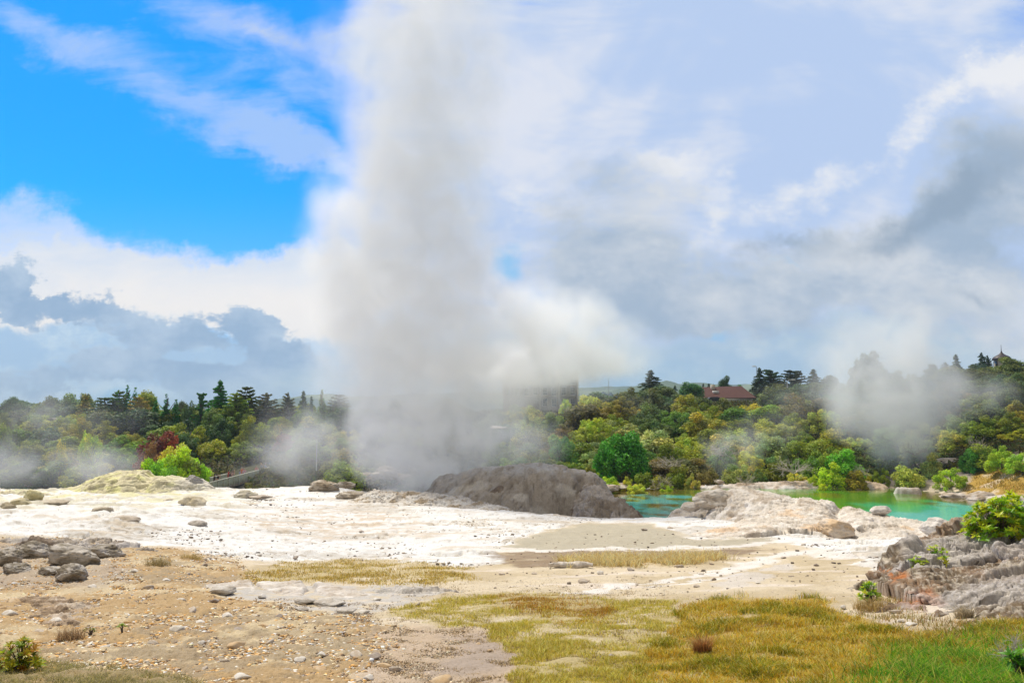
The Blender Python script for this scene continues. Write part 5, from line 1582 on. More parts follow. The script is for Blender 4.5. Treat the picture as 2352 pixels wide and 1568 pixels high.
o = stones('dark_pebbles', X, Y, 0.022 + 0.07 * r.random(len(X)) ** 6 + 0.0004 * Y, r, pick(r, len(X), [(0.20, 0.15, 0.11), (0.32, 0.26, 0.2), (0.14, 0.11, 0.09), (0.4, 0.33, 0.26)]), 0.5, 0.1)
tag(o, 'dark pebbles sprinkled over the white terrace', 'pebbles', kind='stuff')
def flat_den(X, Y):
    px, py, k = warp_px(X, Y)
    return region(px, py, [(1000, 1440), (1240, 1300), (2000, 1290), (2080, 1400), (1500, 1390), (1100, 1450)], 30) * 0.3
X, Y, r = scatter(flat_den, 3500, (950, 2150), (15, 30), 14)
o = stones('sand_pebbles', X, Y, 0.012 + 0.03 * r.random(len(X)) ** 6, r, pick(r, len(X), [(0.30, 0.22, 0.15), (0.55, 0.48, 0.4)]), 0.5)
tag(o, 'few small pebbles on the tan flat', 'pebbles', kind='stuff')

# undergrowth of the hillside
r = np.random.default_rng(21)
n = 110000
Y = r.uniform(99, 190, n); X = (r.uniform(-200, 2560, n) - 1176) / F * Y
pxs = 1176 + X / Y * F
g = H0(X, Y)
k = (g > 1.9) & ~((pxs < 1420) & (Y < 118)) & ~((pxs > 2150) & (Y < 100))
k |= (pxs > 570) & (pxs < 820) & (Y > 99) & (X > -37.6)
k |= (pxs < 1100) & (Y > 112) & ((X < -42) | (X > -35) | (Y > 130))
X, Y, g = X[k], Y[k], g[k]
C = np.stack([X, Y, g + r.uniform(0, 1.1, len(X))], 1)
V, Fc = leaf_quads(C, r.normal(size=(len(X), 3)) + np.array([0, -0.3, 0.8]), 0.5 * r.uniform(0.5, 1.3, len(X)), r)
o = mesh_from('hillside_undergrowth', V, Fc, M_BLADE, col=np.repeat(pick(r, len(X), [(0.10, 0.10, 0.02), (0.08, 0.06, 0.02), (0.06, 0.09, 0.015), (0.14, 0.13, 0.03)]), 4, 0), smooth=False)
tag(o, 'dense low undergrowth between the hillside bushes', 'undergrowth', kind='stuff')

# ------------------------------------------------------------------ single stones lying about
SM = [rock_mesh('stone', 700 + i, 3, M_STONE, b, t_, 0.05, 10, cut=(0.42, 0.9), smooth=False) for i, (b, t_) in enumerate([((0.62, 0.56, 0.48), (0.70, 0.66, 0.6)), ((0.52, 0.36, 0.2), (0.6, 0.46, 0.3)), ((0.3, 0.24, 0.2), (0.42, 0.36, 0.3)), ((0.55, 0.48, 0.4), (0.45, 0.36, 0.27))])]
SN = ['chalk-white', 'orange-buff', 'dark grey-brown', 'greyish tan']
SPOTS = [(128, 1432, 36, 0), (20, 1415, 34, 0), (30, 1385, 40, 1), (8, 1400, 30, 1), (212, 1352, 26, 0), (415, 1382, 20, 0), (520, 1420, 30, 0), (492, 1384, 24, 2), (458, 1432, 26, 0), (300, 1438, 20, 1), (405, 1452, 34, 0), (605, 1440, 26, 1),
         (545, 1450, 28, 2), (620, 1478, 26, 3), (462, 1480, 20, 0), (540, 1488, 50, 1), (515, 1522, 24, 3), (688, 1520, 34, 0), (820, 1510, 38, 3), (858, 1512, 36, 2), (880, 1530, 34, 1), (905, 1540, 30, 3), (730, 1540, 40, 1), (560, 1560, 44, 0), (848, 1562, 30, 0),
         (1018, 1566, 50, 1), (600, 1372, 24, 0), (760, 1480, 22, 3), (705, 1460, 24, 1), (640, 1418, 20, 2), (350, 1480, 24, 3), (242, 1490, 26, 0), (180, 1415, 24, 3), (288, 1400, 22, 1), (440, 1410, 36, 3), (340, 1352, 24, 3),
         (640, 1360, 18, 0), (380, 1335, 20, 0), (430, 1320, 18, 3), (310, 1315, 22, 0), (470, 1300, 18, 2), (555, 1312, 16, 3), (680, 1282, 14, 2), (830, 1222, 14, 2), (1228, 1318, 14, 3), (1340, 1338, 32, 3), (1378, 1318, 20, 0), (1448, 1312, 18, 2),
         (1560, 1302, 20, 3), (1610, 1320, 16, 0), (1600, 1348, 22, 3), (1640, 1332, 14, 2), (1728, 1222, 20, 2), (1480, 1218, 16, 2), (1540, 1214, 14, 3), (1855, 1372, 22, 3), (1936, 1396, 16, 0), (2056, 1408, 28, 3), (2095, 1436, 26, 0), (2070, 1428, 18, 0),
         (2040, 1395, 20, 2), (868, 1378, 20, 0), (960, 1390, 16, 3), (838, 1408, 26, 0), (1098, 1480, 16, 1), (1125, 1495, 14, 1), (1404, 1508, 18, 2), (1740, 1340, 14, 0), (1875, 1300, 14, 2), (1800, 1282, 14, 2), (2006, 1330, 16, 3), (1975, 1350, 18, 0),
         (700, 1590, 30, 1), (62, 1410, 20, 1), (90, 1455, 34, 3), (245, 1460, 22, 3), (330, 1512, 24, 1), (740, 1508, 26, 0), (660, 1545, 24, 3), (780, 1552, 22, 1), (470, 1540, 22, 3), (400, 1520, 20, 1)]
near_ = ['by the brown undercut ledge', 'in the gravel below the pale slab', 'in the open orange gravel', 'on the tan flat', 'near the dark crumbling outcrop', 'on the white terrace', 'at the edge of the golden turf']
byplace = {}
for x, y, w, kd in SPOTS:
    pl = 0 if x < 250 and y < 1470 else (1 if 450 < x < 900 and y < 1420 else (2 if x < 1000 else (4 if x > 1930 else (5 if y < 1260 else 3))))
    k = byplace.get((pl, kd), 0); byplace[(pl, kd)] = k + 1
    p = hit(x, y)
    s = w * p.y / F
    o = obj_of('stone', SM[kd])
    o.location = (p.x, p.y, p.z + s * 0.10); o.scale = (s / 1.8, s / 2.2, s / 3.2 * random.uniform(0.7, 1.2)); o.rotation_euler = (0, 0, random.uniform(0, 6.28))
    tag(o, '%s %s stone %s, %s of its colour there' % ('large' if w > 29 else ('palm-sized' if w > 19 else 'small'), SN[kd], near_[pl], ORD[k]), 'stone', 'loose stones lying on the flat')


# ------------------------------------------------------------------ leafy shrubs close by
def leaf_rosettes(heads, L, nl, r, cols, spread=1.0, width=0.30):
    V, Fc, CC, o = [], [], [], 0
    for (c, d) in heads:
        d = np.array(d, float); d /= np.linalg.norm(d)
        a = np.cross(d, [0.2, 0.1, 1]) if abs(d[2]) < 0.95 else np.array([1.0, 0, 0]); a /= np.linalg.norm(a); b = np.cross(d, a)
        base_col = cols[r.integers(0, len(cols))]
        for j in range(nl):
            th = j * 2.4 + r.uniform(-.2, .2); up = r.uniform(0.15, 1.1) / spread
            q = (math.cos(th) * a + math.sin(th) * b) + d * up; q /= np.linalg.norm(q)
            s = np.cross(q, d); s /= np.linalg.norm(s) + 1e-9
            nn = np.cross(s, q)
            l = L * r.uniform(0.6, 1.15); w = l * width
            c0 = c - d * L * 0.25 * r.random()
            p0 = c0; p1 = c0 + q * l * 0.5; p2 = c0 + q * l - nn * l * 0.12
            v = [p0 - s * w * .15, p0 + s * w * .15, p1 + s * w * .5 + nn * w * .18, p1 + nn * 0, p1 - s * w * .5 + nn * w * .18, p2]
            V += v; Fc += [(o, o + 3, o + 2, o + 1)[::-1], (o, o + 4, o + 3, o + 3)[:3] + (o + 3,), ]
            Fc.pop()
            Fc += [(o, o + 3, o + 4, o + 4)[:3] + (o + 4,)]
            Fc.pop()
            Fc += [(o + 3, o + 2, o + 5, o + 5)]
            Fc.pop()
            o += 6
            t = r.uniform(0.75, 1.25)
            CC += [np.array(base_col) * t] * 6
    n = len(V) // 6
    i = np.arange(n) * 6
    T = np.concatenate([np.stack(k, 1) for k in ((i, i + 3, i + 2), (i, i + 2, i + 1), (i, i + 4, i + 3), (i + 3, i + 5, i + 2), (i + 4, i + 5, i + 3))])
    return np.array(V), T, np.clip(np.array(CC), .005, .8)


def leafy_shrub(px, py, w, h, d, nheads, L, nl, seed, label, cols, name='leafy_shrub', stems=True, low=0.0):
    r = np.random.default_rng(seed)
    p = at(px, py, d)
    k = d / F
    W_, H_ = w * k, h * k
    root = empty(name, (p.x, p.y, p.z))
    tag(root, label, 'shrub')
    heads, parts = [], []
    for i in range(nheads):
        th = r.uniform(0, 6.28); ph = math.acos(r.uniform(low, 1)); rr_ = r.uniform(0.75, 1.05) if i % 4 else r.uniform(.3, .7)
        c = np.array([W_ / 2 * math.sin(ph) * math.cos(th) * rr_, W_ / 2 * 0.8 * math.sin(ph) * math.sin(th) * rr_, H_ * (0.12 + 0.85 * math.cos(ph) * rr_)])
        dr = np.array([c[0] / W_, c[1] / W_, 0.35 + c[2] / H_ * 0.6]) + r.normal(0, .12, 3)
        heads.append((c, dr))
        m = c * np.array([.45, .45, .5]) + r.normal(0, W_ * .03, 3)
        parts.append(tube([np.array([r.normal(0, W_ * .03), 0, -0.08]), m, c], [0.012, 0.008, 0.004], 5))
    V, T, CC = leaf_rosettes(heads, L, nl, r, cols)
    f = mesh_from('foliage', V, T, M_BIGLEAF, root, True, CC)
    v, q = merge(parts)
    mesh_from('stem', v, q, M_BARK, root)
    return root


GL = [(0.50, 0.62, 0.012), (0.62, 0.70, 0.015), (0.28, 0.50, 0.012), (0.72, 0.70, 0.03), (0.20, 0.42, 0.012)]
leafy_shrub(2296, 1246, 150, 102, 21.3, 260, 0.17, 13, 1, 'large glossy yellow-green shrub crowning the dark outcrop beside the pool', GL)
leafy_shrub(2350, 1222, 130, 92, 21.8, 130, 0.17, 13, 9, 'second glossy shrub merging with the large one at the frame edge', GL)
leafy_shrub(1999, 1384, 52, 46, 17.0, 40, 0.10, 11, 2, 'small rounded leafy shrub on the sand at the foot of the dark outcrop', GL)
leafy_shrub(2108, 1306, 48, 30, 19.8, 24, 0.12, 10, 3, 'leafy sprig growing from the cave-like hollow of the outcrop', GL)
leafy_shrub(2152, 1272, 34, 22, 20.6, 12, 0.11, 9, 4, 'thin leafy sprig on the crest of the outcrop ledge', GL)
leafy_shrub(2172, 1294, 30, 34, 19.6, 8, 0.11, 9, 5, 'sparse upright sprig with bare stems above the second hollow', GL)
leafy_shrub(48, 1532, 92, 62, 11.6, 75, 0.10, 11, 6, 'yellow-green leafy shrub tinged with red in the lower corner grass', [(0.55, 0.50, 0.015), (0.38, 0.48, 0.012), (0.6, 0.32, 0.03), (0.26, 0.36, 0.012)], low=-0.2)
leafy_shrub(281, 1442, 22, 12, 14.8, 6, 0.07, 9, 7, 'tiny bright green plant alone in the gravel', [(0.3, 0.42, 0.02), (0.2, 0.34, 0.02)], name='small_plant')
leafy_shrub(208, 1450, 34, 10, 14.6, 7, 0.05, 9, 8, 'flat dull green weed beside the tiny bright plant', [(0.3, 0.3, 0.04), (0.2, 0.24, 0.04)], name='small_plant')
leafy_shrub(2342, 1560, 70, 60, 8.9, 26, 0.11, 11, 10, 'green leafy shrub rising from the tall grass at the corner', [(0.12, 0.34, 0.02), (0.20, 0.42, 0.02), (0.08, 0.24, 0.02)])

# tufts of dry grass standing alone
for x, y, w, h, lb, pal in [(362, 1300, 60, 22, 'round dry tuft on the gravel above the pale slab', [(0.34, 0.27, 0.12), (0.44, 0.34, 0.16)]), (160, 1470, 60, 26, 'reddish dry tuft between the earth ledge and the leafy shrub', [(0.34, 0.22, 0.12), (0.42, 0.3, 0.16)]),
                            (2000, 1398, 80, 26, 'straw tuft skirting the small rounded shrub', [(0.5, 0.36, 0.14), (0.4, 0.28, 0.1)]), (1614, 1500, 40, 40, 'upright rusty tuft in the golden turf', [(0.36, 0.15, 0.05), (0.44, 0.24, 0.08)]),
                            (440, 1284, 50, 14, 'low straw tuft where gravel meets the white slope', [(0.5, 0.38, 0.14), (0.44, 0.34, 0.14)]), (2215, 1420, 40, 30, 'pale tuft in a pocket of the dark outcrop', [(0.4, 0.32, 0.2), (0.5, 0.42, 0.28)])]:
    p = hit(x, y); k = p.y / F; r = np.random.default_rng(x)
    n = 420
    a = r.uniform(0, 6.28, n); q = r.random(n) ** 0.7 * w * k * 0.5
    X = p.x + q * np.cos(a); Y = p.y + q * np.sin(a) * .8
    o = blades('grass_tuft', X, Y, r, h * k, 0.004, pick(r, n, pal), 0.7)
    tag(o, lb, 'grass tuft')

# dead branches beside the grey boulders, twigs in the corner
def twig_thing(px, py, w, h, d, k, label, name='dead_branch', mat=None):
    p = at(px, py, d)
    o = obj_of(name, DEAD[k]); o.location = p
    o.scale = (w * d / F / 1.5, w * d / F / 1.5, h * d / F)
    tag(o, label, 'dead branch')
    return o


twig_thing(262, 1300, 76, 34, 27.5, 0, 'forked bleached branch lying against the big grey boulder')
twig_thing(2336, 1512, 110, 90, 9.6, 1, 'spray of thin grey twigs over the tall grass in the corner')
# log
p0, p1 = hit(1262, 1304), hit(1362, 1304)
rl = np.random.default_rng(5)
pts = [Vector(p0).lerp(p1, t) + Vector((0, 0, 0.09 + 0.02 * math.sin(9 * t))) for t in np.linspace(0, 1, 14)]
v, q = tube(pts, [0.04 + 0.09 * math.sin(math.pi * min(max(t, .06), .97)) * (0.8 + 0.3 * rl.random()) for t in np.linspace(0, 1, 14)], 12)
v = v + 0.018 * rl.normal(size=v.shape)
o = mesh_from('driftwood_log', v, q, mat_plain('grey_log', (0.55, 0.49, 0.43), 0.9, 0.3, 12)); tag(o, 'bleached log lying at the near end of the straw band', 'log')


# ------------------------------------------------------------------ footbridge
def box(x0, x1, y0, y1, z0, z1):
    v = np.array([(x0, y0, z0), (x1, y0, z0), (x1, y1, z0), (x0, y1, z0), (x0, y0, z1), (x1, y0, z1), (x1, y1, z1), (x0, y1, z1)], float)
    f = np.array([(0, 3, 2, 1), (4, 5, 6, 7), (0, 1, 5, 4), (1, 2, 6, 5), (2, 3, 7, 6), (3, 0, 4, 7)])
    return v, f


def bar(a, b, w, h):
    """a square bar between two points"""
    a, b = np.array(a, float), np.array(b, float)
    d = (b - a) / np.linalg.norm(b - a)
    s = np.cross(d, [0, 0, 1]); s = s / np.linalg.norm(s) if np.linalg.norm(s) > 1e-6 else np.array([1.0, 0, 0])
    u = np.cross(s, d)
    v = np.array([p + s * i * w / 2 + u * j * h / 2 for p in (a, b) for i, j in ((-1, -1), (1, -1), (1, 1), (-1, 1))])
    f = np.array([(0, 1, 2, 3), (7, 6, 5, 4), (0, 4, 5, 1), (1, 5, 6, 2), (2, 6, 7, 3), (3, 7, 4, 0)])
    return v, f


def mk(name, parts, mat, parent=None, smooth=False):
    v, f = merge(parts) if isinstance(parts, list) else parts
    return mesh_from(name, v, f, mat, parent, smooth)


M_GALV = mat_plain('weathered_pale_timber', (0.46, 0.46, 0.36), 0.7, 0.15, 4)
M_SLAT = mat_plain('grey_green_timber', (0.42, 0.45, 0.33), 0.85, 0.2, 6)
M_DECK = mat_plain('deck_timber', (0.2, 0.17, 0.13), 0.9, 0.2, 5)
XF, XB = -38.3, -40.8
Y0, Y1, YB1 = 90.0, 128.0, 116.5


def dz_(y):
    return 0.12 + (y - 98) / 30 * 0.30          # height of the deck


br = empty('footbridge', (XF, Y0, dz_(Y0)))
tag(br, 'long timber footbridge with slatted sides crossing behind the terrace', 'footbridge')
loc = lambda p: (p[0] - XF, p[1] - Y0, p[2] - dz_(Y0))


def boxes_local(lst):
    v, f = merge(lst); v = v - np.array([XF, Y0, dz_(Y0)]); return v, f


mk('deck', boxes_local([bar((-39.55, Y0 - 2, dz_(Y0 - 2) - 0.06), (-39.55, Y1 + 1, dz_(Y1 + 1) - 0.06), 2.5, 0.12), bar((-38.5, Y0 - 2, dz_(Y0) - 0.3), (-38.5, Y1, dz_(Y1) - 0.3), 0.15, 0.3),
                        bar((-40.6, Y0 - 2, dz_(Y0) - 0.3), (-40.6, Y1, dz_(Y1) - 0.3), 0.15, 0.3)]), M_DECK, br)
for X_, ye in ((XF, Y1), (XB, YB1)):
    mk('handrail', boxes_local([bar((X_, Y0 - 1, dz_(Y0 - 1) + 1.08), (X_, ye, dz_(ye) + 1.08), 0.18, 0.10)]), M_GALV, br)
    y = Y0
    while y <= ye + 0.01:
        mk('post', boxes_local([box(X_ - 0.07, X_ + 0.07, y - 0.09, y + 0.09, dz_(y) - 0.25, dz_(y) + 1.04)]), M_GALV, br)
        y += 2.0
    sl = []
    y = Y0 + 0.2
    while y < ye:
        sl.append(box(X_ - 0.012 + (-0.09 if X_ == XF else -0.09), X_ + 0.012 + (-0.09 if X_ == XF else -0.09), y, y + 0.10, dz_(y) - 0.1, dz_(y) + 0.98)); y += 0.165
    mk('slat_panel', boxes_local(sl), M_SLAT, br)
mk('lower_rail', boxes_local([bar((XB + 0.16, Y0, dz_(Y0) + 0.55), (XB + 0.16, YB1 - 3, dz_(YB1 - 3) + 0.55), 0.06, 0.06)]), M_GALV, br)
e = [box(-38.3, -37.1, Y1 - 0.04, Y1 + 0.04, dz_(Y1) + 1.05, dz_(Y1) + 1.15), box(-37.15, -37.05, Y1 - 0.05, Y1 + 0.05, dz_(Y1) - 0.6, dz_(Y1) + 1.05)]
for i in range(7): e.append(box(-38.22 + i * 0.165, -38.1 + i * 0.165, Y1 + 0.045, Y1 + 0.07, dz_(Y1) - 0.3, dz_(Y1) + 1.0))
mk('end_panel', boxes_local(e), M_GALV, br)

# ------------------------------------------------------------------ people
M_SKIN = mat_plain('skin', (0.50, 0.29, 0.19), 0.6, 0.05, 3)
_cm = {}


def cloth(c):
    c = tuple(c)
    if c not in _cm: _cm[c] = mat_plain('cloth', c, 0.9, 0.1, 8)
    return _cm[c]


def person(px, ytop, face, pose, top, legs, hair, label, hat=None, skirt=False, slim=1.0, side=0, longsleeve=False, child=False):
    """pose: rail (leaning, forearms on the rail), camera (hands at the face), back, up (one arm raised)"""
    X = XF - 0.62 - side
    d = X * F / (px - 1176)
    zt = CZ + ray(px, ytop)[1] * d
    zb = dz_(d)
    H = min(max(zt - zb, 1.15 if child else 1.5), 1.9)
    r = empty('person', (X, d, zb), RAD(face))
    tag(r, label, 'person', 'people watching from the footbridge')
    s = H / 1.75
    # joints (x right, y forward, z up) in metres for a 1.75 m figure
    J = {}
    J['pel'] = (0, 0, 0.95); J['sp'] = (0, 0.02, 1.12); J['ch'] = (0, 0.03, 1.33); J['nk'] = (0, 0.04, 1.48); J['hd'] = (0, 0.06, 1.58); J['tp'] = (0, 0.055, 1.70)
    J['nose'] = (0, 0.155, 1.60)
    E = [('pel', 'sp'), ('sp', 'ch'), ('ch', 'nk'), ('nk', 'hd'), ('hd', 'tp'), ('hd', 'nose')]
    R = {'pel': .145, 'sp': .125, 'ch': .15, 'nk': .055, 'hd': .085, 'tp': .06, 'nose': .013}
    for sg, n in ((-1, 'l'), (1, 'r')):
        J['sh' + n] = (sg * .19, 0.03, 1.42); R['sh' + n] = .052
        if pose == 'camera' or (pose == 'up' and sg > 0):
            J['el' + n] = (sg * .26, 0.22, 1.28); J['wr' + n] = (sg * .09, 0.30, 1.52)
            hd = (-sg * .25, 0.3, 1.0)
        elif pose == 'back':
            J['el' + n] = (sg * .26, 0.12, 1.16); J['wr' + n] = (sg * .18, 0.34, 1.10); hd = (0, 1, 0)
        else:
            J['el' + n] = (sg * .25, 0.14, 1.16); J['wr' + n] = (sg * .10, 0.38, 1.10); hd = (-sg * .3, 1, -.1)
        R['el' + n] = .040; R['wr' + n] = .027
        w = np.array(J['wr' + n]); h = np.array(hd, float); h /= np.linalg.norm(h)
        J['pm' + n] = tuple(w + h * .08); R['pm' + n] = .034
        E += [('ch', 'sh' + n), ('sh' + n, 'el' + n), ('el' + n, 'wr' + n), ('wr' + n, 'pm' + n)]
        sd = np.cross(h, [0, 0, 1.0]); sd /= np.linalg.norm(sd) + 1e-9
        for q in range(4):
            L = (.070, .080, .076, .060)[q]
            J['f%s%d' % (n, q)] = tuple(np.array(J['pm' + n]) + h * L * .6 + sd * (q - 1.5) * .022); R['f%s%d' % (n, q)] = .009
            J['g%s%d' % (n, q)] = tuple(np.array(J['pm' + n]) + h * L * 1.0 + sd * (q - 1.5) * .023 + np.array([0, 0, -.02])); R['g%s%d' % (n, q)] = .008
            E += [('pm' + n, 'f%s%d' % (n, q)), ('f%s%d' % (n, q), 'g%s%d' % (n, q))]
        J['t' + n] = tuple(w + h * .05 - sg * sd * .055 + np.array([0, 0, .01])); R['t' + n] = .010; E.append(('wr' + n, 't' + n))
        J['hp' + n] = (sg * .10, 0, .90); R['hp' + n] = .09; J['kn' + n] = (sg * .11, .03, .50); R['kn' + n] = .058; J['an' + n] = (sg * .12, 0, .09); R['an' + n] = .04
        J['to' + n] = (sg * .13, .17, .035); R['to' + n] = .033
        E += [('pel', 'hp' + n), ('hp' + n, 'kn' + n), ('kn' + n, 'an' + n), ('an' + n, 'to' + n)]
    keys = list(J); idx = {k: i for i, k in enumerate(keys)}
    me = bpy.data.meshes.new('body')
    me.from_pydata([tuple(c * s for c in J[k]) for k in keys], [(idx[a], idx[b]) for a, b in E], [])
    b = obj_of('body', me, r)
    me.materials.append(M_SKIN)
    md = b.modifiers.new('skin', 'SKIN'); md.use_smooth_shade = True
    for k in keys:
        me.skin_vertices[0].data[idx[k]].radius = (R[k] * s * slim, R[k] * s * slim)
    me.skin_vertices[0].data[idx['pel']].use_root = True
    sb = b.modifiers.new('subd', 'SUBSURF'); sb.levels = 1; sb.render_levels = 1
    A = lambda k: np.array(J[k]) * s

    def loft(rings, k=12):
        V = []; n = len(rings)
        for (c, rx, ry) in rings:
            for j in range(k):
                th = 2 * math.pi * j / k; V.append((c[0] + rx * math.cos(th), c[1] + ry * math.sin(th), c[2]))
        Fc = [(i * k + j, i * k + (j + 1) % k, (i + 1) * k + (j + 1) % k, (i + 1) * k + j) for i in range(n - 1) for j in range(k)]
        return np.array(V), np.array(Fc)
    w = s * slim
    sh = [loft([((0, 0, .90 * s), .175 * w, .125 * w), ((0, .01 * s, 1.05 * s), .165 * w, .12 * w), ((0, .03 * s, 1.25 * s), .19 * w, .13 * w), ((0, .03 * s, 1.38 * s), .215 * w, .12 * w), ((0, .035 * s, 1.46 * s), .13 * w, .09 * w), ((0, .04 * s, 1.49 * s), .065 * w, .065 * w)])]
    for n in 'lr':
        pts = [A('sh' + n), A('sh' + n) * .4 + A('el' + n) * .6]
        if longsleeve: pts = [A('sh' + n), A('el' + n), A('wr' + n) * .92 + A('el' + n) * .08]
        sh.append(tube(pts, [.068 * w, .060 * w, .043 * w][:len(pts)], 10))
    mk('shirt', sh, cloth(top), r, True)
    if skirt:
        mk('skirt', [loft([((0, 0, .98 * s), .16 * w, .12 * w), ((0, 0, .75 * s), .22 * w, .18 * w), ((0, 0, .5 * s), .27 * w, .22 * w)])], cloth(legs), r, True)
    else:
        tr = [loft([((0, 0, .78 * s), .17 * w, .115 * w), ((0, 0, .92 * s), .172 * w, .122 * w), ((0, 0, 1.0 * s), .165 * w, .118 * w)])]
        for n in 'lr': tr.append(tube([A('hp' + n), A('kn' + n), A('an' + n)], [.10 * w, .078 * w, .062 * w], 10))
        mk('trousers', tr, cloth(legs), r, True)
    # hair: a cap of the skull, open at the face
    hv, hf = [], []
    K1, K2 = 12, 7
    for i in range(K2):
        ph = i / (K2 - 1) * 1.75
        for j in range(K1):
            th = 2 * math.pi * j / K1
            rr_ = .104 * w
            y_ = rr_ * math.sin(ph) * math.sin(th)
            if y_ > 0: y_ *= max(0.35, 1 - 0.9 * max(ph - 0.7, 0))
            hv.append((rr_ * .95 * math.sin(ph) * math.cos(th), .045 * s + y_, 1.625 * s + rr_ * 1.08 * math.cos(ph)))
    for i in range(K2 - 1):
        for j in range(K1): hf.append((i * K1 + j, i * K1 + (j + 1) % K1, (i + 1) * K1 + (j + 1) % K1, (i + 1) * K1 + j))
    mk('hair', (np.array(hv), np.array(hf)), cloth(hair), r, True)
    if hat:
        ht = [loft([((0, .05 * s, 1.66 * s), .118 * s, .125 * s), ((0, .05 * s, 1.72 * s), .112 * s, .118 * s), ((0, .05 * s, 1.765 * s), .07 * s, .075 * s), ((0, .05 * s, 1.775 * s), .01 * s, .01 * s)]),
              box(-.07 * s, .07 * s, .15 * s, .25 * s, 1.66 * s, 1.672 * s)]
        mk('cap', ht, cloth(hat), r, True)
    if pose == 'camera':
        c_ = empty('camera_held', (0, 0, 0)) if False else mk('hand_camera', [box(-.055 * s, .055 * s, .30 * s, .34 * s, 1.53 * s, 1.61 * s)], cloth((0.03, 0.03, 0.03)), None)
        c_.location = r.location; c_.rotation_euler = r.rotation_euler
        tag(c_, 'dark camera of the %s' % ' '.join(label.split(',')[0].split()[:12]), 'camera')
    return r


BLK = (0.02, 0.02, 0.025); NAVY = (0.03, 0.04, 0.08); DK_HAIR = (0.02, 0.015, 0.012)
FACE = -48
person(451, 1096, -60, 'camera', (0.55, 0.06, 0.03), BLK, DK_HAIR, 'person in orange-red top, first on the bridge by the grey rock')
person(461, 1092, -75, 'rail', BLK, BLK, DK_HAIR, 'person all in black between the orange-red and tan tops', longsleeve=True, side=.2)
person(470, 1098, -55, 'camera', (0.42, 0.28, 0.15), (0.2, 0.15, 0.1), DK_HAIR, 'person in tan shirt standing third from the grey rock')
person(499.5, 1087, -60, 'rail', (0.03, 0.03, 0.035), (0.3, 0.03, 0.03), DK_HAIR, 'person in black tee and black cap with red trousers', hat=BLK)
person(507, 1088, -50, 'camera', BLK, BLK, (0.2, 0.12, 0.06), 'person in black beside the black-capped one, arms raised to the face', longsleeve=False)
person(532, 1074, -55, 'rail', (0.60, 0.03, 0.025), (0.5, 0.03, 0.02), DK_HAIR, 'tall person in bright red shirt at mid bridge', side=.6)
person(539, 1074, -50, 'camera', (0.06, 0.05, 0.05), BLK, DK_HAIR, 'person in dark top holding a phone high behind the child in pink', side=.3)
person(534, 1082, -60, 'camera', (0.12, 0.06, 0.06), BLK, DK_HAIR, 'shorter person in maroon in front of the tall red shirt', child=True)
person(540.5, 1082, -50, 'camera', (0.45, 0.25, 0.25), (0.6, 0.38, 0.4), DK_HAIR, 'child in pink skirt leaning at the rail', child=True, skirt=True, slim=.9)
person(561, 1067.5, -60, 'camera', (0.65, 0.16, 0.06), BLK, (0.32, 0.26, 0.22), 'tall person in orange top with pale scarf over the hair', side=.5)
person(557, 1079, -70, 'rail', (0.25, 0.28, 0.5), BLK, DK_HAIR, 'low crouched person with blue-white top under the orange one', child=True)
person(566, 1076, -40, 'camera', (0.55, 0.28, 0.42), BLK, (0.2, 0.1, 0.06), 'person with pink sleeves next to the orange top', longsleeve=True, child=True)
person(595, 1069, -150, 'back', (0.60, 0.25, 0.24), NAVY, (0.45, 0.25, 0.18), 'person in salmon jacket turned away, alone on the bridge', longsleeve=True)
person(604.5, 1062.5, -100, 'rail', (0.28, 0.30, 0.32), NAVY, DK_HAIR, 'person in grey shirt with straw-coloured cap', hat=(0.6, 0.42, 0.22), longsleeve=True)
person(608.5, 1065.5, -90, 'rail', (0.22, 0.25, 0.26), NAVY, DK_HAIR, 'person in grey with brown cap reaching over the rail', hat=(0.32, 0.2, 0.14))
person(614.5, 1062.5, -70, 'rail', (0.55, 0.58, 0.75), NAVY, DK_HAIR, 'person in white and lilac jacket with mauve cap', hat=(0.42, 0.25, 0.34), longsleeve=True)
person(623.5, 1063.5, -80, 'rail', (0.62, 0.08, 0.03), NAVY, DK_HAIR, 'person in orange-red vest with pale blue cap', hat=(0.25, 0.45, 0.62))
person(627.5, 1062.3, -95, 'rail', (0.75, 0.16, 0.01), (0.6, 0.12, 0.01), DK_HAIR, 'person in bright orange with orange cap at the bridge end', hat=(0.7, 0.3, 0.05), longsleeve=True)

# ------------------------------------------------------------------ gulls at the water's edge
M_GULL = mat_plain('white_feathers', (0.75, 0.75, 0.74), 0.8, 0.05, 5)
M_WING = mat_plain('grey_feathers', (0.32, 0.34, 0.37), 0.8, 0.05, 5)
for i, (px, py, lb) in enumerate([(1489, 1127, 'white gull standing in the shallows by the turquoise inlet'), (1622, 1121, 'white gull at the edge of the green water under the far bank'), (1634, 1120, 'second gull just beside the one at the green water edge')]):
    q_ = ray(px, py)[1]; d = (WATER_Z - CZ) / q_
    g_ = empty('gull', (ray(px, py)[0] * d, d, WATER_Z), i * 1.3 + .4)
    tag(g_, lb, 'bird')
    v, f = tube([(-.26, 0, .20), (-.20, 0, .21), (-.08, 0, .22), (.06, 0, .24), (.15, 0, .29), (.19, 0, .35), (.23, 0, .37), (.27, 0, .365), (.32, 0, .35)], [.012, .035, .075, .08, .055, .036, .042, .03, .006], 10)
    mesh_from('body', v, f, M_GULL, g_)
    for sg in (-1, 1):
        v, f = tube([(-.34, sg * .03, .215), (-.15, sg * .07, .24), (.05, sg * .075, .26), (.10, sg * .05, .27)], [.008, .035, .04, .01], 8)
        mesh_from('wing', v, f, M_WING, g_)
        v, f = tube([(0.0, sg * .03, -.02), (0.01, sg * .03, .18)], [.008, .01], 6)
        mesh_from('leg', v, f, cloth((0.5, 0.2, 0.05)), g_)

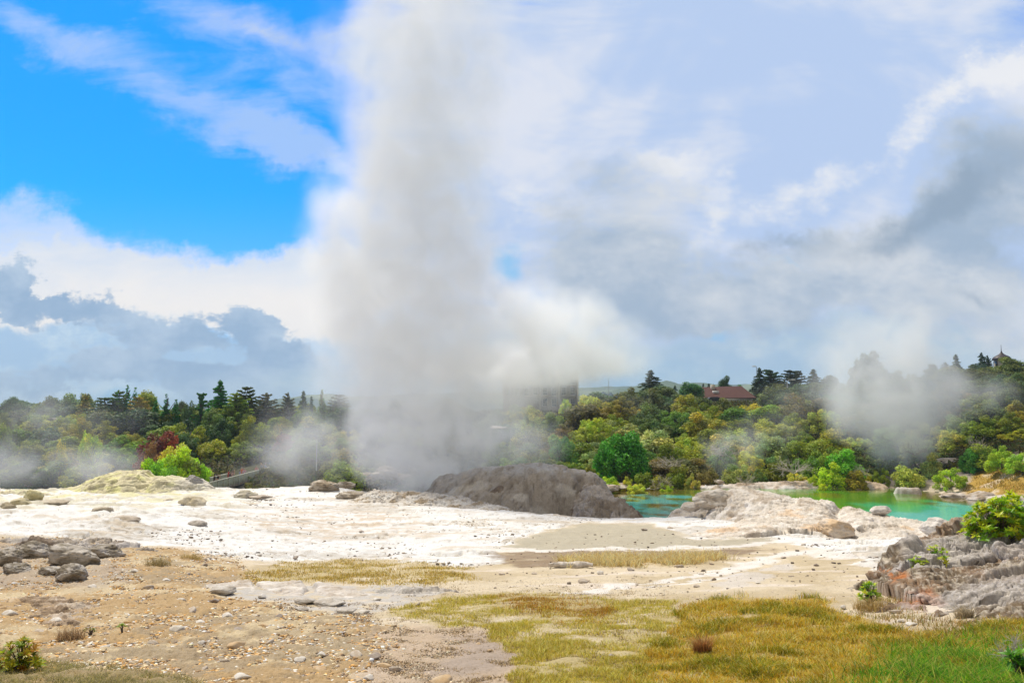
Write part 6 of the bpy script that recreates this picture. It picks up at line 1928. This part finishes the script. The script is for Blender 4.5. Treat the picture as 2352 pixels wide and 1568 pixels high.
# ------------------------------------------------------------------ hotel on the hill
M_CONC = mat_plain('pale_concrete', (0.48, 0.42, 0.33), 0.85, 0.12, 1.5)
M_PANEL = mat_plain('brown_panel', (0.36, 0.30, 0.24), 0.8, 0.12, 1.0)
M_FRAME = mat_plain('white_frame', (0.72, 0.70, 0.66), 0.6, 0.05, 2)
m, t, bs, out = mat_new('dark_glass')
bs.inputs['Base Color'].default_value = (0.03, 0.035, 0.04, 1); bs.inputs['Roughness'].default_value = 0.08
M_GLASS = m
HD = 178.0
k = HD / F
hx1 = (1326 - 1176) * k
hz = CZ + ray(1300, 936)[1] * HD
bay, st = 42.5 * k, 26.0 * k
hotel = empty('hotel', (hx1 - 5 * bay / 2, HD + 5, hz))
tag(hotel, 'three-storey hotel block with concrete fins half lost in the steam', 'building')


def ho(name, parts, mat, parent=None):
    v, f = merge(parts)
    par = parent or hotel
    v = v - np.array(hotel.location)
    return mesh_from(name, v, f, mat, par, False)


nb = 4
ho('wall', [box(hx1 - nb * bay, hx1, HD, HD + 12, hz + st, hz + 3 * st), box(hx1 - nb * bay, hx1 - 2 * bay - .003, HD + .4, HD + 11.9, hz - 3.5, hz + st - .003), box(hx1 - 2 * bay, hx1 - 0.003, HD + 0.004, HD + 11.9, hz - 3.5, hz + st - 0.003)], M_PANEL)
ho('roof', [box(hx1 - nb * bay - .4, hx1 + .4, HD - 0.9, HD + 12.4, hz + 3 * st + .003, hz + 3 * st + .4)], M_CONC)
for i in range(nb + 1):
    x = hx1 - i * bay
    ho('fin', [box(x - .17, x + .17, HD - 1.0, HD - .003, hz - (1.5 if i < 3 else -st), hz + 3 * st)], M_CONC)
for l in range(1, 3):
    ho('balcony_slab', [box(hx1 - nb * bay + .18, hx1 - .18, HD - .8, HD - .004, hz + l * st - .12, hz + l * st + .06)], M_CONC)
for l in range(3):
    for i in range(nb):
        if l == 0 and i > 1: continue
        for q in range(2):
            x = hx1 - (i + 1) * bay + (.45 if q == 0 else bay * .60)
            z0 = hz + l * st + (0.25 if (i + q + l) % 3 else .1)
            z1 = hz + (l + 1) * st - .45; w = 1.15
            y = HD - .12
            fr = [box(x, x + w, y, y + .1, z0, z0 + .09), box(x, x + w, y, y + .1, z1 - .09, z1), box(x, x + .09, y, y + .1, z0 + .09, z1 - .09), box(x + w - .09, x + w, y, y + .1, z0 + .09, z1 - .09),
                  box(x + .09, x + w - .09, y + .01, y + .09, z0 + (z1 - z0) * .32, z0 + (z1 - z0) * .32 + .08)]
            wdw = ho('window', fr, M_FRAME)
            ho('pane', [box(x + .09, x + w - .09, y + .04, y + .06, z0 + .09, z1 - .09)], M_GLASS, wdw)

# ------------------------------------------------------------------ red-roofed house and a parked car
M_REDROOF = mat_plain('red_brown_tile', (0.085, 0.03, 0.022), 0.8, 0.2, 1.2)
M_WHITE = mat_plain('white_render', (0.68, 0.68, 0.65), 0.8, 0.08, 1.0)
D2 = 196.0
k2 = D2 / F
P = lambda px, py, dd=0.0: np.array(at(px, py, D2 + dd))
house = empty('red_roofed_house', tuple(at(1670, 925, D2 + 6)))
tag(house, 'long low house with red-brown tiled roof on the hill', 'building')


def hs(name, v, f, mat, par=None):
    return mesh_from(name, np.array(v) - np.array(house.location), f, mat, par or house, False)


xa, xb = (1606 - 1176) * k2, (1728 - 1176) * k2
ze, zr = CZ + ray(1650, 913)[1] * D2, CZ + ray(1650, 889)[1] * (D2 + 6)
zf = CZ + ray(1650, 925.5)[1] * D2
rv = [(xa - .6, D2 - .8, ze), (xb + .6, D2 - .8, ze), (xb + .6, D2 + 13, ze), (xa - .6, D2 + 13, ze), (xa + 1.6, D2 + 6, zr), (xb - 1.0, D2 + 6, zr + .3)]
rv2 = [(a, b, c - .18) for a, b, c in rv[:4]]
roof = hs('roof', rv + rv2, [(0, 1, 5, 4), (1, 2, 5), (2, 3, 4, 5), (3, 0, 4), (7, 6, 9, 8)[::1] if False else (6, 7, 8, 9), (0, 6, 7, 1), (1, 7, 8, 2), (2, 8, 9, 3), (3, 9, 6, 0)], M_REDROOF)
v, f = box(xa, xb, D2, D2 + 12, zf - 1.5, ze - .05); hs('wall', v, f, M_WHITE)
v, f = merge([box(xa + 4.0, xa + 4.8, D2 + 4.0, D2 + 5.2, zr - 1.2, zr + .55)]); hs('chimney', v, f, M_CONC, roof)
q = P(1652, 901); v, f = box(q[0] - 1.0, q[0] + .3, D2 + 1.6, D2 + 2.6, ze + 1.0, ze + 1.75); hs('dormer', v, f, M_WHITE, roof)
for x0, w0, z0, z1 in ((xa + 1.5, 1.6, zf + .15, ze - .35), (xa + 3.6, 1.3, zf + .9, ze - .35), (xa + 9.5, 1.4, zf + .8, ze - .35), (xa + 11.5, 1.2, zf + .8, ze - .35)):
    v, f = merge([box(x0, x0 + w0, D2 - .08, D2 - .003, z1 - .08, z1), box(x0, x0 + w0, D2 - .08, D2 - .003, z0, z0 + .08), box(x0, x0 + .08, D2 - .08, D2 - .003, z0 + .08, z1 - .08), box(x0 + w0 - .08, x0 + w0, D2 - .08, D2 - .003, z0 + .08, z1 - .08),
                  box(x0 + w0 / 2 - .04, x0 + w0 / 2 + .04, D2 - .07, D2 - .003, z0 + .08, z1 - .08)])
    wd = hs('window', v, f, M_FRAME)
    v, f = box(x0 + .08, x0 + w0 - .08, D2 - .04, D2 - .02, z0 + .08, z1 - .08); hs('pane', v, f, M_GLASS, wd)
car = empty('parked_car', tuple(at(1640, 925, D2 - 5)))
tag(car, 'dark car parked outside the white wall of the red-roofed house', 'car')
M_CAR = mat_plain('dark_paint', (0.03, 0.035, 0.05), 0.25, 0.02, 1, spec=0.6)
prof_ = [(-2.1, .35), (-2.1, .75), (-1.55, .92), (-1.0, 1.38), (.75, 1.42), (1.35, .98), (2.05, .85), (2.12, .4)]
V = [(x, y, z) for y in (-.85, .85) for x, z in prof_]; n = len(prof_)
F_ = [tuple(range(n)), tuple(range(2 * n - 1, n - 1, -1))] + [(i, i + n, (i + 1) % n + n, (i + 1) % n) for i in range(n)]
body = mesh_from('body', V, F_, M_CAR, car, False)
mesh_from('window', [(-.95, -.87, .95), (1.15, -.87, .98), (.68, -.86, 1.33), (-.85, -.86, 1.30)] + [(-.95, -.84, .95), (1.15, -.84, .98), (.68, -.84, 1.33), (-.85, -.84, 1.30)], [(0, 1, 2, 3), (7, 6, 5, 4), (0, 4, 5, 1), (1, 5, 6, 2), (2, 6, 7, 3), (3, 7, 4, 0)], M_GLASS, car, False)
for wx in (-1.3, 1.3):
    for wy in (-.8, .8):
        v, f = tube([(wx, wy - .1, .33), (wx, wy + .1, .33)], [.33, .33], 14); mesh_from('wheel', v, list(map(tuple, f)) + [tuple(range(14)), tuple(range(27, 13, -1))], cloth(BLK), car, False)

# ------------------------------------------------------------------ domed turret, shelter, sail, lamps
tp = at(2301, 828, 205)
tur = empty('domed_turret', (tp.x, tp.y, tp.z - 4))
tag(tur, 'small turret with dark onion-shaped dome on the ridge', 'building')
M_DARKROOF = mat_plain('dark_metal_roof', (0.05, 0.035, 0.035), 0.5, 0.1, 1)
kt = 205 / F


def lathe(pr, k=20):
    V = [(r * math.cos(2 * math.pi * j / k), r * math.sin(2 * math.pi * j / k), z) for r, z in pr for j in range(k)]
    return np.array(V), np.array([(i * k + j, i * k + (j + 1) % k, (i + 1) * k + (j + 1) % k, (i + 1) * k + j) for i in range(len(pr) - 1) for j in range(k)])


v, f = lathe([(16 * kt, 0), (16 * kt, 4.1)]); mesh_from('wall', v, f, M_CONC, tur)
v, f = lathe([(19 * kt, 4.1), (20 * kt, 4.25), (19.5 * kt, 4.55), (16 * kt, 5.0), (11 * kt, 5.3), (6 * kt, 5.6), (2.5 * kt, 6.0), (.8 * kt, 6.5), (.4 * kt, 7.6), (.05, 8.0)]); mesh_from('dome', v, f, M_DARKROOF, tur)
for j in range(6):
    a = j * math.pi / 3 + .3
    c, s_ = math.cos(a), math.sin(a); R_ = 16 * kt + .03
    v, f = box(-.3, .3, -.05, .05, 2.4, 3.9); v = np.stack([v[:, 0] * -s_ + (v[:, 1] + R_) * c, v[:, 0] * c + (v[:, 1] + R_) * s_, v[:, 2]], 1); mesh_from('window', v, f, M_GLASS, tur, False)

sp = at(115, 972, 150)
sh_ = empty('arched_shelter', tuple(sp), RAD(-28))
tag(sh_, 'curved dark shelter roof peeping from the bushes of the slope', 'shelter')
V, Fc = [], []
kk = 14
for y in (0, 4.5):
    for R_ in (1.0, 1.08):
        for j in range(kk + 1):
            a = math.pi * j / kk
            V.append((R_ * 1.35 * math.cos(a), y, R_ * 0.95 * math.sin(a)))
m1 = kk + 1
for j in range(kk):
    Fc += [(j, j + 1, m1 + j + 1, m1 + j), (2 * m1 + j, 3 * m1 + j, 3 * m1 + j + 1, 2 * m1 + j + 1), (m1 + j, m1 + j + 1, 3 * m1 + j + 1, 3 * m1 + j), (j, 2 * m1 + j, 2 * m1 + j + 1, j + 1)]
mesh_from('vault', V, Fc, mat_plain('corrugated_grey', (0.24, 0.22, 0.19), 0.6, 0.1, 2), sh_)
mk('back_wall', [box(-1.3, 1.3, 4.3, 4.4, -.4, .8)], cloth(BLK), sh_)
mk('leg', [box(-1.42, -1.32, .05, 4.4, -2.0, 0)], M_SLAT, sh_); mk('leg', [box(1.32, 1.42, .05, 4.4, -2.0, 0)], M_SLAT, sh_)

sl_ = empty('shade_sail', tuple(at(1150, 985, 118)))
tag(sl_, 'pale triangular shade sail stretched above the misty bushes', 'shade sail')
C3 = [np.array(at(1128, 976, 120)) , np.array(at(1126, 983.5, 116)), np.array(at(1172, 982.5, 118))]
NN = 12; V, Fc = [], []
for i in range(NN + 1):
    for j in range(NN + 1 - i):
        a, b = i / NN, j / NN; c = 1 - a - b
        p = C3[0] * c + C3[1] * b + C3[2] * a
        cen = (C3[0] + C3[1] + C3[2]) / 3
        e = (a * b + b * c + c * a) - 3 * a * b * c * 1.5
        p = p + (cen - p) * 0.42 * max(0, e) * (1 - 27 * a * b * c * 0.6)
        V.append(p - np.array(sl_.location))
ix = {}
q = 0
for i in range(NN + 1):
    for j in range(NN + 1 - i): ix[(i, j)] = q; q += 1
for i in range(NN):
    for j in range(NN - i):
        Fc.append((ix[(i, j)], ix[(i + 1, j)], ix[(i, j + 1)]))
        if i + j < NN - 1: Fc.append((ix[(i + 1, j)], ix[(i + 1, j + 1)], ix[(i, j + 1)]))
so = mesh_from('canopy', V, Fc, mat_plain('cream_canvas', (0.72, 0.62, 0.54), 0.8, 0.04, 1), sl_)
so.modifiers.new('thick', 'SOLIDIFY').thickness = 0.03
for c in C3:
    p = c - np.array(sl_.location)
    v, f = tube([(p[0], p[1], gz(c[0], c[1]) - c[2] + p[2] - .2), (p[0], p[1], p[2] + .15)], [.07, .05], 8); mesh_from('post', v, f, M_GALV, sl_)

M_POLE = mat_plain('pale_steel', (0.5, 0.5, 0.48), 0.5, 0.05, 1)
for px, top, bot, d, arm, lb in ((1808, 872, 900, 180, 14, 'pale street lamp with round head beside the dark cedar'), (1738, 841, 880, 205, -6, 'street lamp whose arm tops the pointed conifer'), (1398, 868, 906, 172, 0, 'thin bare pole next to the tall dark conifer'),
                                 (728 + 0, 1008 + 0, 1050, 112, 0, 'slim pale pole in the misty bushes near the bridge')):
    a, b = at(px, top, d), at(px, bot + 30, d)
    if arm:
        lp = empty('street_lamp', (a.x, a.y, b.z)); tag(lp, lb, 'street lamp')
        hh = a.z - b.z; ar = arm * d / F
        v, f = tube([(0, 0, 0), (0, 0, hh - .3), (ar * .3, 0, hh), (ar, 0, hh + .02)], [.11, .08, .06, .05], 8); mesh_from('pole', v, f, M_POLE, lp)
        v, f = lathe([(.05, .12), (.3, .1), (.42, 0), (.3, -.1), (.02, -.14)], 12); v = v * np.array([1.4, .8, 1]) + np.array([ar, 0, hh]); mesh_from('lamp_head', v, f, M_FRAME, lp)
    else:
        v, f = tube([(0, 0, 0), (0, 0, a.z - b.z)], [.09, .05], 8); o = mesh_from('pole', v, f, M_POLE); o.location = (a.x, a.y, b.z); tag(o, lb, 'pole')

# ------------------------------------------------------------------ far hills
for nm, d, pts, col in (('far_hill', 2600, [(1380, 902), (1440, 892), (1510, 878), (1535, 884), (1560, 884), (1590, 880), (1650, 892), (1750, 896), (1900, 900), (2500, 905)], (0.07, 0.10, 0.03)),
                        ('distant_hill', 3600, [(-700, 955), (300, 950), (600, 935), (690, 915), (760, 906), (820, 912), (1000, 905), (1200, 900), (1500, 885), (1540, 888), (1700, 885), (2000, 880), (2600, 890)], (0.05, 0.08, 0.03))):
    pxs = np.linspace(pts[0][0], pts[-1][0], 260)
    top = np.interp(pxs, [p[0] for p in pts], [p[1] for p in pts]) - 2.5 * fbm(pxs / 40, pxs * 0 + 3.3, 0, 4, int(d)) - 1
    rows = 24
    V = []
    for j in range(rows):
        t = j / (rows - 1)
        dd = d - 900 * (1 - t)
        zt = CZ + np.array([ray(1176, v)[1] for v in top]) * d
        x = (pxs - 1176) / F * d
        z = -2 + (zt + 2) * (math.sin(t * math.pi / 2) ** 1.2) + 14 * fbm(x / 260, np.full_like(x, dd / 160), 0, 4, 77) * math.sin(math.pi * t)
        V.append(np.stack([x, np.full_like(x, dd), z], 1))
    V.append(np.stack([x, np.full_like(x, d + 500), np.full_like(x, -5)], 1))
    V = np.concatenate(V)
    m = mat_ground(nm + '_woodland', 0.02, 0.3, 2.0, 0.006, 0.5)
    c = np.zeros((len(V), 3)) + col
    c = mixc(c, (0.16, 0.19, 0.06), sstep(fbm(V[:, 0] / 300, V[:, 1] / 200, 0, 3, 5), 0.1, 0.3))
    o = mesh_from(nm, V, grid_faces(rows + 1, 260), m, col=c); tag(o, 'blue distant hills beyond the trees', 'hill', kind='structure')


# ------------------------------------------------------------------ steam
def steam(name, lo, hi, blobs, dens, label, nscale=0.16, erode=0.55, sharp=(0.12, 0.75), step=1.0, stretch=(1, 1, 0.6), thin_=None, wisp=None, aniso=0.1, detail=4, rough=.55):
    """a box of air with steam in it; blobs: (px, py, distance, radius sideways px, radius up px, radius in depth m, weight[, tilt])"""
    m = bpy.data.materials.new(name + '_volume')
    m.use_nodes = True
    t = NT(m.node_tree); t.n.clear()
    out = t.new('ShaderNodeOutputMaterial')
    co = t.new('ShaderNodeTexCoord')
    P = co.outputs['Object']
    wv = t.vscale(t.vmath('SUBTRACT', t.noise(P, nscale * 0.9, 2, 0.5, color=True), (0.5, 0.5, 0.5)), 4.0)
    Pw = t.vmath('ADD', P, wv)
    socks = []
    for b in blobs:
        px, py, d, rx, ry, rd, w = b[:7]
        c = at(px, py, d)
        g = t.blob(Pw, tuple(c), (rx * d / F, rd, ry * d / F), (0, RAD(b[7]) if len(b) > 7 else 0, 0))
        if w != 1.0: g = t.math('MULTIPLY', g, w)
        socks.append(g)
    v = socks[0]
    for s_ in socks[1:]: v = t.math('MAXIMUM', v, s_) if False else t.math('ADD', v, s_)
    n = t.noise(t.mapping(P, scale=stretch), nscale, detail, rough)
    val = t.math('ADD', v, t.math('MULTIPLY', t.math('SUBTRACT', n, 0.5), erode * 2))
    # noise must not create steam where no blob reaches
    val = t.math('MULTIPLY', t.smooth(val, sharp[0], sharp[1]), t.smooth(v, 0.0, 0.25))
    n2 = t.noise(P, nscale * 1.5, 3, 0.5, 0.8)
    val = t.math('MULTIPLY', val, t.smooth(n2, 0.36, 0.62, 0.35, 1.7))
    den = t.math('MULTIPLY', val, dens)
    sc_ = t.new('ShaderNodeVolumeScatter')
    sc_.inputs['Color'].default_value = (0.895, 0.915, 0.945, 1)
    sc_.inputs['Anisotropy'].default_value = aniso
    t.l.new(den, sc_.inputs['Density'])
    t.l.new(sc_.outputs[0], out.inputs['Volume'])
    m.cycles.volume_sampling = 'MULTIPLE_IMPORTANCE'
    v_, f_ = box(lo[0], hi[0], lo[1], hi[1], lo[2], hi[2])
    o = mesh_from(name, v_, f_, m, None, False)
    tag(o, label, 'steam', kind='stuff')
    return o


# the geyser: a tall column with a bank of steam drifting off at its side
steam('geyser_steam', (-30, 60, 2.0), (22, 101, 58), [
    (930, 1085, 78, 145, 80, 6, 1.2), (955, 1010, 78, 215, 130, 8, 2.0), (940, 860, 78, 260, 180, 10, 2.0), (925, 700, 78, 295, 190, 10, 2.4), (918, 560, 78, 290, 170, 10, 2.2), (935, 430, 78, 270, 170, 10, 1.7),
    (955, 300, 78, 290, 170, 10, 1.2), (945, 160, 78, 310, 170, 10, 1.05), (980, 30, 78, 340, 170, 10, 0.9), (1010, -100, 78, 350, 170, 10, 0.75),
    (1180, 800, 80, 310, 180, 9, 1.9), (1200, 838, 91, 320, 62, 8, 3.4), (1340, 800, 82, 300, 110, 8, 1.2), (1240, 720, 80, 250, 120, 7, 0.9), (1110, 1000, 80, 250, 150, 8, 0.9), (1130, 960, 82, 140, 120, 6, 0.4), (1080, 1080, 64, 190, 50, 3, 1.0), (1200, 1040, 70, 220, 60, 4, 0.5)],
    0.23, 'tall column of white steam rising from the geyser with a bank drifting off', nscale=0.20, erode=0.75, sharp=(0.15, 1.5), step=1.0)
steam('pool_steam', (34, 92, 1.2), (84, 128, 44), [
    (2065, 1035, 103, 100, 80, 5, 1.5), (2060, 960, 105, 190, 110, 6, 1.7), (2030, 870, 108, 230, 130, 7, 1.3), (2080, 800, 110, 220, 130, 8, 0.5), (2160, 920, 108, 200, 90, 7, 0.45), (2300, 900, 110, 170, 80, 7, 0.42),
    (1960, 740, 112, 300, 130, 8, 0.35), (2150, 690, 112, 300, 140, 8, 0.3)],
    0.20, 'smaller plume of steam rising beyond the pool in front of the ridge', nscale=0.12, erode=0.35, sharp=(0.12, 1.1))
steam('drifting_mist', (-75, 84, -0.5), (32, 110, 22), [
    (80, 1080, 97, 420, 90, 6, 0.9), (240, 1075, 97, 170, 60, 5, 0.5), (70, 960, 100, 330, 130, 6, 0.8), (560, 1075, 98, 150, 60, 5, 0.5), (700, 1050, 98, 190, 110, 6, 0.9), (720, 960, 99, 240, 130, 6, 0.8),
    (1200, 1000, 99, 230, 120, 6, 0.7), (1430, 915, 100, 220, 50, 6, 0.4), (1620, 960, 103, 260, 90, 5, 0.35)],
    0.17, 'thin drifts of mist hanging before the hillside bushes', nscale=0.14, erode=0.45, sharp=(0.15, 1.3))
steam('pool_mist', (24, 100, 1.4), (62, 112, 18), [
    (1680, 1050, 104, 130, 70, 4, 0.75), (1600, 1010, 105, 160, 70, 4, 0.35), (1790, 960, 106, 200, 90, 4, 0.5), (1860, 900, 107, 180, 70, 4, 0.45), (1740, 1000, 106, 120, 60, 4, 0.35)],
    0.16, 'faint wisps of steam among the bushes of the far pool bank', nscale=0.17, erode=0.4, sharp=(0.15, 1.2))

# the air between here and the far hills
HAZE = 0.00016
m = bpy.data.materials.new('haze_air'); m.use_nodes = True
t = NT(m.node_tree); t.n.clear()
out = t.new('ShaderNodeOutputMaterial')
pv = t.new('ShaderNodeVolumePrincipled')
pv.inputs['Color'].default_value = (0.62, 0.80, 1.0, 1); pv.inputs['Density'].default_value = HAZE
t.l.new(pv.outputs[0], out.inputs['Volume'])
v_, f_ = box(-5000, 5000, -60, 9400, -12, 150)
o = mesh_from('haze', v_, f_, m, None, False)
tag(o, 'thin bluish air', 'haze', kind='stuff')
